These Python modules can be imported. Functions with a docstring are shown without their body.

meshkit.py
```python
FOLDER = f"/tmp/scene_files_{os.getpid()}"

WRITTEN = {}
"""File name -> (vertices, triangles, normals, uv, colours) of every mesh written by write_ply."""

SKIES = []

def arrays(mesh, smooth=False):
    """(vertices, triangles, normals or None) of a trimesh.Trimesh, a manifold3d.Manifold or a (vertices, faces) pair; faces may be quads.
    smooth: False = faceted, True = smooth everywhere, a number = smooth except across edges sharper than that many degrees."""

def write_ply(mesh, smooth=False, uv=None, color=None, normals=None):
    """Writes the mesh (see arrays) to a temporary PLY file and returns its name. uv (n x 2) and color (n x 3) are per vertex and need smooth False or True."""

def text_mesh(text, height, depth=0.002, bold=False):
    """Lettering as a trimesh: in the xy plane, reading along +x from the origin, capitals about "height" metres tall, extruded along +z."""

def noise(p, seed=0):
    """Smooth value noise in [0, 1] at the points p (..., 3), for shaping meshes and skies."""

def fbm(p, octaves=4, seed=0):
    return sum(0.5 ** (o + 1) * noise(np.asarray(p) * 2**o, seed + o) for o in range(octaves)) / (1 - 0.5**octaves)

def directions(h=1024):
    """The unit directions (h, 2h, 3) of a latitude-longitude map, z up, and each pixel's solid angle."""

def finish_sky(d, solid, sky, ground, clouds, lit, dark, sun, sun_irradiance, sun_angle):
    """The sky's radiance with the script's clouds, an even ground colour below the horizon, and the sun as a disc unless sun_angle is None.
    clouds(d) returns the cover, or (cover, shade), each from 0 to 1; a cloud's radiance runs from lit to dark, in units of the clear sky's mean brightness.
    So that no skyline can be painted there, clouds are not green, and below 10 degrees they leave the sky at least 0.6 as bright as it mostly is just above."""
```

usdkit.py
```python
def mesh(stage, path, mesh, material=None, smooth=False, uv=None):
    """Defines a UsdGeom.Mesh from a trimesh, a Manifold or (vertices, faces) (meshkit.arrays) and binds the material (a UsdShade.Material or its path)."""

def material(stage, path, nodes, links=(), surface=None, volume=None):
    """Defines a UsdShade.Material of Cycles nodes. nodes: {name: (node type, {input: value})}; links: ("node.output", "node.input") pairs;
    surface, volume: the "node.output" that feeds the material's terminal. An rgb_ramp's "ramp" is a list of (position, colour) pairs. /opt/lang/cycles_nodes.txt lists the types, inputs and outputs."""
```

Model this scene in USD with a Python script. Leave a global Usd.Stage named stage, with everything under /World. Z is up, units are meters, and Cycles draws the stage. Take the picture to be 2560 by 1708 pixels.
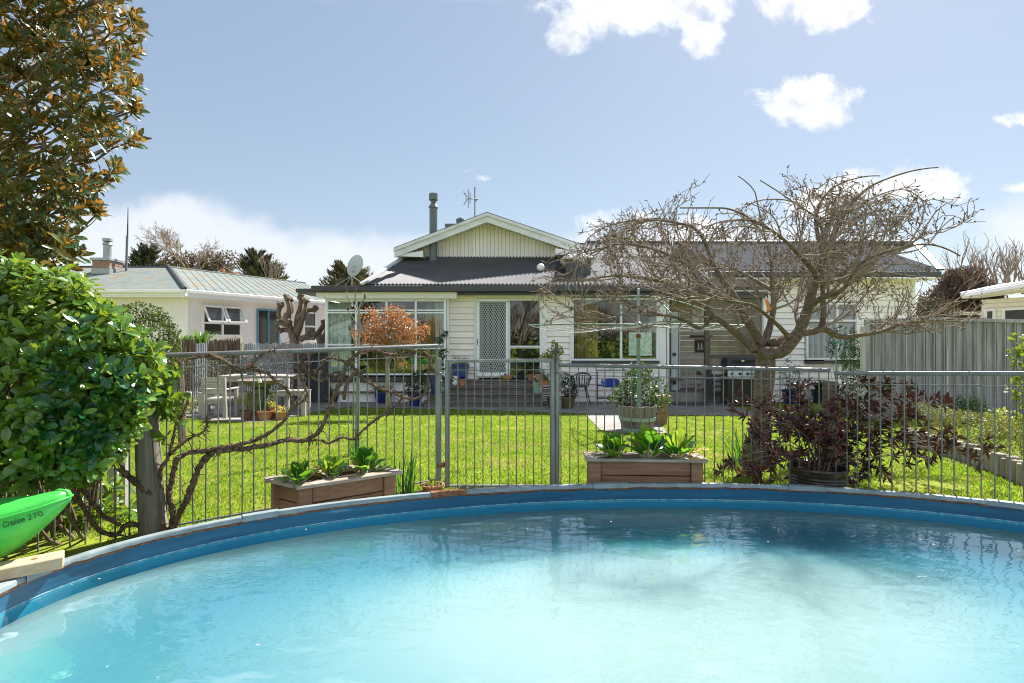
import math, random
import numpy as np, trimesh, usdkit, meshkit
import shapely
from shapely.geometry import Polygon, LineString, Point
from pxr import Usd, UsdGeom, UsdLux, UsdShade, Gf, Sdf, Vt

stage = Usd.Stage.CreateInMemory()
UsdGeom.SetStageUpAxis(stage, 'Z')
UsdGeom.Xform.Define(stage, '/World')
UsdGeom.Scope.Define(stage, '/World/Looks')

# ---------------------------------------------------------------- camera, sky, sun, exposure
ZC, FPX, HZ = 1.65, 1280.0, 854.0          # eye height; focal length and horizon in photo pixels (photo is 2560 wide)
cam = UsdGeom.Camera.Define(stage, '/World/camera')
cam.AddTranslateOp().Set((0, 0, ZC)); cam.AddRotateXOp().Set(90)
cam.CreateHorizontalApertureAttr(36.0); cam.CreateVerticalApertureAttr(24.01)
cam.CreateFocalLengthAttr(18.0); cam.CreateFStopAttr(0.0)
cam.CreateClippingRangeAttr((0.05, 5000.0))
cam.CreateExposureAttr(2.0)

SUN = np.array([0.52, 0.70, 1.0]); SUN /= np.linalg.norm(SUN)
SUN_EL = math.asin(SUN[2]); SUN_ROT = math.atan2(SUN[0], SUN[1])
sun = UsdLux.DistantLight.Define(stage, '/World/sun')
sun.CreateIntensityAttr(0.80); sun.CreateNormalizeAttr(True); sun.CreateAngleAttr(0.53); sun.CreateColorAttr((1.0, 0.965, 0.92))
zax = Gf.Vec3d(*map(float, SUN))
sun.AddTransformOp().Set(Gf.Matrix4d().SetRotate(Gf.Rotation(Gf.Vec3d(0, 0, 1), zax)))

# clouds: (azimuth ratio x/y, elevation ratio z/y, half width, half height, weight) seen to the north, plus loose ones round the rest of the sky
CLOUDS = [(0.24, 0.675, 0.20, 0.085, 1.3), (0.12, 0.63, 0.065, 0.065, 1.0), (0.365, 0.60, 0.06, 0.045, 1.0), (0.17, 0.74, 0.25, 0.08, 1.0), (0.58, 0.665, 0.12, 0.065, 1.2),
          (0.57, 0.470, 0.11, 0.055, 1.15), (0.62, 0.445, 0.06, 0.045, .95), (0.985, 0.435, 0.05, 0.022, .9), (1.0, 0.30, 0.05, 0.018, .8),
          (0.74, 0.300, 0.13, 0.052, 1.0), (0.62, 0.27, 0.12, 0.04, .8), (0.84, 0.31, 0.06, 0.045, .8),
          (-0.05, 0.318, 0.05, 0.013, .42), (-0.09, 0.333, 0.025, 0.009, .42), (0.26, 0.215, 0.22, 0.045, .75),
          (-0.42, 0.10, 0.06, 0.02, .9)]
SOFT = [(-0.36, 0.150, 0.36, 0.085), (-0.08, 0.16, 0.25, 0.06), (-0.72, 0.17, 0.34, 0.13), (0.45, 0.17, 0.5, 0.07), (-1.3, 0.2, 0.4, 0.16), (1.3, 0.2, 0.5, 0.12)]
def make_sky():
    n, l = {}, []
    n['tc'] = ('texture_coordinate', {}); n['sep'] = ('separate_xyz', {}); l.append(('tc.generated', 'sep.vector'))
    n['sky'] = ('sky_texture', dict(sky_type='single_scattering', sun_disc=False, sun_elevation=SUN_EL, sun_rotation=SUN_ROT, altitude=10.0, air_density=1.0, aerosol_density=0.35, ozone_density=2.5))
    n['ym'] = ('math', dict(math_type='maximum', value2=0.02)); l.append(('sep.y', 'ym.value1'))
    n['u'] = ('math', dict(math_type='divide')); l += [('sep.x', 'u.value1'), ('ym.value', 'u.value2')]
    n['v'] = ('math', dict(math_type='divide')); l += [('sep.z', 'v.value1'), ('ym.value', 'v.value2')]
    n['uv'] = ('combine_xyz', dict(z=0.37)); l += [('u.value', 'uv.x'), ('v.value', 'uv.y')]
    n['nz'] = ('noise_texture', dict(scale=9.0, detail=9.0, roughness=0.62, distortion=0.25)); l.append(('uv.vector', 'nz.vector'))
    n['nzf'] = ('math', dict(math_type='subtract', value2=0.5)); l.append(('nz.fac', 'nzf.value1'))
    prev = None
    for i, (cu, cv, a, b, w) in enumerate(CLOUDS):
        s = f'c{i}'
        n[s + 'a'] = ('math', dict(math_type='multiply_add', value2=1 / a, value3=-cu / a)); l.append(('u.value', s + 'a.value1'))
        n[s + 'b'] = ('math', dict(math_type='multiply_add', value2=1 / b, value3=-cv / b)); l.append(('v.value', s + 'b.value1'))
        n[s + 'a2'] = ('math', dict(math_type='multiply')); l += [(s + 'a.value', s + 'a2.value1'), (s + 'a.value', s + 'a2.value2')]
        n[s + 'r'] = ('math', dict(math_type='multiply_add')); l += [(s + 'b.value', s + 'r.value1'), (s + 'b.value', s + 'r.value2'), (s + 'a2.value', s + 'r.value3')]
        n[s + 'q'] = ('math', dict(math_type='multiply_add', value2=-0.8, value3=w)); l.append((s + 'r.value', s + 'q.value1'))
        if prev:
            n[s + 'm'] = ('math', dict(math_type='maximum')); l += [(prev, s + 'm.value1'), (s + 'q.value', s + 'm.value2')]; prev = s + 'm.value'
        else: prev = s + 'q.value'
    prev2 = None
    for i, (cu, cv, a, b) in enumerate(SOFT):
        s = f's{i}'
        n[s + 'a'] = ('math', dict(math_type='multiply_add', value2=1 / a, value3=-cu / a)); l.append(('u.value', s + 'a.value1'))
        n[s + 'b'] = ('math', dict(math_type='multiply_add', value2=1 / b, value3=-cv / b)); l.append(('v.value', s + 'b.value1'))
        n[s + 'a2'] = ('math', dict(math_type='multiply')); l += [(s + 'a.value', s + 'a2.value1'), (s + 'a.value', s + 'a2.value2')]
        n[s + 'r'] = ('math', dict(math_type='multiply_add')); l += [(s + 'b.value', s + 'r.value1'), (s + 'b.value', s + 'r.value2'), (s + 'a2.value', s + 'r.value3')]
        n[s + 'q'] = ('math', dict(math_type='multiply_add', value2=-1.0, value3=1.0)); l.append((s + 'r.value', s + 'q.value1'))
        if prev2:
            n[s + 'm'] = ('math', dict(math_type='maximum')); l += [(prev2, s + 'm.value1'), (s + 'q.value', s + 'm.value2')]; prev2 = s + 'm.value'
        else: prev2 = s + 'q.value'
    n['slo'] = ('math', dict(math_type='maximum', value2=-2.0)); l.append((prev2, 'slo.value1'))
    n['snz'] = ('noise_texture', dict(scale=6.0, detail=6.0, roughness=0.55)); l.append(('uv.vector', 'snz.vector'))
    n['snf'] = ('math', dict(math_type='subtract', value2=0.5)); l.append(('snz.fac', 'snf.value1'))
    n['ssum'] = ('math', dict(math_type='multiply_add', value2=2.0)); l += [('snf.value', 'ssum.value1'), ('slo.value', 'ssum.value3')]
    n['scov'] = ('map_range', dict(range_type='smoothstep', from_min=0.0, from_max=0.8, to_min=0.0, to_max=0.85)); l.append(('ssum.value', 'scov.value'))
    n['lo'] = ('math', dict(math_type='maximum', value2=-3.0)); l.append((prev, 'lo.value1'))
    n['sum'] = ('math', dict(math_type='multiply_add', value2=3.3)); l += [('nzf.value', 'sum.value1'), ('lo.value', 'sum.value3')]
    n['cov'] = ('map_range', dict(range_type='smoothstep', from_min=0.30, from_max=1.05, to_min=0.0, to_max=1.0)); l.append(('sum.value', 'cov.value'))
    n['front'] = ('map_range', dict(from_min=0.05, from_max=0.2, clamp=True)); l.append(('sep.y', 'front.value'))
    n['covf'] = ('math', dict(math_type='multiply')); l += [('cov.result', 'covf.value1'), ('front.result', 'covf.value2')]
    # the rest of the sky: scattered clouds out of view, cover raised for fill light
    n['zc'] = ('math', dict(math_type='add', value2=0.12)); l.append(('sep.z', 'zc.value1'))
    n['gx'] = ('math', dict(math_type='divide')); l += [('sep.x', 'gx.value1'), ('zc.value', 'gx.value2')]
    n['gy'] = ('math', dict(math_type='divide')); l += [('sep.y', 'gy.value1'), ('zc.value', 'gy.value2')]
    n['gv'] = ('combine_xyz', dict(z=3.3)); l += [('gx.value', 'gv.x'), ('gy.value', 'gv.y')]
    n['gn'] = ('noise_texture', dict(scale=1.5, detail=9.0, roughness=0.6, distortion=0.2)); l.append(('gv.vector', 'gn.vector'))
    n['gc'] = ('map_range', dict(range_type='smoothstep', from_min=0.51, from_max=0.63, to_min=0.0, to_max=1.0)); l.append(('gn.fac', 'gc.value'))
    n['vv'] = ('map_range', dict(from_min=0.66, from_max=0.76, clamp=True)); l.append(('v.value', 'vv.value'))
    n['bk'] = ('map_range', dict(from_min=0.2, from_max=0.05, clamp=True)); l.append(('sep.y', 'bk.value'))
    n['out'] = ('math', dict(math_type='maximum')); l += [('vv.result', 'out.value1'), ('bk.result', 'out.value2')]
    n['gco'] = ('math', dict(math_type='multiply')); l += [('gc.result', 'gco.value1'), ('out.value', 'gco.value2')]
    n['all'] = ('math', dict(math_type='maximum')); l += [('covf.value', 'all.value1'), ('gco.value', 'all.value2')]
    n['shade'] = ('noise_texture', dict(scale=16.0, detail=5.0)); l.append(('uv.vector', 'shade.vector'))
    n['cr'] = ('rgb_ramp', dict(ramp=[(0.3, SKYC[1]), (0.62, SKYC[0])])); l.append(('shade.fac', 'cr.fac'))
    n['gam'] = ('gamma', dict(gamma=SKYC[5])); n['tone'] = ('hsv', dict(saturation=SKYC[2], value=SKYC[3])); l += [('sky.color', 'gam.color'), ('gam.color', 'tone.color')]
    n['sfr'] = ('math', dict(math_type='multiply')); l += [('scov.result', 'sfr.value1'), ('front.result', 'sfr.value2')]; n['smx'] = ('mix', dict(color2=SKYC[6])); l += [('sfr.value', 'smx.fac'), ('tone.color', 'smx.color1')]
    n['mx'] = ('mix', dict()); l += [('all.value', 'mx.fac'), ('smx.color', 'mx.color1'), ('cr.color', 'mx.color2')]
    n['bg'] = ('background_shader', dict(strength=SKYC[4])); l.append(('mx.color', 'bg.color'))
    return usdkit.material(stage, '/World/Looks/sky', n, l, surface='bg.background')
SKYC = ((5.8, 5.8, 5.8), (3.3, 3.5, 3.85), 1.12, 1.40, 0.06, 0.5, (4.0, 4.2, 4.5))
dome = UsdLux.DomeLight.Define(stage, '/World/sky')
UsdShade.MaterialBindingAPI.Apply(dome.GetPrim()).Bind(make_sky())

# ---------------------------------------------------------------- places
def at(px, py, D):
    """The point at depth D that the photo shows at (px, py)."""
    return np.array([(px - 1280.0) / FPX * D, D, ZC - (py - HZ) / FPX * D])
POOL_C, POOL_A, POOL_B, POOL_T = (0.840, 2.395), 3.090, 1.467, 0.066
RIM_Z, WATER_Z = 0.57, 0.451
def pool_pts(off=0.0, n=200):
    t = np.linspace(0, 2 * np.pi, n, endpoint=False)
    p = np.stack([POOL_A * np.cos(t), POOL_B * np.sin(t)], 1)
    nn = np.stack([np.cos(t) / POOL_A, np.sin(t) / POOL_B], 1); nn /= np.linalg.norm(nn, axis=1, keepdims=True)
    p = p + off * nn
    c, s = math.cos(POOL_T), math.sin(POOL_T)
    return np.stack([POOL_C[0] + p[:, 0] * c - p[:, 1] * s, POOL_C[1] + p[:, 0] * s + p[:, 1] * c], 1)
def pool_dist(x, y):
    """About how far outside the pool's edge a point lies."""
    c, s = math.cos(-POOL_T), math.sin(-POOL_T)
    dx, dy = np.asarray(x, float) - POOL_C[0], np.asarray(y, float) - POOL_C[1]
    u, v = dx * c - dy * s, dx * s + dy * c
    r = np.hypot(u / POOL_A, v / POOL_B) + 1e-9
    g = np.hypot(u / POOL_A ** 2, v / POOL_B ** 2) / r + 1e-9
    return (r - 1) / g
def smooth(a, b, x):
    t = np.clip((np.asarray(x, float) - a) / (b - a), 0, 1); return t * t * (3 - 2 * t)
def ground_z(x, y):
    y = np.asarray(y, float)
    z = 0.40 * np.clip((11.4 - y) / 7.0, 0, 1)
    return z - (z - 0.12) * (1 - smooth(0.12, 0.36, pool_dist(x, y)))
def ongr(px, py, lift=0.0):
    d = 12.0
    for _ in range(60):
        d = d + 0.6 * ((ZC - float(ground_z((px - 1280) / FPX * d, d)) - lift) * FPX / max(py - HZ, 1.0) - d)
    return at(px, py, d)

# ---------------------------------------------------------------- objects
used = {}
def numbered(parent, name):
    k = used.get((parent, name), 0); used[(parent, name)] = k + 1
    return f'{parent}/{name}' if k == 0 else f'{parent}/{name}_{k:03d}'
ORIGIN = {}
def meta(prim, label=None, cat=None, group=None, kind=None):
    for k, v in (('label', label), ('category', cat), ('group', group), ('kind', kind)):
        if v: prim.SetCustomDataByKey(k, v)
def thing(name, label, cat, loc=(0, 0, 0), group=None, kind=None):
    path = numbered('/World', name)
    x = UsdGeom.Xform.Define(stage, path); loc = tuple(float(c) for c in loc)
    x.AddTranslateOp().Set(loc); ORIGIN[path] = np.array(loc)
    meta(x.GetPrim(), label, cat, group, kind)
    return path
def part(parent, name, g, mat, label=None, smooth=False, kind=None):
    v, f = g.arr() if isinstance(g, G) else g
    path = numbered(parent, name)
    o = ORIGIN.get(parent, np.zeros(3)); ORIGIN[path] = o
    usdkit.mesh(stage, path, (np.asarray(v, float) - o, f), mat, smooth=smooth)
    meta(stage.GetPrimAtPath(path), label, None, None, kind)
    return path
def single(name, g, mat, label, cat=None, group=None, kind=None, smooth=False):
    v, f = g.arr() if isinstance(g, G) else g
    path = numbered('/World', name); ORIGIN[path] = np.zeros(3)
    usdkit.mesh(stage, path, (v, f), mat, smooth=smooth)
    meta(stage.GetPrimAtPath(path), label, cat, group, kind)
    return path

class G:
    """Collects shapes into one mesh."""
    def __init__(s): s.v, s.f, s.n = [], [], 0
    def add(s, v, f):
        v = np.asarray(v, float).reshape(-1, 3); f = np.asarray(f, int)
        if f.shape[1] == 4: f = np.vstack([f[:, [0, 1, 2]], f[:, [0, 2, 3]]])
        s.v.append(v); s.f.append(f + s.n); s.n += len(v); return s
    def tm(s, m): return s.add(m.vertices, m.faces)
    def arr(s): return np.vstack(s.v), np.vstack(s.f)
    def hexa(s, p):
        """Eight corners: bottom ring of four anticlockwise from above, then the top ring."""
        return s.add(p, [[0, 3, 2, 1], [4, 5, 6, 7], [0, 1, 5, 4], [1, 2, 6, 5], [2, 3, 7, 6], [3, 0, 4, 7]])
    def box(s, c, d, rz=0.0, ch=0.0, M=None):
        """A box of size d about c, turned by rz, with chamfered edges."""
        h = np.asarray(d, float) / 2
        if ch <= 0:
            p = np.array([[x, y, z] for z in (-1, 1) for x, y in ((-1, -1), (1, -1), (1, 1), (-1, 1))]) * h
            f = [[0, 3, 2, 1], [4, 5, 6, 7], [0, 1, 5, 4], [1, 2, 6, 5], [2, 3, 7, 6], [3, 0, 4, 7]]
        else:
            ch = min(ch, h.min() * 0.9)
            q = [[sx * (h[0] - (a != 0) * ch), sy * (h[1] - (a != 1) * ch), sz * (h[2] - (a != 2) * ch)] for sx in (-1, 1) for sy in (-1, 1) for sz in (-1, 1) for a in range(3)]
            p = np.array(q); f = HULL24
        if M is not None: p = p @ np.asarray(M).T
        c0, s0 = math.cos(rz), math.sin(rz)
        p = np.stack([p[:, 0] * c0 - p[:, 1] * s0, p[:, 0] * s0 + p[:, 1] * c0, p[:, 2]], 1) + np.asarray(c, float)
        return s.add(p, f)
    def bar(s, a, b, w, t=None, up=(0, 0, 1), ch=0.0):
        """A rectangular bar from a to b, w wide across and t thick along up."""
        a, b = np.asarray(a, float), np.asarray(b, float); L = np.linalg.norm(b - a); x = (b - a) / L
        up = np.asarray(up, float)
        if abs(x @ up) > 0.98: up = np.array([0, 1.0, 0])
        y = np.cross(up, x); y /= np.linalg.norm(y); z = np.cross(x, y)
        return s.box((a + b) / 2, (L, w, t or w), 0, ch, np.stack([x, y, z], 1))
    def tube(s, pts, r, sides=6, cap=True):
        p = np.asarray(pts, float); n = len(p); r = np.broadcast_to(np.asarray(r, float), (n,))
        t = np.gradient(p, axis=0); t /= np.linalg.norm(t, axis=1, keepdims=True) + 1e-12
        a = np.cross(t[0], [0, 0, 1.0] if abs(t[0, 2]) < 0.9 else [1.0, 0, 0]); a /= np.linalg.norm(a)
        A = np.zeros((n, 3))
        for i in range(n):
            a = a - t[i] * (a @ t[i]); a /= np.linalg.norm(a) + 1e-12; A[i] = a
        B = np.cross(t, A); ang = np.arange(sides) * 2 * np.pi / sides
        v = p[:, None] + r[:, None, None] * (np.cos(ang)[None, :, None] * A[:, None] + np.sin(ang)[None, :, None] * B[:, None])
        i, j = np.meshgrid(np.arange(n - 1), np.arange(sides), indexing='ij'); k = (j + 1) % sides
        f = np.stack([i * sides + j, i * sides + k, (i + 1) * sides + k, (i + 1) * sides + j], -1).reshape(-1, 4)
        v = v.reshape(-1, 3); f = np.vstack([f[:, [0, 1, 2]], f[:, [0, 2, 3]]])
        if cap:
            v = np.vstack([v, p[:1], p[-1:]]); m = n * sides; j = np.arange(sides); k = (j + 1) % sides
            f = np.vstack([f, np.stack([np.full(sides, m), k, j], 1), np.stack([np.full(sides, m + 1), m - sides + j, m - sides + k], 1)])
        return s.add(v, f)
    def lathe(s, prof, c=(0, 0, 0), n=20):
        prof = np.asarray(prof, float); t = np.arange(n) * 2 * np.pi / n
        v = np.stack([prof[:, None, 0] * np.cos(t), prof[:, None, 0] * np.sin(t), np.broadcast_to(prof[:, None, 1], (len(prof), n))], -1).reshape(-1, 3) + np.asarray(c, float)
        i, j = np.meshgrid(np.arange(len(prof) - 1), np.arange(n), indexing='ij'); k = (j + 1) % n
        f = np.stack([i * n + j, i * n + k, (i + 1) * n + k, (i + 1) * n + j], -1).reshape(-1, 4)
        return s.add(v, f)
    def ball(s, c, r, sub=2):
        m = trimesh.creation.icosphere(sub); return s.add(m.vertices * np.asarray(r, float) + np.asarray(c, float), m.faces)
    def poly(s, pts, d):
        """A flat polygon (points in space) given the thickness vector d."""
        p = np.asarray(pts, float); n = len(p); d = np.asarray(d, float)
        x = p[1] - p[0]; x /= np.linalg.norm(x); nn = np.cross(x, p[2] - p[0]); nn /= np.linalg.norm(nn); y = np.cross(nn, x)
        q = np.stack([(p - p[0]) @ x, (p - p[0]) @ y], 1)
        tv, tf = trimesh.creation.triangulate_polygon(Polygon(q), engine='earcut')
        idx = np.array([np.argmin(((q - t) ** 2).sum(1)) for t in tv]); tf = idx[tf]
        area = 0.5 * np.sum(q[:, 0] * np.roll(q[:, 1], -1) - np.roll(q[:, 0], -1) * q[:, 1])
        j = np.arange(n); k = (j + 1) % n
        side = np.stack([j, k, n + k, n + j], 1); side = np.vstack([side[:, [0, 1, 2]], side[:, [0, 2, 3]]])
        f = np.vstack([tf[:, ::-1], tf + n, side])
        m = trimesh.Trimesh(np.vstack([p, p + d]), f, process=False)
        trimesh.repair.fix_normals(m)
        return s.tm(m)
_q = np.array([[sx * (2 - (a != 0)), sy * (2 - (a != 1)), sz * (2 - (a != 2))] for sx in (-1, 1) for sy in (-1, 1) for sz in (-1, 1) for a in range(3)], float)
_h = trimesh.convex.convex_hull(_q)
_map = [int(np.argmin(((_q - v) ** 2).sum(1))) for v in _h.vertices]
HULL24 = np.array(_map)[_h.faces]

def spline(pts, n=24):
    """A smooth curve through the points (Catmull-Rom)."""
    p = np.asarray(pts, float)
    if len(p) < 3: return np.array([p[0] + (p[-1] - p[0]) * t for t in np.linspace(0, 1, max(2, n))])
    from scipy.interpolate import PchipInterpolator
    d = np.r_[0, np.cumsum(np.linalg.norm(np.diff(p, axis=0), axis=1) + 1e-9)]
    return PchipInterpolator(d, p)(np.linspace(0, d[-1], n))
def unit(v): v = np.asarray(v, float); return v / (np.linalg.norm(v, axis=-1, keepdims=True) + 1e-12)

# ---------------------------------------------------------------- materials
MATS = {}
def mat(name, col, col2=None, scale=6.0, detail=5.0, rough=0.6, spec=0.5, metal=0.0, bump=0.0, bscale=None, bdist=0.01, stretch=(1, 1, 1), spread=(0.35, 0.65), vary=0.0, third=None, coat=0.0, dist=0.0):
    """A principled surface whose colour wanders between two (three) tones by noise; vary: how far pieces differ in brightness."""
    if name in MATS: return MATS[name]
    n = {'g': ('geometry', {}), 'map': ('mapping', dict(scale=stretch)), 'nz': ('noise_texture', dict(scale=scale, detail=detail, roughness=0.6, distortion=dist))}
    l = [('g.position', 'map.vector'), ('map.vector', 'nz.vector')]
    n['p'] = ('principled_bsdf', dict(roughness=rough, specular_ior_level=spec, metallic=metal, coat_weight=coat))
    ramp = [(spread[0], col), (spread[1], col2 or col)]
    if third: ramp.append(third)
    n['r'] = ('rgb_ramp', dict(ramp=ramp)); l.append(('nz.fac', 'r.fac'))
    out = 'r.color'
    if vary:
        n['o'] = ('object_info', {}); n['mr'] = ('map_range', dict(to_min=1 - vary, to_max=1 + vary)); n['hs'] = ('hsv', {})
        l += [('o.random', 'mr.value'), ('mr.result', 'hs.value'), (out, 'hs.color')]; out = 'hs.color'
    l.append((out, 'p.base_color'))
    if bump:
        n['bn'] = ('noise_texture', dict(scale=bscale or scale * 3, detail=4.0, roughness=0.6)); n['b'] = ('bump', dict(strength=bump, distance=bdist))
        l += [('map.vector', 'bn.vector'), ('bn.fac', 'b.height'), ('b.normal', 'p.normal')]
    MATS[name] = usdkit.material(stage, f'/World/Looks/{name}', n, l, surface='p.BSDF')
    return MATS[name]
def leafmat(name, tops, backs=None, trans=0.35, tcol=None, rough=0.35, spec=0.5):
    """Leaves: tops is a ramp of colours leaves are drawn from; backs another for the undersides; some light comes through."""
    if name in MATS: return MATS[name]
    n = {'g': ('geometry', {}), 'o': ('object_info', {}), 'ad': ('math', dict(math_type='add')), 'fr': ('math', dict(math_type='fraction')),
         'r': ('rgb_ramp', dict(ramp=tops)), 'rb': ('rgb_ramp', dict(ramp=backs or tops)), 'mx': ('mix', {}), 'p': ('principled_bsdf', dict(roughness=rough, specular_ior_level=spec)),
         't': ('translucent_bsdf', {}), 'mc': ('mix_closure', dict(fac=trans))}
    l = [('g.random_per_island', 'ad.value1'), ('o.random', 'ad.value2'), ('ad.value', 'fr.value1'), ('fr.value', 'r.fac'), ('fr.value', 'rb.fac'), ('g.backfacing', 'mx.fac'), ('r.color', 'mx.color1'), ('rb.color', 'mx.color2'),
         ('mx.color', 'p.base_color'), ('p.BSDF', 'mc.closure1'), ('t.BSDF', 'mc.closure2')]
    if tcol:
        n['tr'] = ('rgb_ramp', dict(ramp=tcol)); l += [('fr.value', 'tr.fac'), ('tr.color', 't.color')]
    else: l.append(('mx.color', 't.color'))
    MATS[name] = usdkit.material(stage, f'/World/Looks/{name}', n, l, surface='mc.closure')
    return MATS[name]
def panemat(name, tint=(0.9, 0.93, 0.93), ior=1.5, rough=0.0, wav=0.0):
    if name in MATS: return MATS[name]
    n = {'f': ('fresnel', dict(IOR=ior)), 'ge': ('geometry', {}), 'bf': ('math', dict(math_type='subtract', value1=1.0)), 'fm': ('math', dict(math_type='multiply')), 't': ('transparent_bsdf', dict(color=tint)), 'gl': ('glossy_bsdf', dict(color=(1, 1, 1), roughness=rough)), 'm': ('mix_closure', {})}
    l = [('ge.backfacing', 'bf.value2'), ('f.fac', 'fm.value1'), ('bf.value', 'fm.value2'), ('fm.value', 'm.fac'), ('t.BSDF', 'm.closure1'), ('gl.BSDF', 'm.closure2')]
    if wav:
        n['g'] = ('geometry', {}); n['nz'] = ('noise_texture', dict(scale=1.6, detail=2.0)); n['b'] = ('bump', dict(strength=wav, distance=0.02))
        l += [('g.position', 'nz.vector'), ('nz.fac', 'b.height'), ('b.normal', 'gl.normal')]
    MATS[name] = usdkit.material(stage, f'/World/Looks/{name}', n, l, surface='m.closure')
    return MATS[name]
# ================================================================ SETTING
rng = np.random.default_rng(7)
m_soil_lawn = mat('lawn_ground', (0.15, 0.19, 0.02), (0.24, 0.28, 0.03), scale=1.3, detail=8, rough=0.95, spec=0.1, bump=0.6, bscale=60, third=(0.8, (0.24, 0.22, 0.07)))
def make_ground():
    from scipy.spatial import Delaunay
    xs = np.arange(-17, 17.1, 0.6); ys = np.arange(-9, 32, 0.6)
    gx, gy = np.meshgrid(xs, ys); p = np.stack([gx.ravel(), gy.ravel()], 1); p = p[pool_dist(p[:, 0], p[:, 1]) > 0.65]
    rings = [pool_pts(o, 220) for o in (0.03, 0.08, 0.14, 0.19, 0.24, 0.29, 0.34, 0.40, 0.55)]
    far = [np.array([[r * math.cos(t), r * math.sin(t) + 10] for t in np.linspace(0, 2 * np.pi, 48, endpoint=False)]) for r in (38, 60, 110, 250, 700, 2000)]
    p = np.vstack([p] + rings + far); p = p + 0.0
    d = Delaunay(p); f = d.simplices; c = p[f].mean(1)
    f = f[pool_dist(c[:, 0], c[:, 1]) > 0.025]
    a = p[f]; s = np.cross(a[:, 1] - a[:, 0], a[:, 2] - a[:, 0]); f[s < 0] = f[s < 0][:, ::-1]
    return np.column_stack([p, ground_z(p[:, 0], p[:, 1])]), f
single('ground', make_ground(), m_soil_lawn, 'sloping back lawn and the ground beyond it', kind='structure', smooth=True)

def sheet(px_pts, lift, extra=None, res=0.4):
    """A flat area laid on the ground inside the outline (photo points on the ground)."""
    o = Polygon([ongr(*q)[:2] if not isinstance(q, np.ndarray) else q for q in px_pts]).buffer(0)
    return sheet_xy(o, lift, res)
def sheet_xy(o, lift, res=0.4):
    v, f = trimesh.creation.triangulate_polygon(o, engine='earcut')
    v3 = np.column_stack([v, np.zeros(len(v))]); v3, f = trimesh.remesh.subdivide_to_size(v3, f, res, max_iter=12)
    n = np.cross(v3[f[:, 1]] - v3[f[:, 0]], v3[f[:, 2]] - v3[f[:, 0]])[:, 2]; f[n < 0] = f[n < 0][:, ::-1]
    v3[:, 2] = ground_z(v3[:, 0], v3[:, 1]) + lift
    return v3, f
m_conc = mat('patio_concrete', (0.20, 0.185, 0.165), (0.30, 0.28, 0.25), scale=2.2, detail=9, rough=0.85, spec=0.25, bump=0.25, bscale=40, third=(0.8, (0.36, 0.34, 0.31)))
PATIO_EDGE = [(300, 1030), (430, 1036), (520, 1053), (620, 1058), (700, 1052), (760, 1036), (870, 1019), (1000, 1022), (1150, 1025), (1400, 1033), (1462, 1036), (1500, 1076), (1540, 1084), (1600, 1087), (1668, 1084), (1650, 1058), (1655, 1038), (1800, 1040), (1900, 1043), (2060, 1062), (2180, 1105), (2270, 1143), (2400, 1178), (2540, 1216)]
edge_xy = [ongr(*q)[:2] for q in PATIO_EDGE]
PATIO = Polygon(edge_xy + [np.array([5.6, 4.6]), np.array([5.6, 16.5]), np.array([-9.0, 16.5]), np.array([-9.0, 10.9])]).buffer(0)
PATIO = max(getattr(PATIO, 'geoms', [PATIO]), key=lambda g: g.area)
single('patio', sheet_xy(PATIO, 0.012), m_conc, 'concrete patio and path along the house and beds', kind='structure')

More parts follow.
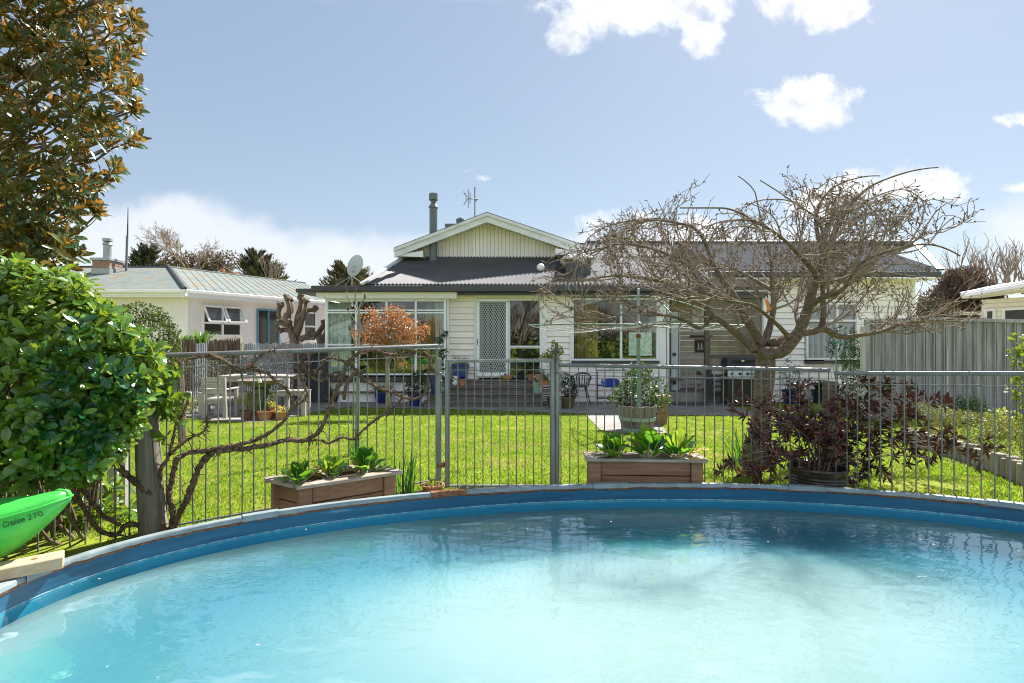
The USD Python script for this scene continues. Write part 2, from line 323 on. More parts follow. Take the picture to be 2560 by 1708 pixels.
# pool: an oval above-ground pool, sheet metal wall with a blue liner
m_liner = mat('pool_liner', (0.003, 0.068, 0.135), (0.009, 0.105, 0.19), scale=2.0, detail=8, rough=0.45, spec=0.5, bump=0.15, bscale=20, stretch=(1, 1, 14), third=(0.78, (0.16, 0.27, 0.36)), vary=0)
m_wall_out = mat('pool_outer_wall', (0.30, 0.36, 0.38), (0.38, 0.42, 0.43), scale=3, rough=0.6)
m_rim = mat('pool_rim_paint', (0.23, 0.28, 0.285), (0.14, 0.18, 0.185), scale=9, detail=8, rough=0.5, bump=0.2, spread=(0.4, 0.7), third=(0.80, (0.15, 0.10, 0.07)))
m_rust = mat('rust', (0.13, 0.055, 0.025), (0.26, 0.13, 0.07), scale=30, detail=6, rough=0.9, spec=0.2, bump=0.4, third=(0.8, (0.36, 0.33, 0.30)))
m_bed = usdkit.material(stage, '/World/Looks/pool_bed', {'p': ('principled_bsdf', dict(base_color=(0.405, 0.43, 0.375), roughness=1.0, specular_ior_level=0.0, subsurface_weight=1.0, subsurface_method='burley', subsurface_scale=0.9, subsurface_radius=(0.8, 1.0, 1.0)))}, [], surface='p.BSDF')
BED_Z = WATER_Z - 0.25
pool = thing('swimming_pool', 'oval above-ground pool with blue liner and rusty pale rim', 'pool', (*POOL_C, 0.12))
def band(rings):
    """Closed loops (n x 3 each) joined to a strip."""
    n = len(rings[0]); v = np.vstack(rings); f = []
    j = np.arange(n); k = (j + 1) % n
    for i in range(len(rings) - 1): f.append(np.stack([i * n + j, i * n + k, (i + 1) * n + k, (i + 1) * n + j], 1))
    return v, np.vstack(f)
def ring(off, z, n=240):
    p = pool_pts(off, n); return np.column_stack([p, np.broadcast_to(z, (n,))])
part(pool, 'liner', band([ring(0.0, RIM_Z - 0.004), ring(0.0, WATER_Z + 0.03), ring(0.0, WATER_Z + 0.004)]), m_liner, smooth=60)
part(pool, 'outer_wall', band([ring(0.022, BED_Z - 0.25), ring(0.022, RIM_Z - 0.004)]), m_wall_out, smooth=60)
nb = 240; j = np.arange(nb)
def scaled(k, z): return np.column_stack([np.array(POOL_C) + (pool_pts(0.0, nb) - POOL_C) * k, np.full(nb, z)])
def bed_z(k): return WATER_Z - 0.05 - 0.125 * smooth(0.30, 0.84, k) + 0.115 * smooth(0.86, 1.0, k)                # dished floor seen through milky water
bedv, bedf = band([scaled(k, bed_z(k)) for k in (1.0, .97, .94, .9, .84, .77, .7, .6, .5, .38, .25, .12, .001)])
part(pool, 'bed', (bedv, bedf), m_bed, smooth=True)
m_liner_low = mat('scatter_lightened_liner', (0.03, 0.30, 0.42), (0.045, 0.35, 0.47), scale=2.0, detail=6, rough=0.5, stretch=(1, 1, 6))  # lightened blue imitates light scattered by milky water over the liner
part(pool, 'liner_below_water', band([ring(0.0, WATER_Z + .004), ring(0.0, BED_Z)]), m_liner_low, smooth=60)
# the rim comes in lengths with clips over their joints, rust bites into the inner edge
nr = 720; ta = np.linspace(0, 1, nr, endpoint=False)
wob = meshkit.fbm(np.stack([np.cos(ta * 2 * np.pi) * 30, np.sin(ta * 2 * np.pi) * 30, ta * 0 + 3], 1), 4, 3)
def ring2(off, z):
    p = pool_pts(0.0, nr); q = pool_pts(1.0, nr) - p; return np.column_stack([p + q * np.broadcast_to(off, (nr,))[:, None], np.broadcast_to(z, (nr,))])
part(pool, 'rim', band([ring2(0.036, RIM_Z - 0.03), ring2(0.036, RIM_Z + 0.002), ring2(0.030, RIM_Z + 0.007), ring2(-0.002 - 0.004 * wob, RIM_Z + 0.006), ring2(-0.008 - 0.004 * wob, RIM_Z - 0.002), ring2(-0.009 - 0.004 * wob, RIM_Z - 0.012 - 0.012 * wob)]), m_rim, smooth=50)
part(pool, 'rust_edge', band([ring2(-0.004, RIM_Z - 0.004), ring2(-0.007 - 0.003 * wob, RIM_Z - 0.016 - 0.018 * wob), ring2(-0.0015, RIM_Z - 0.022 - 0.024 * wob)]), m_rust, label='crumbling rusty inner edge of the rim', smooth=40)
for px in (32, 655, 1125, 1527, 2016, 2520):                                 # joint clips
    best = min(range(nr), key=lambda i: abs((ring2(0, RIM_Z)[i][0] / ring2(0, RIM_Z)[i][1]) * 1280 + 1280 - px) + (1e6 if ring2(0, RIM_Z)[i][1] < POOL_C[1] else 0))
    R = [ring2(o, z) for o, z in ((0.039, RIM_Z - 0.03), (0.039, RIM_Z + 0.008), (0.030, RIM_Z + 0.013), (-0.016, RIM_Z + 0.012), (-0.018, RIM_Z - 0.022))]
    w = 5 if px > 600 else 4; ii = np.arange(best - w, best + w + 1) % nr
    v = np.vstack([r[ii] for r in R]); m = len(ii); f = [[a * m + b, a * m + b + 1, (a + 1) * m + b + 1, (a + 1) * m + b] for a in range(4) for b in range(m - 1)]
    part(pool, 'joint_clip', (v, np.array(f)), m_rust if px == 1125 else m_rim, smooth=50)

# water: a closed body, clear and faintly green-blue, with a rippled surface
n = {'f': ('fresnel', dict(IOR=2.0)), 'bf': ('math', dict(math_type='subtract', value1=1.0)), 'fm': ('math', dict(math_type='multiply')), 't': ('transparent_bsdf', dict(color=(0.97, 0.99, 0.99))), 'gl': ('glossy_bsdf', dict(color=(1, 1, 1), roughness=0.0)), 'm': ('mix_closure', {}),
     'g': ('geometry', {}), 'mp': ('mapping', dict(scale=(1.0, 1.6, 1.0))), 'n1': ('noise_texture', dict(scale=3.2, detail=2.0, roughness=0.45)), 'n2': ('noise_texture', dict(scale=14.0, detail=2.0, roughness=0.5)), 'wm': ('noise_texture', dict(scale=0.9, detail=2.0)), 'wr': ('map_range', dict(from_min=0.35, from_max=0.65, to_min=0.15, to_max=1.0, clamp=True)),
     'n2s': ('math', dict(math_type='multiply')), 'ad': ('math', dict(math_type='multiply_add', value2=0.22)), 'b': ('bump', dict(strength=0.55, distance=0.02)), 'av': ('absorption_volume', dict(color=(0.28, 0.71, 0.84), density=4.6))}
l = [('g.position', 'mp.vector'), ('mp.vector', 'n1.vector'), ('mp.vector', 'n2.vector'), ('g.position', 'wm.vector'), ('wm.fac', 'wr.value'), ('n2.fac', 'n2s.value1'), ('wr.result', 'n2s.value2'), ('n2s.value', 'ad.value1'), ('n1.fac', 'ad.value3'), ('ad.value', 'b.height'),
     ('b.normal', 'gl.normal'), ('g.backfacing', 'bf.value2'), ('f.fac', 'fm.value1'), ('bf.value', 'fm.value2'), ('fm.value', 'm.fac'), ('t.BSDF', 'm.closure1'), ('gl.BSDF', 'm.closure2')]
m_water = usdkit.material(stage, '/World/Looks/water', n, l, surface='m.closure', volume='av.volume')
def make_water():
    top, bot = ring(-0.002, WATER_Z), ring(-0.002, BED_Z - 0.06); c = np.array([[*POOL_C, WATER_Z], [*POOL_C, BED_Z - 0.06]])
    k = (j + 1) % nb
    f = np.vstack([np.stack([j, k, np.full(nb, 2 * nb)], 1), np.stack([nb + k, nb + j, np.full(nb, 2 * nb + 1)], 1), np.stack([j, nb + j, nb + k], 1), np.stack([j, nb + k, k], 1)])
    return np.vstack([top, bot, c]), f
single('water', make_water(), m_water, 'clear pale turquoise water filling the oval pool', kind='structure')

m_scum = mat('waterline_scum', (.42, .50, .48), (.10, .22, .30), scale=26, detail=6, rough=.8, spread=(.42, .58))
part(pool, 'scum_line', band([ring(-0.0025, WATER_Z + .004), ring(-0.0025, WATER_Z + .0085)]), m_scum, label='pale broken scum line just above the water')
def make_flecks():
    r = np.random.default_rng(19); g = G(); pp = pool_pts(-.03, 400)
    for k in range(70):
        if k < 44: c = pp[r.integers(400)] + r.normal(size=2) * .02
        else: c = np.array(POOL_C) + r.uniform(-1, 1, 2) * [2.4, 1.1]
        R_ = r.uniform(.002, .006); a = r.uniform(0, 6.28); n_ = 6; t = np.arange(n_) * 2 * np.pi / n_
        q = np.stack([R_ * 1.6 * np.cos(t), R_ * np.sin(t)], 1) @ np.array([[math.cos(a), math.sin(a)], [-math.sin(a), math.cos(a)]])
        g.add(np.column_stack([c + q, np.full(n_, WATER_Z + .0022)]), [[0, i, i + 1] for i in range(1, n_ - 1)])
    return g
single('floating_flecks', make_flecks(), mat('pale_fleck', (.62, .60, .52), (.30, .24, .14), scale=8, rough=.8), 'tiny pale flecks and leaf bits floating on the pool water', 'debris', kind='stuff')
# grass: tufts of backlit blades over the lawn
m_grass = leafmat('grass_blades', [(0, (0.13, 0.21, 0.02)), (0.5, (0.21, 0.30, 0.026)), (0.85, (0.29, 0.36, 0.04)), (1, (0.38, 0.36, 0.12))], trans=0.5, tcol=[(0, (0.20, 0.38, 0.010)), (0.6, (0.34, 0.50, 0.012)), (1, (0.50, 0.50, 0.07))], rough=0.45, spec=0.25)
def grass_material():
    n = {'g': ('geometry', {}), 'o': ('object_info', {}), 'ad': ('math', dict(math_type='add')), 'fr': ('math', dict(math_type='fraction')), 'nz': ('noise_texture', dict(scale=0.9, detail=6.0, roughness=0.6)), 'pr': ('map_range', dict(range_type='smoothstep', from_min=0.50, from_max=0.72)),
         'r': ('rgb_ramp', dict(ramp=[(0, (0.11, 0.19, 0.02)), (0.5, (0.19, 0.28, 0.026)), (0.85, (0.28, 0.34, 0.04)), (1, (0.38, 0.35, 0.13))])), 'rt': ('rgb_ramp', dict(ramp=[(0, (0.18, 0.35, 0.012)), (0.6, (0.31, 0.47, 0.016)), (1, (0.48, 0.47, 0.08))])),
         'm1': ('mix', dict(color2=(0.33, 0.31, 0.10))), 'm2': ('mix', dict(color2=(0.48, 0.45, 0.12))), 'half': ('math', dict(math_type='multiply', value2=0.75)), 'p': ('principled_bsdf', dict(roughness=0.5, specular_ior_level=0.25)), 't': ('translucent_bsdf', {}), 'mc': ('mix_closure', dict(fac=0.48))}
    l = [('g.random_per_island', 'ad.value1'), ('o.random', 'ad.value2'), ('ad.value', 'fr.value1'), ('fr.value', 'r.fac'), ('fr.value', 'rt.fac'), ('g.position', 'nz.vector'), ('nz.fac', 'pr.value'), ('pr.result', 'half.value1'), ('half.value', 'm1.fac'), ('half.value', 'm2.fac'),
         ('r.color', 'm1.color1'), ('rt.color', 'm2.color1'), ('m1.color', 'p.base_color'), ('m2.color', 't.color'), ('p.BSDF', 'mc.closure1'), ('t.BSDF', 'mc.closure2')]
    return usdkit.material(stage, '/World/Looks/grass', n, l, surface='mc.closure')
m_grass = grass_material()
def make_grass():
    r = np.random.default_rng(11)
    pi = UsdGeom.PointInstancer.Define(stage, '/World/grass')
    meta(pi.GetPrim(), 'bright mown lawn between the pool fence and the patio', 'grass', kind='stuff')
    paths = []
    for k in range(6):
        g = G(); nb_ = 46
        for _ in range(nb_):
            a, rad = r.uniform(0, 6.28), 0.10 * math.sqrt(r.uniform()); b = np.array([rad * math.cos(a), rad * math.sin(a), 0]); h = r.uniform(0.012, 0.025) * (1.5 if r.uniform() < 0.06 else 1)
            t = r.uniform(0, 6.28); lean = np.array([math.cos(t), math.sin(t), 0]) * h * r.uniform(0.2, 1.1); w = r.uniform(0.0016, 0.003) * 1.5
            s = np.array([-math.sin(t + 0.4), math.cos(t + 0.4), 0]) * w
            g.add([b - s, b + s, b + lean * 0.4 + s * 0.8 + [0, 0, h * 0.6], b + lean * 0.4 - s * 0.8 + [0, 0, h * 0.6], b + lean + [0, 0, h]], [[0, 1, 2], [0, 2, 3], [3, 2, 4]])
        p = f'/World/grass/tuft_{k:03d}'; v, f = g.arr(); usdkit.mesh(stage, p, (v, f), m_grass); paths.append(p)
    pts = []
    xs = np.arange(-9, 9, 0.085); ys = np.arange(3.3, 12.3, 0.085)
    gx, gy = np.meshgrid(xs, ys); q = np.stack([gx.ravel(), gy.ravel()], 1) + r.uniform(-0.045, 0.045, (gx.size, 2))
    import shapely
    ok = (np.abs(q[:, 0]) < q[:, 1] * 1.03 + 0.2) & (pool_dist(q[:, 0], q[:, 1]) > 0.1) & ~shapely.contains_xy(PATIO.buffer(-0.01), q[:, 0], q[:, 1])
    far = smooth(6.0, 11.0, q[:, 1]); ok &= r.uniform(size=len(q)) > 0.45 * far
    bare = meshkit.fbm(np.column_stack([q * 0.9, np.zeros(len(q))]), 3, 5); ok &= bare > 0.17
    q = q[ok]; n = len(q)
    z = ground_z(q[:, 0], q[:, 1]); sc = r.uniform(0.7, 1.25, n) * (0.75 + 0.6 * meshkit.fbm(np.column_stack([q * 1.7, np.ones(n)]), 3, 9))
    pi.CreatePrototypesRel().SetTargets([Sdf.Path(p) for p in paths])
    pi.CreateProtoIndicesAttr(Vt.IntArray.FromNumpy(r.integers(0, len(paths), n).astype(np.int32)))
    pi.CreatePositionsAttr(Vt.Vec3fArray.FromNumpy(np.column_stack([q, z]).astype(np.float32)))
    pi.CreateScalesAttr(Vt.Vec3fArray.FromNumpy(np.column_stack([np.ones(n), np.ones(n), sc]).astype(np.float32)))
    ang = r.uniform(0, np.pi, n)
    pi.CreateOrientationsAttr(Vt.QuathArray([Gf.Quath(float(math.cos(a)), 0, 0, float(math.sin(a))) for a in ang]))
make_grass()
# ================================================================ THE HOUSE
m_white = mat('white_weatherboard', (0.87, 0.79, 0.745), (0.90, 0.83, 0.785), scale=3, detail=9, rough=0.5, spec=0.4, bump=0.08, bscale=30, vary=0.05, stretch=(1.2, 1, 2), third=(.82, (.66, .60, .56)))
m_trim = mat('white_trim', (0.82, 0.79, 0.77), (0.76, 0.735, 0.715), scale=4, rough=0.45, vary=0.02)
m_barge = mat('weathered_white_barge', (0.70, 0.69, 0.69), (0.56, 0.555, 0.55), scale=5, detail=9, rough=0.6, third=(0.78, (0.34, 0.32, 0.28)), stretch=(0.4, 1, 1))
m_alu = mat('white_aluminium', (0.80, 0.82, 0.84), (0.76, 0.78, 0.80), scale=5, rough=0.35)
m_roof = mat('dark_roof_iron', (0.085, 0.087, 0.092), (0.12, 0.12, 0.124), scale=1.2, detail=7, rough=0.48, spec=0.42, bump=0.05, bscale=12)
m_char = mat('charcoal_gutter', (0.045, 0.046, 0.05), (0.058, 0.058, 0.062), scale=3, rough=0.4, spec=0.5)
m_flue = mat('grey_flue', (0.10, 0.115, 0.13), (0.13, 0.145, 0.16), scale=4, rough=0.5)
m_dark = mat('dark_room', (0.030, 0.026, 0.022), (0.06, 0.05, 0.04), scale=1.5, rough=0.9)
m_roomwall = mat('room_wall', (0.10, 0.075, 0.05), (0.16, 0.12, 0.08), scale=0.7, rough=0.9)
m_board_tan = mat('porch_weatherboard', (0.64, 0.53, 0.44), (0.70, 0.59, 0.49), scale=3, rough=0.55, vary=0.04)
m_pane = panemat('window_pane', (0.88, 0.92, 0.91), 2.1, wav=0.02)
m_curtain = mat('pale_green_curtain', (0.50, 0.62, 0.55), (0.62, 0.70, 0.62), scale=4, rough=0.9, stretch=(3, 3, 0.3))
m_ochre = mat('ochre_curtain', (0.34, 0.25, 0.05), (0.24, 0.17, 0.04), scale=12, rough=0.95)
m_dkwood = mat('weathered_dark_timber', (0.085, 0.068, 0.052), (0.15, 0.125, 0.10), scale=6, detail=8, rough=0.85, spec=0.2, bump=0.3, stretch=(0.3, 1, 6), vary=0.12)
DW = 14.0
def W(px, py, D=DW): return at(px, py, D)
house = thing('weatherboard_house', 'single-storey cream weatherboard house with dark corrugated roof and white gable', 'house', (0, DW, 0))
wall = part(house, 'wall', G().box((0.4, DW + 0.09, 1.46), (1, 0.02, 0.02)), m_white)
def boards(x0, x1, z0, z1, D, m, parent=None, step=0.163, back=0.05, n=None):
    """Bevelled-back weatherboards between x0 and x1: each board its own piece, its lower edge proud of the one below."""
    parent = parent or wall
    z = z0
    while z < z1 - 0.02:
        t = min(z + step, z1)
        y0, y1 = D - 0.040, D - 0.010; zl = z + .005
        g = G().hexa([(x0, y0, zl), (x1, y0, zl), (x1, D + back, zl), (x0, D + back, zl), (x0, y1, t), (x1, y1, t), (x1, D + back, t), (x0, D + back, t)])
        part(parent, 'weatherboard', g, m); z += step
def X(px, D=DW): return (px - 1280) / FPX * D
def Z(py, D=DW): return ZC - (py - HZ) / FPX * D
EAVE = 2.95
boards(X(1120), X(1185), 0.62, EAVE, DW, m_white)
boards(X(1368), X(1424), 0.0, EAVE, DW, m_white)
boards(X(1424), X(1648), 0.0, Z(909), DW, m_white)
boards(X(1120), X(1368), 0.0, 0.6, DW + 0.02, m_white)
for a, b, z0, z1 in ((1185, 1197, .62, EAVE), (1354, 1368, .62, EAVE), (1424, 1429, Z(909), EAVE), (1645, 1664, 0, EAVE)):
    part(house, 'trim_board', G().box(((X(a) + X(b)) / 2, DW - 0.02, (z0 + z1) / 2), (X(b) - X(a), 0.07, z1 - z0), ch=.006), m_trim)
part(house, 'trim_board', G().box((X(1275), DW - 0.022, (Z(747) + EAVE) / 2), (X(1354) - X(1197) - .004, 0.066, EAVE - Z(747) - .004), ch=.006), m_trim)
part(house, 'trim_board', G().box((X(1537), DW - 0.022, (Z(742) + EAVE) / 2), (X(1645) - X(1429) - .004, 0.066, EAVE - Z(742) - .004), ch=.006), m_trim)

def window(x0, x1, z0, z1, D, splits=(), rows=(), fw=0.055, m=m_alu, parent=None, pm=None, name='window', y=0.0, skip=()):
    """Window with frame, mullions at splits (x), transoms as (xa, xb, z), and a pane per light."""
    fr = part(parent or house, name, G().box(((x0 + x1) / 2, D - .02 + y, z1 - fw / 2), (x1 - x0, .09, fw), ch=.008).box(((x0 + x1) / 2, D - .02 + y, z0 + fw / 2), (x1 - x0, .10, fw), ch=.008)
              .box((x0 + fw / 2, D - .02 + y, (z0 + z1) / 2), (fw, .086, z1 - z0 - 2 * fw - .002), ch=.008).box((x1 - fw / 2, D - .02 + y, (z0 + z1) / 2), (fw, .086, z1 - z0 - 2 * fw - .002), ch=.008), m)
    xs = [x0 + fw] + sorted(splits) + [x1 - fw]
    for s in splits: part(fr, 'mullion', G().box((s, D - .02 + y, (z0 + z1) / 2), (fw, .082, z1 - z0 - 2 * fw - .004), ch=.008), m)
    for k in range(len(xs) - 1):
        a, b = xs[k] + (fw / 2 if k else 0), xs[k + 1] - (fw / 2 if k < len(xs) - 2 else 0)
        zs = [z0 + fw]
        for (ka, zz) in rows:
            if ka == k:
                part(fr, 'transom', G().box(((a + b) / 2, D - .02 + y, zz), (b - a - .003, .078, fw), ch=.008), m); zs += [zz - fw / 2, zz + fw / 2]
        zs.append(z1 - fw)
        for q in range(0, len(zs), 2):
            if (k, q // 2) in skip: continue
            tw = 0.006 * math.sin(k * 3.1 + q)                        # panes never stand perfectly parallel
            part(fr, 'pane', G().add([(a, D - .01 + y - tw, zs[q]), (b, D - .01 + y + tw, zs[q]), (b, D - .013 + y + tw, zs[q + 1]), (a, D - .013 + y - tw, zs[q + 1])], [[0, 1, 2, 3]]), pm or m_pane)
    return fr
# big window and its sill
window(X(1429), X(1645), Z(902), Z(745), DW, splits=[X(1552)], rows=[(1, Z(811))])
part(house, 'window_sill', G().box((X(1537), DW - .05, Z(905.5)), (X(1646) - X(1427), .14, .062), ch=.01), m_char)
# sliding door: security screen leaf and glazed side
dr = window(X(1197), X(1354), .665, Z(747), DW, splits=[X(1273)], rows=[(1, Z(867))], name='sliding_door', skip=((0, 0),))
sx0, sx1, sz0, sz1 = X(1192), X(1271), Z(940), Z(747.5)
sc = part(house, 'security_screen_door', G().box(((sx0 + sx1) / 2, DW - .09, sz1 - .04), (sx1 - sx0, .04, .08), ch=.008).box(((sx0 + sx1) / 2, DW - .09, sz0 + .05), (sx1 - sx0, .04, .10), ch=.008)
          .box((sx0 + .04, DW - .09, (sz0 + sz1) / 2), (.08, .038, sz1 - sz0 - .19), ch=.008).box((sx1 - .035, DW - .09, (sz0 + sz1) / 2), (.07, .038, sz1 - sz0 - .19), ch=.008), m_alu)
gg = G(); ax0, ax1, az0, az1 = sx0 + .08, sx1 - .07, sz0 + .10, sz1 - .08; st = 0.066; hh = az1 - az0; wd = ax1 - ax0
k = -int(hh / 0.085) - 2
for sgn in (1, -1):
    for q in range(-60, 60):
        a = np.array([ax0 + q * st, az0]); d = np.array([0.60 * sgn, 1.0])
        t0, t1 = 0.0, hh
        lo, hi = sorted(((ax0 - a[0]) / d[0], (ax1 - a[0]) / d[0])); t0, t1 = max(t0, lo), min(t1, hi)
        if t1 - t0 < 0.02: continue
        p, r_ = a + d * t0, a + d * t1
        gg.bar((p[0], DW - .09 + .004 * sgn, p[1]), (r_[0], DW - .09 + .004 * sgn, r_[1]), 0.009, 0.006, up=(0, 1, 0))
part(sc, 'diamond_grille', gg, m_alu)
part(sc, 'door_handle', G().box((sx0 + .022, DW - .118, Z(855)), (.022, .02, .17), ch=.006), m_char)
part(sc, 'insect_mesh', G().add([(ax0, DW - .075, az0), (ax1, DW - .075, az0), (ax1, DW - .075, az1), (ax0, DW - .075, az1)], [[0, 1, 2, 3]]),
     usdkit.material(stage, '/World/Looks/insect_mesh', {'t': ('transparent_bsdf', dict(color=(.55, .55, .55))), 'd': ('diffuse_bsdf', dict(color=(.05, .05, .055))), 'm': ('mix_closure', dict(fac=.35))}, [('t.BSDF', 'm.closure1'), ('d.BSDF', 'm.closure2')], surface='m.closure'))
# dim rooms behind the glass
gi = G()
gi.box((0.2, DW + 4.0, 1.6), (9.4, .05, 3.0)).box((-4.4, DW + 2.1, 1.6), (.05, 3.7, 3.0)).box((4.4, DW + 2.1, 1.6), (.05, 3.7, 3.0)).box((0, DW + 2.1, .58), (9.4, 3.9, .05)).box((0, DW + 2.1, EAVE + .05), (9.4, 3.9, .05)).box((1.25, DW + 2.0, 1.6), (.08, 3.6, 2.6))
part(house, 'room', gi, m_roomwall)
def curtain(x0, x1, z0, z1, y, m, folds=9, parent=None, amp=.03):
    n_ = folds * 8; xs = np.linspace(x0, x1, n_); ys = y + amp * np.sin(np.linspace(0, folds * 2 * np.pi, n_)) + amp * .4 * np.sin(np.linspace(0, folds * 3.3, n_))
    v = np.vstack([np.column_stack([xs, ys, np.full(n_, z0)]), np.column_stack([xs, ys, np.full(n_, z1)])]); q = np.arange(n_ - 1)
    part(parent or house, 'curtain', (v, np.stack([q, q + 1, n_ + q + 1, n_ + q], 1)), m, smooth=True)
curtain(X(1437, 14.5), X(1495, 14.5), Z(896, 14.5), EAVE - .1, DW + .5, m_ochre, 6)
part(house, 'roller_blind', G().box((X(1602), DW + .06, Z(860)), (X(1634) - X(1576), .012, Z(834) - Z(893))), m_curtain, label='pale blind card standing inside the lower right pane')

# eaves, gutter and roof of the front slope
DG = 13.5
x0, x1 = X(777, DG), X(1775, DG)
part(house, 'gutter', G().box(((x0 + x1) / 2, DG + .06, (Z(714, DG) + Z(729, DG)) / 2), (x1 - x0, .13, Z(714, DG) - Z(729, DG)), ch=.018), m_char)
part(house, 'fascia', G().box(((X(1142, DG) + x1) / 2, DG + .15, Z(732.5, DG) - .01), (x1 - X(1142, DG), .035, .075)), m_char)
part(house, 'soffit', G().box(((x0 + x1) / 2 + .3, DG + .32, EAVE - .005), (x1 - x0 - .7, .36, .02)), m_trim)
part(house, 'fascia', G().box(((X(785, DG) + X(1140, DG)) / 2, DG + .16, Z(737, DG)), (X(1140, DG) - X(785, DG), .03, .17)), m_trim)
def corrugated(x0f, x1f, y0, z0, y1, z1, x0b=None, x1b=None, pitch=.10, amp=.030, rows=6, seg=6, shear=0.0):
    """Corrugated iron: real waves running up the slope from the eave (y0, z0) to (y1, z1)."""
    x0b, x1b = (x0f if x0b is None else x0b), (x1f if x1b is None else x1b)
    x1f_, x0f_ = x1f, x0f; x0e = x0f - shear; n_ = int((x1f - x0e) / pitch) * seg + 1
    t = np.linspace(0, 1, n_); w = amp * np.cos(np.arange(n_) * 2 * np.pi / seg)
    v = []
    for s in np.linspace(0, 1, rows):
        y, z = y0 + (y1 - y0) * s, z0 + (z1 - z0) * s
        lo, hi = x0f + (x0b - x0f) * s, x1f + (x1b - x1f) * s
        xx = np.clip(x0e + shear * s + (x1f - x0e) * t, lo, hi)
        v.append(np.column_stack([xx, np.full(n_, y) - w * .35, z + w * .94]))
    v = np.vstack(v); i, jj = np.meshgrid(np.arange(rows - 1), np.arange(n_ - 1), indexing='ij'); a = i * n_ + jj
    return v, np.stack([a, a + 1, a + n_ + 1, a + n_], -1).reshape(-1, 4)
zg = Z(714, DG) + .02; SL = .49
DB = 15.8; zb = zg + SL * (DB - DG)
roof = part(house, 'roof', corrugated(X(908, DG), X(1782, DG), DG + .03, zg, DB, zb, X(1018, DB), shear=1.1), m_roof, smooth=60)
part(roof, 'roof_sheet', corrugated(X(908, DG) + .02, X(1782, DG) - .02, DG + .02, zg + .012, 14.45, zg + .012 + SL * (14.45 - DG - .02), X(908, DG) + .20, shear=.45), m_roof, smooth=60)
D3 = 17.2
part(roof, 'roof_sheet', corrugated(X(1470, DB), 5.25, DB - .01, zb + .004, D3, zb + SL * (D3 - DB), shear=.67), m_roof, smooth=60)
part(roof, 'ridge_cap', G().tube([(X(1460, DB) + .3, D3, zb + SL * (D3 - DB) + .02), (5.25, D3, zb + SL * (D3 - DB) + .02)], .07, 8), m_char)
part(roof, 'verge_flashing', G().bar((X(908, DG) - .03, DG, zg + .03), (X(1018, DB) - .03, DB, zb + .03), .14, .05), m_barge)
part(roof, 'rear_slope', G().poly([(X(1018, DB), DB, zb - .05), (4.9, DB, zb - .05), (4.9, 23, 3.0), (X(1018, DB), 23, 3.0)], (0, 0, -.05)), m_char)
part(roof, 'rear_slope', G().poly([(2.2, D3, zb + SL * (D3 - DB)), (5.2, D3, zb + SL * (D3 - DB)), (5.2, 23, 3.2), (2.2, 23, 3.2)], (0, 0, -.05)), m_char)
part(roof, 'flat_roof', G().box((X(850, 14.5), 15.4, Z(716, DG) - .1), (1.75, 3.6, .1)), m_char)
# right wing: higher eave
WD = 14.0; xa, xb = X(1772, 13.6), X(2352, 13.6); we = 3.50; wr_y, wr_z = 15.95, 4.70
m_roof_glare = mat('glare_lightened_roof_iron', (.19, .18, .175), (.27, .26, .25), scale=1.2, detail=8, rough=.5, spec=.4)  # lighter tone paints sun glare into the wing roof colour
wing_roof = part(house, 'roof', corrugated(xa, xb, 13.62, we + .04, wr_y, wr_z, xa, X(2285, wr_y), shear=-.5), m_roof_glare, smooth=60)
part(wing_roof, 'ridge_cap', G().tube([(xa - .2, wr_y, wr_z + .02), (X(2285, wr_y), wr_y, wr_z + .02)], .07, 8), m_char)
part(wing_roof, 'verge_flashing', G().bar((xb, 13.6, we + .06), (X(2287, wr_y), wr_y, wr_z + .04), .16, .05), m_char)
part(wing_roof, 'rear_slope', G().poly([(xa, wr_y, wr_z - .03), (X(2285, wr_y), wr_y, wr_z - .03), (xb, 23, 3.3), (xa, 23, 3.3)], (0, 0, -.05)), m_char)
part(house, 'gutter', G().box(((xa + xb) / 2, 13.62, we - .06), (xb - xa, .13, .15), ch=.018), m_char)
part(house, 'soffit', G().box(((xa + xb) / 2, 13.83, we - .17), (xb - xa, .5, .02)), m_trim)
part(house, 'side_wall', G().box((X(2278), 18.0, 1.7), (.1, 7.9, 3.3)), m_white)
part(house, 'side_wall', G().box((xa, 16.0, we - .15), (.06, 4.6, .9)), m_white)
boards(X(1915), X(2010), 0.0, we - .16, WD, m_white); boards(X(2145), X(2278), 0.0, we - .16, WD, m_white)
boards(X(2010), X(2145), 0.0, Z(909), WD, m_white); boards(X(2010), X(2145), Z(755), we - .16, WD, m_white)
part(house, 'trim_board', G().box((X(1917), WD - .03, we / 2), (.12, .1, we - .2), ch=.01), m_trim)
part(house, 'trim_board', G().box((X(2278) + .01, WD - .02, we / 2), (.12, .1, we - .2), ch=.01), m_trim)
wf = window(X(2013), X(2143), Z(900), Z(757), WD, splits=[X(2091)], rows=[(0, Z(802)), (1, Z(802))], m=m_trim, fw=.06)
part(house, 'window_sill', G().box((X(2078), WD - .05, Z(905)), (X(2147) - X(2008), .15, .06), ch=.01), m_char)
m_blind = mat('white_venetian', (0.62, 0.66, 0.66), (0.68, 0.70, 0.70), scale=4, rough=.6)
for a, b, z0, z1 in ((2020, 2088, Z(895), Z(808)), (2094, 2138, Z(895), Z(808)), (2020, 2088, Z(798), Z(762)), (2094, 2138, Z(798), Z(762))):
    g = G(); zz = z0
    while zz < z1: g.box(((X(a) + X(b)) / 2, WD + .08, zz), (X(b) - X(a), .03, .004), M=np.array([[1, 0, 0], [0, .75, -.66], [0, .66, .75]])); zz += .026
    part(house, 'venetian_blind', g, m_blind)
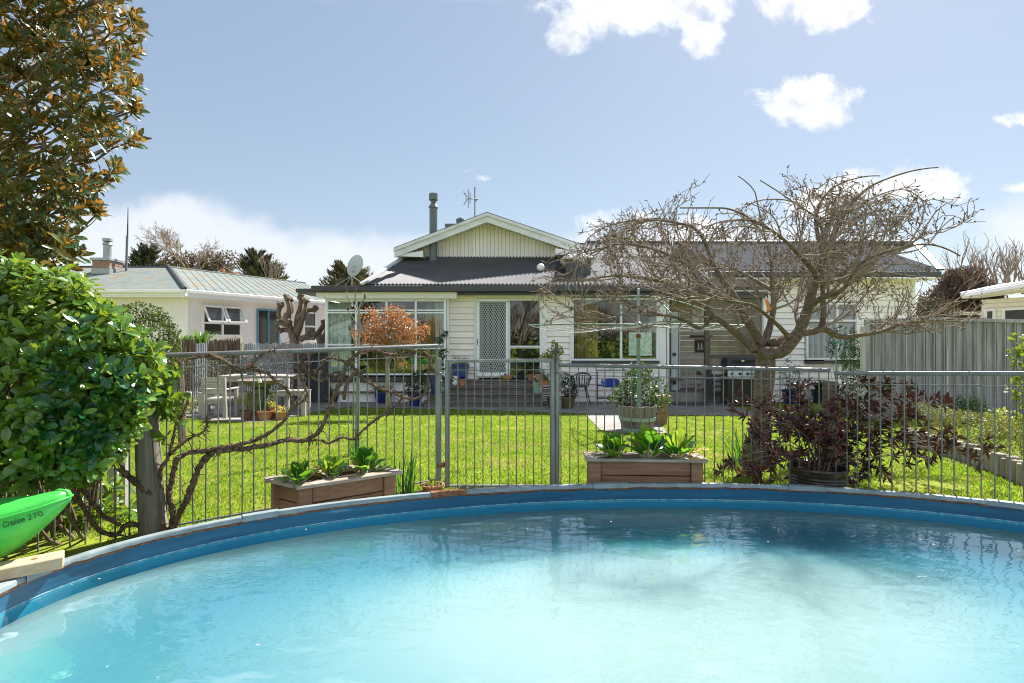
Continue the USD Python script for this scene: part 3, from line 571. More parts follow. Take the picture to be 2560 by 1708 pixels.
part(house, 'room', G().box((X(2080), WD + 2.5, 1.6), (2.6, .05, 3)).box((X(2080), WD + 1.3, .5), (2.6, 2.4, .05)).box((X(2080), WD + 1.3, 3.1), (2.6, 2.4, .05)).box((X(1940), WD + 1.3, 1.6), (.05, 2.4, 3)).box((X(2240), WD + 1.3, 1.6), (.05, 2.4, 3)), m_dark)
# recessed porch between
PD = 15.4
boards(X(1655, PD), X(1932, PD), 0.2, 3.3, PD, m_board_tan)
part(house, 'porch_ceiling', G().box((X(1780, 14.7), 14.65, 3.02), (X(1915) - X(1660) + .1, 1.6, .03)), m_trim)
part(house, 'side_wall', G().box((X(1661), 14.7, 1.5), (.08, 1.4, 3.0)), m_trim); part(house, 'side_wall', G().box((X(1920), 14.75, 1.6), (.08, 1.4, 3.2)), m_board_tan)
part(house, 'porch_beam', G().box((X(1790), 13.95, 2.93), (X(1915) - X(1664), .12, .22), ch=.01), m_char)
part(house, 'downpipe', G().tube([(X(1668), 13.93, 2.9), (X(1668), 13.93, .1)], .035, 10), m_alu, smooth=50)
part(house, 'door_jamb', G().box((X(1686, 14.6), 14.6, 1.35), (.20, .06, 2.3), ch=.01), m_alu)
dj = part(house, 'door_jamb', G().box((X(1698, 14.9), 14.9, 1.35), (.05, .06, 2.3), ch=.01), m_alu)
for pz in (Z(886, 14.6), Z(957, 14.6)): part(dj, 'hinge', G().box((X(1686, 14.55), 14.55, pz), (.09, .03, .09), ch=.006), m_char)
window(X(1727, PD), X(1775, PD), Z(832, PD), Z(765, PD), PD, splits=[X(1750, PD)], m=m_trim, fw=.06, y=-.03)
part(house, 'window_sill', G().box((X(1751, PD), PD - .07, Z(841, PD)), (X(1778, PD) - X(1724, PD), .12, .06)), m_char)
window(X(1855, PD), X(1905, PD), Z(850, PD), Z(745, PD), PD, m=m_trim, fw=.07, y=-.03)
part(house, 'porch_step', G().box((X(1760, 14.3), 14.7, .13), (X(1905) - X(1672), 1.45, .26), ch=.015), m_conc)

# conservatory on the left
CD = 13.78
cx0, cx1 = X(815, CD), X(1118, CD)
cz = lambda py: Z(py, CD)
part(house, 'conservatory_base', G().box(((cx0 + cx1) / 2, CD + .12, cz(956) / 2), (cx1 - cx0 + .02, .1, cz(956)), ch=.01), m_trim)
part(house, 'conservatory_sill', G().box(((cx0 + cx1) / 2, CD + .08, cz(948.5)), (cx1 - cx0 + .04, .18, cz(942) - cz(955)), ch=.01), m_char)
cv = part(house, 'conservatory', G().box(((cx0 + cx1) / 2, CD, cz(747.5)), (cx1 - cx0, .09, .06), ch=.01), m_alu)
posts = (817, 891, 967, 1040, 1113)
for i, p in enumerate(posts): part(cv, 'mullion', G().box((X(p, CD), CD, (cz(942) + cz(750)) / 2), (.075 if i in (0, 4) else .06, .085, cz(750) - cz(942) - .002), ch=.01), m_alu)
for a, b in zip(posts[:-1], posts[1:]):
    xa_, xb_ = X(a, CD) + .035, X(b, CD) - .035
    for k, (zt, zb_) in enumerate(((752, 776), (782, 862), (871, 936))):
        for zz in (zt, zb_): part(cv, 'transom', G().box(((xa_ + xb_) / 2, CD - .01, cz(zz)), (xb_ - xa_ - .003, .07, .045), ch=.008), m_alu)
        tw = .004 * math.sin(a + k)
        part(cv, 'pane', G().add([(xa_, CD + .01 - tw, cz(zb_)), (xb_, CD + .01 + tw, cz(zb_)), (xb_, CD + .012 + tw, cz(zt)), (xa_, CD + .012 - tw, cz(zt))], [[0, 1, 2, 3]]), m_pane)
m_glassroof = panemat('roof_glass', (0.35, 0.38, 0.40), 1.5)
ry0, rz0, ry1, rz1 = CD - .12, cz(745), CD + .55, cz(745) + .20
part(cv, 'glass_roof', G().add([(cx0 - .02, ry0, rz0), (cx1, ry0, rz0), (cx1, ry1, rz1), (cx0 - .02, ry1, rz1)], [[0, 1, 2, 3]]), m_glassroof)
for xg in np.linspace(cx0, cx1, 7): part(cv, 'glazing_bar', G().bar((xg, ry0 - .05, rz0 - .01), (xg, ry1, rz1 + .01), .05, .05, ch=.01), m_alu)
part(cv, 'side_panel', G().box((cx1 + .02, CD + .1, (cz(735)) / 2 + .2), (.04, .25, cz(750) - .3)), m_trim)
part(cv, 'side_panel', G().box((cx0 - .01, CD + 1.2, 1.5), (.03, 2.3, 2.5)), m_trim)
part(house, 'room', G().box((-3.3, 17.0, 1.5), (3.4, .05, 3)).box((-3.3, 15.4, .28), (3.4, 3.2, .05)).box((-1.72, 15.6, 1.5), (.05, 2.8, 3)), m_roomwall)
curtain(X(822, 14.1), X(880, 14.1), cz(937), cz(755), 14.05, m_curtain, 6); curtain(X(1088, 14.1), X(1110, 14.1), cz(937), cz(755), 14.05, m_curtain, 4); curtain(X(1065, 14.2), X(1088, 14.2), cz(937), cz(755), 14.15, m_ochre, 3)

# upper gable
GD = 15.75; RD = 15.2
gz = lambda py, D=GD: Z(py, D)
ap, le, ri = (X(1217, RD), Z(535, RD)), (X(985.5, RD), Z(624, RD)), (X(1460, RD), Z(618, RD))
def rake(p, q, h, m, y=RD, t=.05):
    return G().poly([(p[0], y, p[1]), (q[0], y, q[1]), (q[0], y, q[1] - h), (p[0], y, p[1] - h)], (0, t, 0))
g1 = part(house, 'gable', rake(le, ap, .24, m_barge).tm(trimesh.Trimesh(*rake(ap, ri, .24, m_barge).arr(), process=False)), m_barge)
part(g1, 'barge_board', rake((le[0] - .02, le[1] + .03), (ap[0], ap[1] + .035), .09, m_barge, RD - .03, .03), m_barge); part(g1, 'barge_board', rake((ap[0], ap[1] + .035), (ri[0] + .02, ri[1] + .03), .09, m_barge, RD - .03, .03), m_barge)
for p in (le, ri):                                                     # boxed eave returns
    s_ = 1 if p is le else -1
    part(g1, 'eave_box', G().poly([(p[0] + .02 * s_, RD + .03, p[1] - .15), (p[0] + .85 * s_, RD + .03, p[1] + .12 - .15), (p[0] + .85 * s_, RD + .03, p[1] - .22), (p[0] + .02 * s_, RD + .03, p[1] - .19)], (0, .6, 0)), m_trim)
for p in (le, ri):
    part(g1, 'roof_slope', G().poly([(p[0], RD - .02, p[1] + .03), (ap[0], RD - .02, ap[1] + .03), (ap[0], 23, ap[1] + .03), (p[0], 23, p[1] + .03)], (0, 0, .03)), m_roof)
    part(g1, 'soffit', G().poly([(p[0], RD + .05, p[1] - .16), (ap[0], RD + .05, ap[1] - .16), (ap[0], GD + .05, ap[1] - .16), (p[0], GD + .05, p[1] - .16)], (0, 0, .02)), m_trim)
gx0, gx1, zb0 = X(1062, GD), X(1408, GD), zg + SL * (GD - DG) + .0
bw = .115; xx = gx0 - .5
while xx < gx1 + .35:
    xm = xx + bw / 2
    side = le if xm < ap[0] else ri
    top = side[1] + (ap[1] - side[1]) * (xm - side[0]) / (ap[0] - side[0]) - .17
    if top > zb0 + .05: part(g1, 'vertical_board', G().box((xm, GD, (zb0 - .08 + top) / 2), (bw - .008, .03, top - zb0 + .08), ch=.004), m_white)
    xx += bw
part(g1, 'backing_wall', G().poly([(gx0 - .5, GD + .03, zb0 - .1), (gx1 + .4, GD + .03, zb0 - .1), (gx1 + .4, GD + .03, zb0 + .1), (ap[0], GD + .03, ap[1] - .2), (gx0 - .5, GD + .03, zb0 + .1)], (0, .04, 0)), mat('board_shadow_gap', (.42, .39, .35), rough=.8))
# flues, vents and skylight on the roof
def flue(px, y0, y1, D, r, name='flue'):
    x = X(px, D); zt, zb_ = Z(y0, D), Z(y1, D); h = zt - zb_
    f_ = part(house, name, G().lathe([(0, zb_), (r, zb_), (r, zt - .42 * min(1, h / 1.5)), (0, zt - .42 * min(1, h / 1.5))], (x, D, 0), 20), m_flue, smooth=40)
    k = min(1, h / 1.5)
    part(f_, 'cowl', G().lathe([(r, zt - .44 * k), (r * 1.22, zt - .42 * k), (r * 1.18, zt - .39 * k), (r * .62, zt - .28 * k), (r * .62, zt - .19 * k), (r * 1.12, zt - .19 * k), (r * 1.12, zt), (r * 1.06, zt), (r * 1.02, zt - .03), (0, zt - .05)], (x, D, 0), 20), m_flue, smooth=40)
    part(f_, 'flashing', G().lathe([(r * 1.7, zb_ - .12), (r * 1.5, zb_), (r * 1.02, zb_ + .03)], (x, D, 0), 20), m_char, smooth=40)
flue(1083.5, 485, 655, 15.42, .12)
fx, fz = X(1151, 17.5), Z(570, 17.5)
part(house, 'vent_cowl', G().lathe([(.13, fz - .6), (.13, fz), (.17, fz + .03), (.16, fz + .10), (.1, fz + .16), (.13, fz + .17), (.16, fz + .27), (.10, fz + .33), (0, fz + .36)], (fx, 17.5, 0), 18), m_flue, smooth=40)
part(house, 'vent_tray', G().box((X(1130, 17.3), 17.3, Z(567, 17.3)), (.42, .5, .10), ch=.01), m_flue)
SD = 14.25
sk = part(house, 'skylight', G().poly([(X(1415, SD), SD, Z(645, SD)), (X(1477, SD), SD, Z(645, SD)), (X(1477, SD), SD, Z(690, SD)), (X(1415, SD), SD, Z(690, SD))], (0, .9, .0)), m_char)
dm = trimesh.creation.icosphere(3); dm.vertices = dm.vertices[:, :] * [.5, .55, .22]; 
part(sk, 'dome', (dm.vertices + [X(1450, SD), SD + .5, Z(646, SD)], dm.faces), mat('opal_dome', (.72, .74, .75), rough=.15), smooth=True)
part(sk, 'dome_kerb', G().box((X(1450, SD), SD + .5, Z(646, SD) + .01), (.92, 1.14, .05), ch=.01), m_barge)
bv = trimesh.creation.icosphere(2); part(house, 'ball_vent', (bv.vertices * .115 + [X(1350, 14.9), 14.55, Z(669, 14.55) ], bv.faces), m_trim, smooth=True)
# ================================================================ POOL FENCE
m_galv = mat('galvanised_steel', (0.13, 0.13, 0.125), (0.19, 0.19, 0.185), scale=14, detail=7, rough=0.5, metal=0.3, spec=0.5, third=(0.8, (0.24, 0.24, 0.23)))
m_galvpost = mat('stained_galvanised_post', (0.16, 0.17, 0.16), (0.26, 0.27, 0.25), scale=9, detail=8, rough=0.5, metal=0.4, third=(0.78, (0.17, 0.11, 0.07)), stretch=(1, 1, .3))
def kd(px, px0, D0, px1, D1):
    """Depth along the straight panel from (px0, D0) to (px1, D1)."""
    xa, xb = (px0 - 1280) / FPX * D0, (px1 - 1280) / FPX * D1; k = (px - 1280) / FPX
    s = (D1 - D0) / (xb - xa); return (D0 - s * xa) / (1 - s * k)
def panel(name, label, a, b, z_top, z_bot, n_bars, rail_r=.0165, wire=.085, bot=True, frame=False, bar_r=.0048, group='pool fence panels'):
    """Fence panel from a to b (plan points): round top rail, thin upper wire, foot wire and upright bars. z_top, z_bot: (left, right)."""
    a, b = np.asarray(a, float), np.asarray(b, float); d = unit(b - a)
    P = lambda t, z: np.array([*(a + (b - a) * t), z])
    t_ = thing(name, label, 'pool fence' if not frame else 'gate', (*(a + b) / 2, min(z_bot) - .03), None if frame else group)
    zt = lambda t: z_top[0] + (z_top[1] - z_top[0]) * t
    zb = lambda t: z_bot[0] + (z_bot[1] - z_bot[0]) * t
    rr = .006
    if frame:
        part(t_, 'frame_rail', G().bar(P(.012, zt(0) - .016), P(.988, zt(1) - .016), .03, .03, ch=.005), m_galvpost)
        part(t_, 'frame_rail', G().bar(P(.03, zb(0)), P(.97, zb(1)), .03, .03, ch=.005), m_galvpost)
        for t in (.016, .984): part(t_, 'stile', G().bar(P(t, zb(t) - .03), P(t, zt(t)), .032, .032, ch=.005), m_galvpost)
    else:
        part(t_, 'top_rail', G().tube([P(0, zt(0)), P(.5, zt(.5)), P(1, zt(1))], rail_r, 12), m_galv, smooth=40)
        part(t_, 'bottom_rail', G().tube([P(0, zb(0) + .03), P(1, zb(1) + .03)], .007, 8), m_galv, smooth=40)
    part(t_, 'upper_wire', G().tube([P(.01, zt(0) - wire), P(.99, zt(1) - wire)], rr * .75, 6), m_galv, smooth=40)
    for i in range(n_bars):
        t = (i + .5) / n_bars if frame else (i + .15) / (n_bars - .7)
        off = np.array([-d[1], d[0], 0]) * .007
        bow = .002 * math.sin(i * 2.3)
        part(t_, 'bar', G().tube([P(t, zb(t)) - off, P(t + bow, (zb(t) + zt(t)) / 2) - off, P(t, zt(t) - (.03 if frame else .005)) - off], bar_r, 6), m_galv, smooth=40)
    return t_
def plan(px, D): return np.array([(px - 1280) / FPX * D, D])
# left run (rising towards the left of the gate), continued behind the hedge
LF = lambda px: kd(px, 440, 3.40, 1087, 4.35)
pL0, pL1 = plan(412, LF(412)), plan(1094, LF(1094))
panel('pool_fence', 'long left galvanised fence panel, twisted bare vine climbing over it', pL0, pL1, (1.558, 1.613), (.40, .445), int(np.linalg.norm(pL1 - pL0) / .0735) + 1)
pF = pL0 + unit(pL0 - pL1) * .03; pF0 = pF + unit(pL0 - pL1) * 1.55
panel('pool_fence', 'galvanised fence panel half buried in the big glossy hedge behind the kayak', pF0, pF, (1.50, 1.54), (.32, .37), 22)
# gate and its posts
gA, gB = plan(1113, 4.36), plan(1386, 4.36)
gate = panel('pool_gate', 'galvanised square-tube gate between two round posts', gA, gB, (1.50, 1.505), (.415, .415), 13, frame=True, wire=.095)
part(gate, 'hinge_bracket', G().box((gA[0] - .03, 4.36, .60), (.06, .02, .045), ch=.004).box((gA[0] - .05, 4.355, .60), (.03, .05, .03), ch=.004), m_rust)
part(gate, 'hinge_bracket', G().box((gA[0] - .03, 4.36, 1.24), (.05, .02, .03), ch=.004).tube([(gA[0] - .035, 4.35, 1.22), (gA[0] - .035, 4.35, 1.30)], .011, 8).ball((gA[0] - .035, 4.35, 1.31), .013, 1), m_galv)
part(gate, 'latch', G().box((gB[0] + .012, 4.345, 1.545), (.022, .022, .11), ch=.004).box((gB[0] + .012, 4.345, 1.56), (.055, .03, .035), ch=.005).tube([(gB[0] + .012, 4.345, 1.595), (gB[0] + .012, 4.345, 1.625)], .009, 8), m_char)
def post(x, y, z0, z1, r, label):
    t_ = thing('fence_post', label, 'fence post', (x, y, z0), None)
    part(t_, 'post', G().lathe([(0, z0), (r, z0), (r, z1 - .004), (r - .003, z1), (0, z1 - .006)], (x, y, 0), 18), m_galvpost, smooth=40)
    part(t_, 'clamp', G().lathe([(r + .001, z1 - .14), (r + .004, z1 - .138), (r + .004, z1 - .122), (r + .001, z1 - .12)], (x, y, 0), 18).box((x - r - .018, y - .01, z1 - .13), (.03, .012, .014)), m_galv, smooth=40)
post(plan(1096, 4.36)[0], 4.36, .33, 1.507, .026, 'round steel post on the gate\'s hinge side, left of the gate')
post(plan(1393, 4.37)[0], 4.37, .33, 1.517, .021, 'round steel latch post right of the gate')
# right run: two stepped panels
RF = lambda px: kd(px, 1399, 4.36, 2072, 4.12)
p0, p1 = plan(1399, 4.36), plan(2074, 4.12)
panel('pool_fence', 'galvanised fence panel right of the gate, in front of the barrel and cherry trunk', p0, p1, (1.450, 1.420), (.40, .38), int(np.linalg.norm(p1 - p0) / .0722) + 1)
q0, q1 = plan(2086, 4.10), plan(2640, 3.40)
panel('pool_fence', 'rightmost galvanised fence panel, stepped lower, in front of the iron shed', q0, q1, (1.395, 1.437), (.36, .37), int(np.linalg.norm(q1 - q0) / .0715) + 1)

# timber posts
m_oldwood = mat('weathered_grey_timber', (0.11, 0.09, 0.07), (0.27, 0.23, 0.185), scale=11, detail=10, rough=0.9, spec=0.15, bump=0.7, bscale=16, stretch=(2.2, 2.2, .12), third=(0.8, (0.30, 0.26, 0.21)))
def old_post(pts, r, seed):
    g = G(); p = spline(pts, 18); n_ = 28; a = np.arange(n_) * 2 * np.pi / n_
    rr = np.array(r) if np.ndim(r) else np.full(2, r); rad = np.interp(np.linspace(0, 1, len(p)), [0, 1], rr)
    v = []
    for i, c in enumerate(p):
        w = 1 + .26 * (meshkit.noise(np.column_stack([np.cos(a) * 3.4, np.sin(a) * 3.4, np.full(n_, i * .12)]), seed) - .5)
        v.append(np.column_stack([c[0] + rad[i] * w * np.cos(a), c[1] + rad[i] * w * np.sin(a), np.full(n_, c[2]) + (.012 * np.sin(a + 1) if i == len(p) - 1 else 0)]))
    v = np.vstack(v + [p[-1:]]); q = np.arange(n_); f = []
    for i in range(len(p) - 1): f += [[i * n_ + b, i * n_ + (b + 1) % n_, (i + 1) * n_ + (b + 1) % n_, (i + 1) * n_ + b] for b in q]
    m = (len(p) - 1) * n_; g.add(v, f); top = [[m + b, m + (b + 1) % n_, len(v) - 1] for b in q]; g.f.append(np.array(top))
    return g
pD = 3.33
w_post = thing('timber_post', 'tall weathered round timber post with drying cracks, left beside the vine', 'post', at(379, 1345, pD))
part(w_post, 'shaft', old_post([at(381, 1352, pD), at(375, 1200, pD), at(362, 962, pD)], (.083, .060), 3), m_oldwood, smooth=50)
part(w_post, 'drying_crack', G().tube([at(388, 1230, pD - .079), at(383, 1130, pD - .071), at(376, 1040, pD - .066)], [.001, .0035, .001], 4), m_dark)
p2 = thing('timber_post', 'short dark timber post behind the right fence above the purple shrub', 'post', at(2078, 1170, 4.9))
part(p2, 'shaft', G().box((at(2076, 1060, 4.9) + [0, 0, 0]), (.105, .10, at(0, 952, 4.9)[2] - at(0, 1168, 4.9)[2]), ch=.008), m_dkwood)

# picket fence behind the left panel
m_picket = mat('grey_picket_timber', (0.34, 0.32, 0.28), (0.48, 0.46, 0.42), scale=7, detail=8, rough=0.85, bump=0.3, stretch=(2, 2, .2), vary=.1)
pk = thing('picket_fence', 'low old timber picket fence under the big hedge', 'fence', at(225, 1390, 3.9))
for i, px in enumerate((-60, 5, 75, 143, 186, 236, 280)):
    D = 3.95 - .0006 * (px - 140); a = at(px, 1168 + 4 * math.sin(i * 2.1), D); z0 = .30
    part(pk, 'picket', G().poly([(a[0] - .037, D, z0), (a[0] + .037, D, z0), (a[0] + .037, D, a[2] - .03), (a[0], D, a[2] + .01), (a[0] - .037, D, a[2] - .03)], (0, .018, 0)), m_picket)
part(pk, 'rail', G().bar(at(-120, 1222, 4.09), at(312, 1222, 3.86), .035, .07, ch=.004), m_picket)
a = at(312, 1113, 3.8); part(pk, 'end_post', G().box((a[0], 3.8, (a[2] + .28) / 2), (.045, .06, a[2] - .28), ch=.005), m_picket)
# ================================================================ PLANT BUILDING
T_BROAD = np.array([[0, 0, 0], [.3, .30, .05], [.3, 0, .0], [.3, -.30, .05], [.68, .5, .04], [.68, 0, -.02], [.68, -.5, .04], [.93, .26, -.05], [.93, -.26, -.05], [1.0, 0, -.09]])
F_BROAD = np.array([[0, 2, 1], [0, 3, 2], [1, 2, 5], [1, 5, 4], [2, 3, 6], [2, 6, 5], [4, 5, 7], [5, 6, 8], [5, 9, 7], [5, 8, 9]])
T_LANCE = np.array([[0, 0, 0], [.4, .5, .05], [.4, 0, -.03], [.4, -.5, .05], [.75, .3, -.03], [.75, -.3, -.03], [1, 0, -.14]])
F_LANCE = np.array([[0, 2, 1], [0, 3, 2], [1, 2, 4], [2, 3, 5], [2, 5, 4], [4, 5, 6]])
T_SMALL = np.array([[0, 0, 0], [.5, .5, .08], [.5, -.5, .08], [1, 0, -.05]]); F_SMALL = np.array([[0, 2, 1], [1, 2, 3]])
def leaves(P, d, nrm, L, W, T=T_BROAD, F=F_BROAD):
    """Leaves at P along d, faces towards nrm, length L, width W. Returns (n, k, 3) vertices."""
    d = unit(d); nrm = nrm - d * (nrm * d).sum(1, keepdims=True); nrm = unit(nrm); s = np.cross(nrm, d)
    L = np.broadcast_to(L, (len(P),))[:, None, None]; W = np.broadcast_to(W, (len(P),))[:, None, None]
    return P[:, None] + L * T[None, :, :1] * d[:, None] + W * T[None, :, 1:2] * s[:, None] + L * T[None, :, 2:] * nrm[:, None]
def leafmesh(V, F):
    n_, k = V.shape[:2]; return V.reshape(-1, 3), (F[None] + (np.arange(n_) * k)[:, None, None]).reshape(-1, 3)
def foliage(parent, V, F, m, singles=0, name='foliage', leaf='leaf', keep=None):
    """The nearest visible leaves as parts of their own, the rest as one part."""
    c = V.mean(1); pick = np.zeros(len(V), bool)
    if singles:
        k = c[:, 0] / np.maximum(c[:, 1], .1); v = (ZC - c[:, 2]) / np.maximum(c[:, 1], .1)
        infr = (np.abs(k) < .99) & (np.abs(v) < .66) & (c[:, 1] > .5)
        if keep is not None: infr &= keep
        dist = np.linalg.norm(c - [0, 0, ZC], axis=1) + np.where(infr, 0, 1e3)
        idx = np.argsort(dist)[:min(singles, int(infr.sum()))]; pick[idx] = True
        for q in idx: part(parent, leaf, (V[q], F), m)
    if (~pick).any(): part(parent, name, leafmesh(V[~pick], F), m, kind='stuff')
def rand_dir(r, n_, up=0.0):
    v = r.normal(size=(n_, 3)); v[:, 2] += up; return unit(v)
def whorls(r, tips, axes, per, L, W, spread=1.0, T=T_BROAD, F=F_BROAD, jitter=.25):
    """Rosettes of leaves round each shoot tip."""
    Ps, ds, ns, Ls = [], [], [], []
    n_ = len(tips); axes = unit(axes)
    a = np.cross(axes, rand_dir(r, n_)); a = unit(a); b = np.cross(axes, a)
    for k in range(per):
        th = k * 2.39996 + r.uniform(-.3, .3, n_); q = (k + .5) / per
        rad = a * np.cos(th)[:, None] + b * np.sin(th)[:, None]
        open_ = (0.35 + .85 * q) * spread + r.normal(size=n_) * .12
        d = axes * np.cos(open_)[:, None] + rad * np.sin(open_)[:, None]
        d = unit(d + r.normal(size=(n_, 3)) * jitter * .5)
        nn = axes * np.sin(open_)[:, None] - rad * np.cos(open_)[:, None]
        Ps.append(tips - axes * (q * .04 * L / .1)[..., None] if np.ndim(q * L) else tips - axes * q * .4 * L); ds.append(d); ns.append(nn); Ls.append(r.uniform(.58, 1.28, n_) * (0.6 + .5 * q if q < .4 else 1))
    P, d, nn, s = np.vstack(Ps), np.vstack(ds), np.vstack(ns), np.concatenate(Ls)
    return leaves(P, d, nn, L * s, W * s * r.uniform(.85, 1.15, len(s)), T, F)
def blob_points(r, n_, centers, radii, shell=.75, seed=0, rough=.35, zmin=None):
    """Points near the uneven surface of a union of ellipsoids, with outward normals."""
    centers, radii = np.asarray(centers, float), np.asarray(radii, float); out, nor = [], []
    vol = np.prod(radii, 1) ** (2 / 3); k = r.choice(len(centers), n_ * 3, p=vol / vol.sum())
    d = rand_dir(r, n_ * 3); s = shell + (1.05 - shell) * r.uniform(size=n_ * 3) ** .6
    bump_ = 1 + rough * (meshkit.fbm(centers[k] + d * radii[k] * 3.0 / radii[k].max() + seed, 3, seed) - .5)
    p = centers[k] + d * radii[k] * (s * bump_)[:, None]
    inside = np.zeros(len(p), bool)
    for c, q in zip(centers, radii): inside |= (((p - c) / q) ** 2).sum(1) < (shell * .93) ** 2
    ok = ~inside
    if zmin is not None: ok &= p[:, 2] > zmin
    p, nn = p[ok][:n_], unit(d / radii[k])[ok][:n_]
    return p, nn
def twig(r, a, d, L, bend=0., droop=0., n_=6, wig=.12):
    """A crooked stem from a along d."""
    p = [np.asarray(a, float)]; d = unit(d)
    for i in range(n_ - 1):
        d = unit(d + r.normal(size=3) * wig + np.array([0, 0, -droop + bend * 1.0]) / n_); p.append(p[-1] + d * L / (n_ - 1))
    return np.array(p)
def bark_tube(g, pts, r0, r1, seed, sides=9, n_=30, rough=.35, freq=9.0, power=1.0):
    """A limb with lumpy bark."""
    p = spline(pts, n_); s = np.linspace(0, 1, n_); rad = r1 + (r0 - r1) * (1 - s) ** power
    before = g.n; g.tube(p, rad, sides)
    v = g.v[-1]; m = n_ * sides; c = np.repeat(p, sides, 0)
    w = 1 + rough * (meshkit.fbm(v[:m] * freq / max(r0, .01) * .03 + seed, 3, seed) - .5) * 2
    v[:m] = c + (v[:m] - c) * w[:, None]
    return p
# ================================================================ VINE, HEDGES, MAGNOLIA
m_vine = mat('vine_bark', (0.055, 0.034, 0.022), (0.19, 0.13, 0.085), scale=45, detail=8, rough=0.95, spec=0.1, bump=0.9, bscale=60, bdist=.006)
r = np.random.default_rng(21)
vine = thing('bare_vine', 'leafless old twisted vine with flaking bark trained along the left fence', 'vine', at(418, 1335, 3.3))
VD = lambda px: LF(px) - .035
def vpts(l, off=0.0): return np.array([at(x, y, VD(x) + off + .015 * math.sin(x * .05 + y * .03)) for x, y in l])
VL = [([(413, 1336), (389, 1270), (373, 1235), (319, 1190), (271, 1155), (223, 1162), (160, 1174), (60, 1190)], .021, .014),
      ([(426, 1330), (432, 1289), (423, 1236), (433, 1183), (440, 1152), (468, 1134), (510, 1127), (546, 1120), (598, 1111), (637, 1101), (672, 1082), (710, 1053), (735, 1015), (760, 1001), (767, 983), (753, 945), (742, 913)], .018, .009),
      ([(432, 1320), (454, 1275), (468, 1246), (482, 1208), (496, 1173), (518, 1145), (546, 1129), (581, 1124), (616, 1122), (651, 1115), (686, 1108), (721, 1099), (756, 1103), (781, 1092), (800, 1075), (813, 1048), (827, 1015), (836, 983), (853, 952), (869, 909), (884, 893), (905, 880), (937, 876), (968, 886), (1010, 886), (1032, 888), (1040, 876)], .020, .011),
      ([(405, 1310), (398, 1271), (398, 1236), (403, 1173), (419, 1148), (433, 1096), (440, 1060), (454, 1040), (470, 1000)], .015, .006),
      ([(419, 1145), (447, 1117), (475, 1096), (510, 1078), (518, 1060), (517, 1032)], .008, .007),
      ([(860, 1000), (888, 935), (926, 958), (947, 970), (979, 981), (1006, 992), (1032, 998), (1057, 989), (1067, 968), (1072, 930), (1076, 899), (1059, 880)], .013, .008),
      ([(1006, 994), (989, 1015), (964, 1034), (939, 1050), (907, 1076), (881, 1099), (857, 1094), (820, 1108), (799, 1100), (770, 1105)], .009, .009),
      ([(523, 886), (569, 908), (601, 926), (630, 926), (658, 928), (687, 951), (713, 969), (730, 994), (739, 1015)], .012, .010),
      ([(411, 917), (440, 906), (472, 897), (523, 889)], .005, .008),
      ([(756, 903), (767, 931), (785, 946), (802, 952), (822, 940), (845, 930), (853, 945)], .011, .008),
      ([(782, 937), (802, 914), (822, 894), (850, 900), (869, 909)], .007, .009),
      ([(620, 928), (650, 890), (668, 880), (690, 876)], .008, .004), ([(872, 905), (890, 925), (905, 940)], .01, .01),
      ([(165, 1180), (215, 1280), (255, 1330), (290, 1338), (320, 1310), (360, 1320), (395, 1336)], .011, .014), ([(190, 1180), (215, 1230), (250, 1280), (300, 1312)], .010, .012)]
for k, (l_, r0, r1) in enumerate(VL):
    g = G(); p = bark_tube(g, vpts(l_), r0, r1, k + 1, 10, max(24, len(l_) * 11), .8, 34)
    if k in (0, 2, 5, 7): bark_tube(g, vpts(l_, .012) + r.normal(size=(len(l_), 3)) * .006, r0 * .6, r1 * .6, k + 40, 7, max(24, len(l_) * 11), .9, 34)
    part(vine, 'stem', g, m_vine, smooth=True)
    sp = G()
    for q in range(len(p) // 2):
        i = r.integers(2, len(p)); d = unit(r.normal(size=3) * [1, .5, 1]); Lq = r.uniform(.015, .05) if r.uniform() < .8 else r.uniform(.06, .13)
        t_ = twig(r, p[i], d, Lq, n_=4, wig=.35); sp.tube(t_, np.linspace(.0045, .002, 4), 5)
    part(vine, 'spurs', sp, m_vine, kind='stuff', smooth=True)

# big glossy hedge
m_hedgeleaf = leafmat('glossy_hedge_leaf', [(0, (0.007, 0.055, 0.02)), (0.55, (0.014, 0.09, 0.022)), (0.82, (0.05, 0.155, 0.024)), (1, (0.17, 0.27, 0.035))], [(0, (0.03, 0.08, 0.025)), (1, (0.09, 0.15, 0.05))], trans=0.22, tcol=[(0, (0.03, 0.13, 0.01)), (0.5, (0.12, 0.32, 0.012)), (.8, (0.35, .52, .02)), (1, (0.55, 0.62, 0.04))], rough=0.22, spec=0.8)
m_stem = mat('brown_stem', (0.10, 0.065, 0.04), (0.17, 0.12, 0.08), scale=20, rough=.9)
r = np.random.default_rng(5)
hd = thing('hedge_shrub', 'big rounded shrub of glossy obovate green leaves left of the fence', 'shrub', (-3.0, 3.3, .3))
HB = [(60, 950, .0, .42), (150, 850, .0, .36), (225, 950, -.05, .33), (280, 905, .0, .23), (120, 1050, -.05, .34), (10, 800, .15, .34), (110, 785, .2, .27), (195, 1080, -.1, .26), (265, 1020, -.1, .22), (320, 960, .1, .20), (-90, 950, .1, .5), (-90, 830, .3, .42), (190, 805, .15, .22), (40, 1090, -.05, .26), (238, 800, .1, .13), (165, 745, .2, .13), (395, 935, .12, .10), (415, 1000, .1, .09), (318, 910, .1, .15)]
cs, rs = [], []
for x_, y_, dd, R_ in HB: D_ = LF(max(x_, 30)) - .16 + dd; cs.append(at(x_, y_, D_)); rs.append((R_, R_ * .8 if R_ < .3 else .26, R_))
p, nn = blob_points(r, 1750, cs, rs, .66, 3, .7, zmin=.70)
ok_ = pool_dist(p[:, 0], p[:, 1]) > .06; p, nn = p[ok_], nn[ok_]
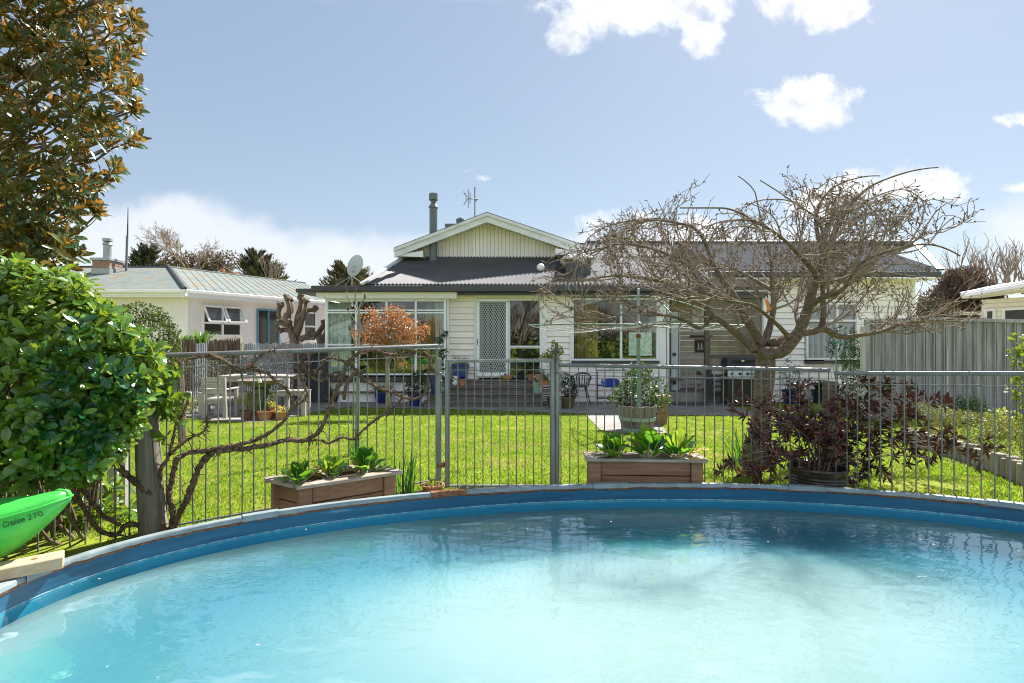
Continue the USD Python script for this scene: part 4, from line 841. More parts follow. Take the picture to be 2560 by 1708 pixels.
p = np.vstack([p, [at(450, 1060, 3.3), at(408, 1090, 3.28), at(430, 985, 3.3), at(438, 940, 3.3), at(330, 1295, 3.5), at(345, 1240, 3.55), at(415, 1030, 3.3), at(455, 1010, 3.3)]]); nn = np.vstack([nn, rand_dir(r, 8, -.2)])
hl = whorls(r, p, nn + [0, 0, .5], 6, .086, .039, 1.15, jitter=.5)
low = blob_points(r, 120, [at(210, 1260, 3.55), at(100, 1290, 3.5), at(262, 1310, 3.5), at(30, 1230, 3.5)], [(.28, .2, .2), (.3, .2, .22), (.14, .15, .13), (.25, .2, .2)], .5, 8)
hl = np.vstack([hl, whorls(r, low[0], low[1] + [0, 0, .3], 5, .095, .042, 1.1)])
foliage(hd, hl, F_BROAD, m_hedgeleaf, 300)
g = G()
for k in range(60):
    i = r.choice(np.nonzero((p[:, 0] / p[:, 1] < -.78) & (p[:, 2] > .9))[0]); a = np.array([-3.05 + r.uniform(-.45, .35), 3.3 + r.uniform(-.1, .15), .35 + r.uniform(0, .5)]); m_ = (a + p[i]) / 2 + r.normal(size=3) * .1; g.tube(spline([a, m_, p[i]], 7), np.linspace(.012, .004, 7), 5)
part(hd, 'stems', g, m_stem, kind='stuff', smooth=True)
# clipped small-leaved hedge behind it
m_small = leafmat('small_hedge_leaf', [(0, (0.02, 0.036, 0.010)), (.6, (0.045, 0.07, 0.016)), (1, (0.12, 0.13, 0.04))], trans=.25, tcol=[(0, (.12, .2, .02)), (1, (.30, .33, .05))], rough=.5, spec=.3)
h2 = thing('clipped_hedge', 'tall clipped small-leaved hedge behind the glossy shrub, against the cream house', 'hedge', (-4.6, 7.0, .1))
p, nn = blob_points(r, 11000, [at(345, 850, 7.0), at(375, 880, 6.9), at(385, 960, 6.8), at(340, 950, 7.1), at(250, 880, 7.2)], [(.45, .5, .5), (.28, .4, .52), (.25, .4, .5), (.5, .5, .6), (.5, .5, .5)], .72, 4, .22)
V = leaves(p, rand_dir(r, len(p), .4) + nn * .6, nn + rand_dir(r, len(p)) * .6, .044 * r.uniform(.7, 1.2, len(p)), .027, T_SMALL, F_SMALL)
foliage(h2, V, F_SMALL, m_small); part(h2, 'stem', G().tube([(-4.5, 7.0, .1), (-4.55, 7.0, 1.4)], .05, 8), m_stem)

# magnolia
m_mag = leafmat('magnolia_leaf', [(0, (0.014, 0.07, 0.032)), (.7, (0.03, 0.115, 0.036)), (.9, (0.09, 0.14, 0.03)), (1, (0.24, 0.14, 0.04))], [(0, (0.32, 0.17, 0.045)), (.6, (0.47, 0.27, 0.08)), (1, (0.60, 0.40, 0.13))], trans=.30, tcol=[(0, (0.34, 0.12, 0.02)), (1, (0.58, 0.32, 0.06))], rough=.36, spec=.5)
m_magbark = mat('magnolia_bark', (0.09, 0.07, 0.055), (0.17, 0.14, 0.11), scale=14, rough=.9, bump=.4)
r = np.random.default_rng(31)
mg = thing('magnolia_tree', 'big evergreen magnolia with rust-backed glossy leaves at the upper left', 'tree', (-8.3, 7.4, .2))
MD = 7.3
trunk = np.array([(-8.3, 7.4, .2), (-8.2, 7.4, 2.2), (-8.35, 7.5, 4.4), (-8.2, 7.5, 6.8), (-8.2, 7.5, 8.5)])
g = G(); tp = bark_tube(g, trunk, .22, .07, 3, 10, 24, .15, 6); part(mg, 'trunk', g, m_magbark, smooth=True)
# silhouette: (px, py) of clump centres with radius in px
CL = [(40, 40, 75), (140, 30, 75), (230, 40, 70), (300, 50, 48), (335, 60, 22), (60, 130, 70), (160, 120, 75), (250, 120, 65), (310, 140, 40), (330, 120, 22), (40, 215, 60), (130, 215, 60), (230, 205, 60), (290, 210, 45), (60, 300, 62), (150, 290, 55), (240, 285, 60), (310, 275, 40), (335, 265, 20), (30, 390, 60), (120, 385, 55), (200, 370, 50), (290, 345, 38), (335, 350, 20),
      (60, 450, 62), (150, 450, 55), (230, 440, 50), (290, 425, 32), (110, 500, 45), (200, 520, 40), (235, 540, 28), (40, 530, 50), (40, 590, 60), (100, 620, 50), (140, 630, 32), (185, 640, 20), (60, 660, 45), (255, 350, 30), (215, 480, 45), (-60, 60, 90), (-60, 220, 90), (-60, 400, 90), (-50, 560, 80), (60, -50, 90), (30, 560, 50), (85, 600, 50), (130, 590, 34), (60, 640, 50), (150, 560, 30), (20, 620, 60), (165, 500, 40), (100, 560, 45), (175, 590, 26), (140, 610, 34), (20, 500, 60), (110, 640, 40), (175, 650, 22), (180, -40, 80), (280, -30, 60), (-40, -60, 90)]
tips, axs, br = [], [], G(); brs = []
for k, (cx, cy, rad) in enumerate(CL):
    for lay in range(2):
        D = MD + r.uniform(-.9, .5) if rad > 30 else MD + r.uniform(-.3, .3)
        c = at(cx, cy, D); R = rad / FPX * D; n_ = max(2, int((rad / 13.5) ** 2 * .50))
        d = rand_dir(r, n_); q = c + d * R * (r.uniform(.25, 1.0, n_) ** .6)[:, None] * [1, .9, 1]
        out = unit(q - np.array([-8.2, 7.4, min(max(c[2] - .6, 2), 6)])); tips.append(q); axs.append(out + d * .5 + [.2, -.1, .55])
        if lay == 0:
            b0 = tp[int(np.clip((c[2] - .9) / 8.3 * 23, 3, 22))]; mid = (b0 * .5 + c * .5) + [0, 0, -.12]
            bp_ = spline([b0, mid, c], 10) + r.normal(size=(10, 3)) * .025; brs.append((bp_, .030 * (.6 + rad / 150)))
            for i in range(0, n_, 2): br.tube(spline([bp_[7], (bp_[9] + q[i]) / 2 + r.normal(size=3) * .05, q[i]], 6), np.linspace(.011, .004, 6), 4)
for bp_, r0 in brs:
    g = G(); g.tube(bp_, np.linspace(r0, .012, 10), 7); part(mg, 'limb', g, m_magbark, smooth=True)
part(mg, 'branchlets', br, m_magbark, kind='stuff', smooth=True)
V = whorls(r, np.vstack(tips), np.vstack(axs), 9, .175, .064, .95, jitter=.4)
foliage(mg, V, F_BROAD, m_mag, 300)
# ================================================================ CHERRY TREE, PURPLE SHRUB, GARDEN PLANTS
m_cherry = mat('cherry_bark', (0.085, 0.058, 0.04), (0.20, 0.15, 0.105), scale=22, detail=8, rough=0.85, spec=0.2, bump=0.5, bscale=40, bdist=.006, stretch=(1, 1, 2.2), third=(0.78, (0.36, 0.31, 0.25)))
m_twig = mat('cherry_twig', (0.185, 0.13, 0.10), (0.31, 0.23, 0.18), scale=25, rough=0.8, spec=0.2)
r = np.random.default_rng(77)
TD = 5.4
ch = thing('cherry_tree', 'leafless spreading weeping cherry tree with dense tangled twigs behind the right fence', 'tree', at(1895, 1160, TD))
g = G(); bark_tube(g, [at(1893, 1185, TD), at(1895, 1120, TD), at(1906, 1000, TD), at(1913, 920, TD), at(1914, 872, TD + .01)], .122, .086, 9, 14, 26, .22, 9)
g.lathe([(0, 0), (.19, 0), (.155, .08), (.122, .25)], at(1893, 1170, TD), 14); part(ch, 'trunk', g, m_cherry, smooth=True)
LB = [  # (px, py, depth offset) along each limb, start and end radius
 ([(1893, 880, -.02), (1944, 883, -.08), (1980, 853, -.12), (2005, 815, -.15), (2018, 776, -.2), (2028, 738, -.25), (2045, 690, -.3), (2062, 640, -.3), (2092, 570, -.25), (2130, 508, -.2), (2196, 456, -.1), (2345, 419, 0)], .082, 0.006),
 ([(1926, 862, .0), (1974, 843, .1), (2005, 833, .2), (2038, 828, .2), (2056, 822, .25), (2107, 843, .3), (2150, 838, .3), (2196, 831, .35), (2266, 807, .4), (2330, 802, .45), (2383, 798, .5), (2467, 795, .5)], .062, 0.006),
 ([(2052, 824, .25), (2059, 776, .4), (2056, 713, .5), (2057, 600, .55), (2046, 554, .5), (1990, 510, .4), (1900, 451, .3)], .038, 0.006),
 ([(1908, 866, .05), (1926, 810, .25), (1934, 764, .4), (1931, 725, .5), (1925, 640, .7), (1905, 560, .9), (1890, 490, 1.0), (1845, 440, 1.0)], .050, 0.006),
 ([(1903, 862, .0), (1877, 815, -.05), (1857, 784, -.1), (1844, 756, -.1), (1800, 690, 0), (1775, 640, .1), (1760, 601, .1), (1723, 564, .1), (1634, 550, .0), (1517, 564, -.1)], .060, 0.006),
 ([(1885, 876, -.03), (1857, 848, -.12), (1826, 822, -.2), (1788, 794, -.25), (1775, 786, -.3), (1763, 740, -.35), (1740, 690, -.4), (1680, 640, -.5), (1560, 610, -.5), (1470, 640, -.5)], .046, 0.006),
 ([(1790, 797, -.26), (1775, 803, -.3), (1749, 820, -.35), (1706, 799, -.45), (1655, 788, -.55), (1617, 789, -.6), (1584, 764, -.6), (1568, 780, -.65), (1500, 800, -.7), (1420, 790, -.7)], .026, 0.005),
 ([(1850, 770, -.1), (1807, 742, -.05), (1728, 732, .1), (1700, 714, .2), (1634, 700, .3), (1540, 690, .4), (1447, 700, .4), (1360, 690, .4)], .040, 0.006),
 ([(2018, 776, -.2), (2055, 745, -.5), (2102, 728, -.8), (2149, 662, -1.0), (2233, 625, -1.1), (2313, 611, -1.1), (2400, 640, -1.1)], .040, 0.006),
 ([(2045, 690, -.3), (2000, 640, -.7), (1960, 600, -1.0), (1900, 560, -1.2), (1800, 520, -1.3), (1700, 520, -1.3)], .034, 0.006),
 ([(2056, 713, .5), (2120, 690, .8), (2190, 660, 1.1), (2270, 660, 1.2), (2350, 700, 1.2)], .030, 0.006),
 ([(1931, 725, .5), (1870, 690, 1.0), (1800, 660, 1.3), (1700, 640, 1.5), (1600, 650, 1.5)], .034, 0.006),
 ([(1980, 853, -.1), (1930, 800, -.4), (1870, 760, -.7), (1800, 750, -1.0), (1700, 740, -1.2), (1620, 760, -1.3)], .030, 0.006),
 ([(2062, 640, -.3), (2040, 560, -.1), (2055, 500, 0), (2110, 455, .1), (2200, 440, .2)], .030, 0.006),
 ([(2005, 833, .2), (1990, 770, .6), (2020, 700, 1.0), (2080, 640, 1.3), (2180, 600, 1.5)], .030, 0.006),
]
limbs = []
for k, (l_, r0, r1) in enumerate(LB):
    pts = np.array([at(x, y, TD + d) for x, y, d in l_]); r0 *= .9; g = G(); p = bark_tube(g, pts, r0, r1, k + 20, 9, 44, .18, 12, 1.7); limbs.append((p, r1 + (r0 - r1) * (1 - np.linspace(0, 1, len(p))) ** 1.7))
    part(ch, 'limb', g, m_cherry, smooth=True)
g = G(); g.tube([at(1880, 868, TD - .11), at(1890, 872, TD - .02)], [.042, .05], 10); part(ch, 'cut_stub', g, m_cherry, label='sawn-off stub at the fork')
cen = at(1920, 800, TD)
def ceiling(x, y):                                                     # the crown is a flat umbrella, drooping to its rim
    q = ((x - cen[0]) / 2.45) ** 2 + ((y - cen[1]) / 1.75) ** 2
    return 3.29 - .95 * q ** .95, q
sec, tw, buds = G(), G(), G()
def inside(p, over):
    kx = p[:, 0] / p[:, 1]
    return kx.max() < .935 and kx.min() > .03 and p[:, 1].min() > 3.7 and (p[:, 2] - [ceiling(*c_[:2])[0] for c_ in p]).max() < over and p[:, 2].min() > 1.72
def bud_on(p, n_):
    for q in range(n_):
        i = r.integers(1, len(p)); e = unit(r.normal(size=3) + [0, 0, .5]); h = r.uniform(.014, .04); buds.tube([p[i], p[i] + e * h * .6, p[i] + e * h], [.0028, .0045, .0016], 4)
def walk(a, d, L, n_, wig, zf):
    p = [np.array(a)]; d = unit(d)
    for i in range(n_ - 1): d = d + r.normal(size=3) * wig; d[2] += zf(p[-1], i / n_); d = unit(d); p.append(p[-1] + d * L / (n_ - 1))
    return np.array(p)
def spur(a, d, r0, lvl=0):
    p = walk(a, d + rand_dir(r, 1)[0] * .8 + [0, 0, .55], r.uniform(.05, .20), 4, .22, lambda c_, s: .05)
    if inside(p, .22): tw.tube(p, np.linspace(max(.003, r0 * .6), .0022, 4), 4); bud_on(p, 2)
def twiggy(a, d, r0, L):
    p = walk(a, d, L, 8, .17, lambda c_, s: .06 if c_[2] < ceiling(*c_[:2])[0] - .05 else -.16)
    if not inside(p, .17): return
    tw.tube(p, np.linspace(r0, .0026, 8), 4); bud_on(p, 3)
    for q in range(r.integers(2, 5)): i = r.integers(1, 8); spur(p[i], unit(p[min(i + 1, 7)] - p[i - 1]), r0)
    if L > .3 and r.uniform() < .6: i = r.integers(2, 6); twiggy(p[i], unit(p[i + 1] - p[i]) + rand_dir(r, 1)[0] * [.9, .9, .6], r0 * .75, L * .6)
def arm(a, d, r0, L):
    """A long secondary branch sweeping out under the umbrella, its end drooping."""
    p = walk(a, d, L, 12, .10, lambda c_, s: (.10 if c_[2] < ceiling(*c_[:2])[0] - .12 else -.10) - (.10 * s if ceiling(*c_[:2])[1] > .7 else 0))
    if not inside(p, .10): return False
    sec.tube(p, np.linspace(r0, .004, 12), 6)
    for q in range(int(L * 6.5)): i = r.integers(2, 12); twiggy(p[i], unit(p[min(i + 1, 11)] - p[i - 1]) * .7 + rand_dir(r, 1)[0] * [.9, .9, .75], min(.0055, r0 * .6), r.uniform(.18, .5))
    return True
for p, rad in limbs:
    Lm = np.linalg.norm(np.diff(p, axis=0), axis=1).sum(); done = 0
    for q in range(60):
        if done >= int(Lm * 4.7): break
        i = int(len(p) * r.uniform(.2, .95)); out = unit(np.array([p[i][0] - cen[0], p[i][1] - cen[1], .0])); tan = unit(p[min(i + 1, len(p) - 1)] - p[i - 1])
        done += arm(p[i], tan * .5 + rand_dir(r, 1)[0] * [.8, .8, .5] + out * .55 + [0, 0, .12], min(.013, max(.008, rad[i] * .45)), r.uniform(.5, 1.15))
    for q in range(int(Lm * 4)): i = int(len(p) * r.uniform(.3, 1)) - 1; twiggy(p[i], unit(p[i] - p[i - 2]) * .6 + rand_dir(r, 1)[0], .0055, r.uniform(.15, .45))
part(ch, 'branches', sec, m_twig, kind='stuff', smooth=True); part(ch, 'twigs', tw, m_twig, kind='stuff', smooth=True); part(ch, 'buds', buds, m_vine, kind='stuff')
m_orange = mat('orange_cord', (.75, .20, .02), (.85, .28, .03), scale=20, rough=.5)
single('orange_strap', G().tube(spline([at(1913, 748, TD + .28), at(1917, 755, TD + .26), at(1921, 772, TD + .25), at(1918, 780, TD + .26)], 12), [.006] + [.016] * 10 + [.01], 8), m_orange, 'bright orange strap hanging in the fork of the bare cherry tree', 'strap', smooth=True)
m_rope = mat('green_twine', (.03, .30, .20), (.05, .38, .26), scale=40, rough=.7)
a = at(2092, 845, TD + .3); b = at(2090, 1060, TD + .25); rp = G(); rp.tube(np.column_stack([np.linspace(a[0], b[0], 30) + .004 * np.sin(np.arange(30) * 1.3), np.linspace(a[1], b[1], 30), np.linspace(a[2], b[2], 30)]), .0055, 5); rp.ball(a + [0, 0, -.05], .02, 1)
single('hanging_twine', rp, m_rope, 'green twine hanging straight down from a cherry branch', 'twine')

# purple-leaved shrub in its ribbed pot
m_purple = leafmat('purple_leaf', [(0, (0.045, 0.018, 0.020)), (.6, (0.085, 0.024, 0.024)), (.92, (0.14, 0.035, 0.025)), (1, (0.32, 0.06, 0.025))], [(0, (0.025, 0.013, 0.014)), (1, (0.045, 0.018, 0.016))], trans=.16, tcol=[(0, (.05, .014, .012)), (.91, (.055, .014, .012)), (.955, (.55, .22, .02)), (1, (.60, .08, .02))], rough=.24, spec=.7)
m_glaze = mat('dark_brown_glaze', (0.020, 0.014, 0.010), (0.045, 0.032, 0.022), scale=8, rough=0.22, spec=.6, stretch=(1, 1, 6))
m_soil = mat('potting_soil', (0.05, 0.035, 0.025), (0.10, 0.075, 0.055), scale=30, rough=1, bump=.6)
PDp = 4.18; pc = at(2044, 1180, PDp); pr = .21
pot = thing('ribbed_pot', 'large dark glazed ribbed pot standing behind the pool rim', 'pot', (pc[0], pc[1], .12))
ztop = at(0, 1164, PDp)[2]
prof = [(0, .12), (pr * .85, .12)]
for z in np.arange(.15, ztop - .05, .012): prof.append((pr * (1.0 - .35 * max(0, (.30 - z)) ** 1.2) + .0035 * math.sin(z / .024 * 2 * math.pi), z))
prof += [(pr + .006, ztop - .04), (pr + .012, ztop - .012), (pr + .004, ztop), (pr - .012, ztop - .004), (pr - .018, ztop - .06), (0, ztop - .065)]
part(pot, 'body', G().lathe(prof, (pc[0], pc[1], 0), 36), m_glaze, smooth=40)
part(pot, 'soil', G().lathe([(pr - .02, ztop - .05), (pr * .5, ztop - .042), (0, ztop - .038)], (pc[0], pc[1], 0), 20), m_soil)
ps = thing('purple_shrub', 'straggly shrub with glossy purple-black leaves, some red and orange, in the ribbed pot', 'shrub', (pc[0], pc[1], ztop - .04))
r = np.random.default_rng(12)
TARG = [(1830, 1010), (1890, 1000), (1960, 990), (2010, 1005), (2110, 960), (2160, 950), (2220, 955), (2270, 960), (2300, 985), (2370, 1000), (2150, 1000), (2200, 1030), (2260, 1030), (1900, 1060), (1950, 1060), (1870, 1100), (1910, 1120), (1830, 1165), (1880, 1180), (1930, 1170), (1800, 1180), (2000, 1080), (2050, 1070), (2100, 1060), (2130, 1110), (2180, 1110), (2240, 1100), (2300, 1080), (2350, 1085), (2420, 1130), (2460, 1120), (2330, 1150), (2270, 1160), (2210, 1180), (2150, 1190), (2110, 1150), (2060, 1130), (1990, 1130), (2380, 1110), (1940, 1010), (2080, 1000), (2000, 1040), (1860, 1040), (2190, 1070), (1950, 1110), (2040, 1100), (2300, 1040), (2200, 980), (1850, 1190), (1900, 1195), (2330, 1010), (2130, 1215)]
st, shoots = G(), []
for k, (x, y) in enumerate(TARG + [(x + r.normal() * 22, y + r.normal() * 18) for x, y in TARG] ):
    e = at(x, min(y, 1205), PDp + r.uniform(-.28, .42)); b = np.array([pc[0] + r.normal() * .05, pc[1] + r.normal() * .05, ztop - .05]); m_ = (b + e) / 2 + [r.normal() * .05, r.normal() * .05, .10 + .12 * r.uniform()]
    p = spline([b, m_, e], 12); st.tube(p[0 if k % 3 == 0 else 5:], np.linspace(.006, .0018, 12)[0 if k % 3 == 0 else 5:], 4)
    for s in range(r.integers(2, 4)):
        i = r.integers(6, 12); q = p[i] + r.normal(size=3) * [.05, .05, .05]; st.tube([p[i - 1], q], [.0022, .0014], 4); shoots.append((q, unit(q - p[max(0, i - 3)]) + [0, 0, .3]))
    shoots.append((e, unit(e - m_) + [0, 0, .2]))
part(ps, 'stems', st, m_stem, kind='stuff', smooth=True)
tips = np.array([s[0] for s in shoots]); ax = np.array([s[1] for s in shoots])
V = whorls(r, tips, ax, 9, .085, .026, 1.25, T_LANCE, F_LANCE, .5)
keepz = V[:, :, 2].min(1) > .13; V = V[keepz]
foliage(ps, V, F_LANCE, m_purple, 300)

def strappy(name, label, cat, c, n_, h, rad, m, w=.014, lean=.35, seed=1, parts=False, group=None):
    r = np.random.default_rng(seed); t_ = thing(name, label, cat, c, group)
    gs = G()
    for k in range(n_):
        a = r.uniform(0, 6.283); q = rad * math.sqrt(r.uniform()); b = np.asarray(c, float) + [q * math.cos(a), q * math.sin(a), 0]; H = h * r.uniform(.6, 1.05); a2 = a + r.normal() * .7
        d = np.array([math.cos(a2), math.sin(a2), 0]) * H * lean * r.uniform(.1, 1); s = np.array([-math.sin(a2 + r.normal() * .5), math.cos(a2), 0]) * w * r.uniform(.7, 1.1) / 2
        v, f = [], []
        for i, u in enumerate((0, .35, .7, .9, 1.0)):
            ww = s * (1, 1, .85, .5, .05)[i]; o = b + d * u ** 2 + [0, 0, H * (u - .12 * lean * u ** 3)]; v += [o - ww, o + ww]
        for i in range(4): f += [[2 * i, 2 * i + 1, 2 * i + 3, 2 * i + 2]]
        gg = G().add(v, f)
        if parts: part(t_, 'leaf', gg, m)
        else: gs.add(v, f)
    if not parts: part(t_, 'leaves', gs, m, kind='stuff')
    return t_
m_strap = leafmat('strap_leaf', [(0, (0.03, 0.10, 0.025)), (1, (0.07, 0.17, 0.03))], trans=.4, tcol=[(0, (.06, .22, .02)), (1, (.16, .36, .03))], rough=.35)
m_terra = mat('terracotta', (0.34, 0.13, 0.06), (0.46, 0.20, 0.10), scale=7, detail=7, rough=.85, bump=.15, third=(.8, (.52, .34, .24)))
m_terra2 = mat('pale_terracotta', (0.40, 0.22, 0.12), (0.50, 0.31, 0.19), scale=7, detail=7, rough=.85, bump=.15)
m_blue = mat('cobalt_glaze', (0.008, 0.016, 0.10), (0.014, 0.03, 0.17), scale=5, rough=.18, spec=.6)
m_bushleaf = leafmat('mid_green_leaf', [(0, (0.03, 0.06, 0.016)), (.7, (0.06, 0.11, 0.022)), (1, (0.12, 0.17, 0.04))], trans=.25, tcol=[(0, (.08, .18, .02)), (1, (.28, .36, .05))], rough=.32)
m_darkleaf = leafmat('dark_green_leaf', [(0, (0.015, 0.04, 0.014)), (1, (0.035, 0.075, 0.022))], trans=.2, tcol=[(0, (.04, .12, .02)), (1, (.12, .22, .03))], rough=.35)
m_yelleaf = leafmat('yellow_green_leaf', [(0, (0.08, 0.13, 0.018)), (.6, (0.16, 0.21, 0.03)), (1, (0.30, 0.30, 0.06))], trans=.35, tcol=[(0, (.2, .3, .02)), (1, (.5, .5, .08))], rough=.35)
m_greyleaf = leafmat('silver_leaf', [(0, (0.10, 0.105, 0.075)), (.6, (0.19, 0.18, 0.135)), (1, (0.32, 0.29, 0.22))], trans=.2, rough=.45)
m_black = mat('black_plastic', (0.012, 0.013, 0.015), (0.02, 0.021, 0.024), scale=5, rough=.4)
def pot_obj(name, label, c, r_, h, m, taper=.75, square=False, rim=.12, lip=1.08, soil=True, group=None):
    t_ = thing(name, label, 'pot', c, group); x, y, z = c
    if square:
        g = G(); b, tp_ = r_ * taper, r_
        q = lambda w, zz: [(x - w, y - w, zz), (x + w, y - w, zz), (x + w, y + w, zz), (x - w, y + w, zz)]
        g.hexa(q(b, z) + q(tp_, z + h - .001)); part(t_, 'body', g, m)
        g = G()
        for sx, sy, lx, ly in ((0, -1, 2.16, .14), (0, 1, 2.16, .14), (-1, 0, .14, 1.88), (1, 0, .14, 1.88)): g.box((x + sx * r_ * 1.01, y + sy * r_ * 1.01, z + h), (r_ * lx, r_ * ly, h * rim), ch=.004)
        part(t_, 'rim', g, m)
        if soil: part(t_, 'soil', G().box((x, y, z + h), (r_ * 1.86, r_ * 1.86, .02)), m_soil)
        return t_
    pr_ = [(0, z), (r_ * taper, z), (r_ * (taper + (1 - taper) * .9), z + h * (1 - rim)), (r_ * lip, z + h * (1 - rim)), (r_ * lip, z + h), (r_ * .93, z + h), (r_ * .90, z + h - .03)]
    part(t_, 'body', G().lathe(pr_, (x, y, 0), 26), m, smooth=35)
    if soil: part(t_, 'soil', G().lathe([(r_ * .94, z + h - .02), (r_ * .4, z + h - .012), (0, z + h - .01)], (x, y, 0), 20), m_soil)
    return t_
def bush(name, label, cat, cs, rs, n_, L, W, m, base=None, seed=1, T=T_SMALL, F=F_SMALL, shell=.6, rough=.5, stems=8, sr=.006, group=None, up=.4, zmin=None):
    r = np.random.default_rng(seed); base = np.asarray(base if base is not None else np.asarray(cs[0]) - [0, 0, rs[0][2]], float)
    t_ = thing(name, label, cat, base, group)
    p, nn = blob_points(r, n_, cs, rs, shell, seed, rough, zmin)
    V = leaves(p, rand_dir(r, len(p), up) + nn * .5, nn + rand_dir(r, len(p)) * .7, L * r.uniform(.7, 1.2, len(p)), W, T, F)
    part(t_, 'foliage', leafmesh(V, F), m, kind='stuff')
    g = G()
    for k in range(stems):
        q = p[r.integers(len(p))]; g.tube(spline([base + r.normal(size=3) * [.02, .02, 0], (base + q) / 2 + r.normal(size=3) * .04, q], 7), np.linspace(sr, sr * .35, 7), 5)
    part(t_, 'stems', g, m_stem, kind='stuff', smooth=True)
    return t_
# ================================================================ BY THE POOL: PLANTERS, KAYAK, PLANK
m_plank = mat('brown_planter_timber', (0.20, 0.105, 0.058), (0.31, 0.18, 0.105), scale=6, detail=9, rough=.7, spec=.25, bump=.3, bscale=14, stretch=(.35, 1.5, 5), vary=.12, third=(.82, (.33, .22, .15)), dist=.6)
m_cap = mat('greyed_timber_cap', (0.26, 0.20, 0.15), (0.40, 0.33, 0.265), scale=6, detail=9, rough=.8, bump=.3, bscale=14, stretch=(.4, 1.5, 4), vary=.08, dist=.5)
m_chard = leafmat('chard_leaf', [(0, (0.02, 0.09, 0.012)), (.6, (0.045, 0.16, 0.018)), (1, (0.10, 0.24, 0.025))], trans=.42, tcol=[(0, (.06, .26, .01)), (.6, (.22, .46, .02)), (1, (.55, .65, .05))], rough=.3, spec=.5)
m_yleaf = leafmat('yellowed_leaf', [(0, (.35, .30, .04)), (1, (.50, .42, .08))], trans=.5, tcol=[(0, (.55, .5, .06)), (1, (.7, .6, .12))], rough=.5)
m_drystalk = mat('pale_stalk', (.42, .40, .22), (.52, .50, .30), scale=20, rough=.6)
def planter(label, c0, c1, depth, ztop, zbot, skew=None):
    """Board-sided planter: c0-c1 is the front top edge (plan points), depth its size to the back."""
    c0, c1 = np.asarray(c0, float), np.asarray(c1, float); u = unit(c1 - c0); w = np.array([-u[1], u[0]]) if skew is None else unit(np.array(skew))
    L = np.linalg.norm(c1 - c0); P = lambda a, b, z: np.array([*(c0 + u * a + w * b), z])
    t_ = thing('planter_box', label, 'planter', P(L / 2, depth / 2, zbot)); rz = math.atan2(u[1], u[0])
    capw, capt, ov = .085, .026, .03
    def cap(a0, b0, a1, b1): part(t_, 'cap_board', G().bar(P(a0, b0, ztop - capt / 2), P(a1, b1, ztop - capt / 2), capw, capt, ch=.004), m_cap)
    cap(-.0, capw / 2, L, capw / 2); cap(0, depth - capw / 2, L, depth - capw / 2); cap(capw / 2, capw + .002, capw / 2, depth - capw - .002); cap(L - capw / 2, capw + .002, L - capw / 2, depth - capw - .002)
    in0 = ov; zt = ztop - capt - .002; H = zt - zbot; bh = .115
    for a, b in ((in0 + .045, in0 + .04), (L - in0 - .045, in0 + .04), (in0 + .045, depth - in0 - .04), (L - in0 - .045, depth - in0 - .04)):
        part(t_, 'leg', G().box((P(a, b, 0)[0], P(a, b, 0)[1], zbot + H / 2), (.09, .075, H), rz, .005), m_plank)
    z = zt; k = 0
    while z - zbot > .05:
        h = min(bh, z - zbot) - .006
        for b in (in0 + .035, depth - in0 - .035): part(t_, 'side_board', G().box((*P(L / 2, b, 0)[:2], z - h / 2 - .003), (L - 2 * in0 - .184, .024, h), rz, .004), m_plank)
        for a in (in0 + .035, L - in0 - .035): part(t_, 'end_board', G().bar(P(a, in0 + .078, z - h / 2 - .003), P(a, depth - in0 - .078, z - h / 2 - .003), .024, h, ch=.004), m_plank)
        z -= bh; k += 1
    part(t_, 'soil', G().hexa([P(.06, .06, ztop - .09), P(L - .06, .06, ztop - .09), P(L - .06, depth - .06, ztop - .09), P(.06, depth - .06, ztop - .09), P(.06, .06, ztop - .045), P(L - .06, .06, ztop - .045), P(L - .06, depth - .06, ztop - .045), P(.06, depth - .06, ztop - .045)]), m_soil)
    return P
def chard(label, c, seed, h=.17, n_=12, yellow=.12):
    """Leafy beet: upright crinkled leaves on pale stalks."""
    r = np.random.default_rng(seed); t_ = thing('chard_plant', label, 'plant', c)
    c = np.asarray(c, float)
    for k in range(n_):
        a = k * 2.4 + r.normal() * .2; q = (k + .5) / n_; tilt = .12 + .95 * q + r.normal() * .08; Ls = h * r.uniform(.35, .5); Lb = h * r.uniform(.65, .95); wv = Lb * r.uniform(.28, .36)
        d = np.array([math.cos(a) * math.sin(tilt), math.sin(a) * math.sin(tilt), math.cos(tilt)]); side = unit(np.cross(d, [0, 0, 1.0]) + 1e-6); nn = np.cross(side, d)
        nl = 7; v, f = [], []
        base = c + d * Ls
        for i in range(nl):
            u = i / (nl - 1); ww = wv * (math.sin(math.pi * min(1, u * .86 + .10)) ** .75) * (1 if i < nl - 1 else .25); ctr = base + d * Lb * u - np.array([0, 0, 1]) * (u ** 2) * Lb * .38 * math.sin(tilt)
            for s in (-1, -.55, 0, .55, 1):
                v.append(ctr + side * ww * s + nn * (.22 * abs(s) * ww + .16 * ww * math.sin(i * 2.6 + s * 3 + k) * abs(s)))
        for i in range(nl - 1):
            for s in range(4): f.append([i * 5 + s, i * 5 + s + 1, i * 5 + s + 6, i * 5 + s + 5])
        lf = part(t_, 'leaf', (np.array(v), np.array(f)), m_yleaf if r.uniform() < yellow and q > .5 else m_chard, smooth=True)
        part(lf, 'stalk', G().tube([c, base, base + d * Lb * .5 - [0, 0, .095 * Lb * math.sin(tilt)]], [.006, .0045, .002], 5), m_drystalk, smooth=True)
e0 = at(748.6, 1215, 3.42); e1 = at(1013, 1176, 3.836)
P1 = planter('timber planter box left of the gate, set at an angle, with leafy greens', e0[:2], e1[:2], .42, .685, .14, (-.85, .5))
chard('leafy beet nearest the left end of the angled planter', P1(.10, .17, .637), 1, .17, 13)
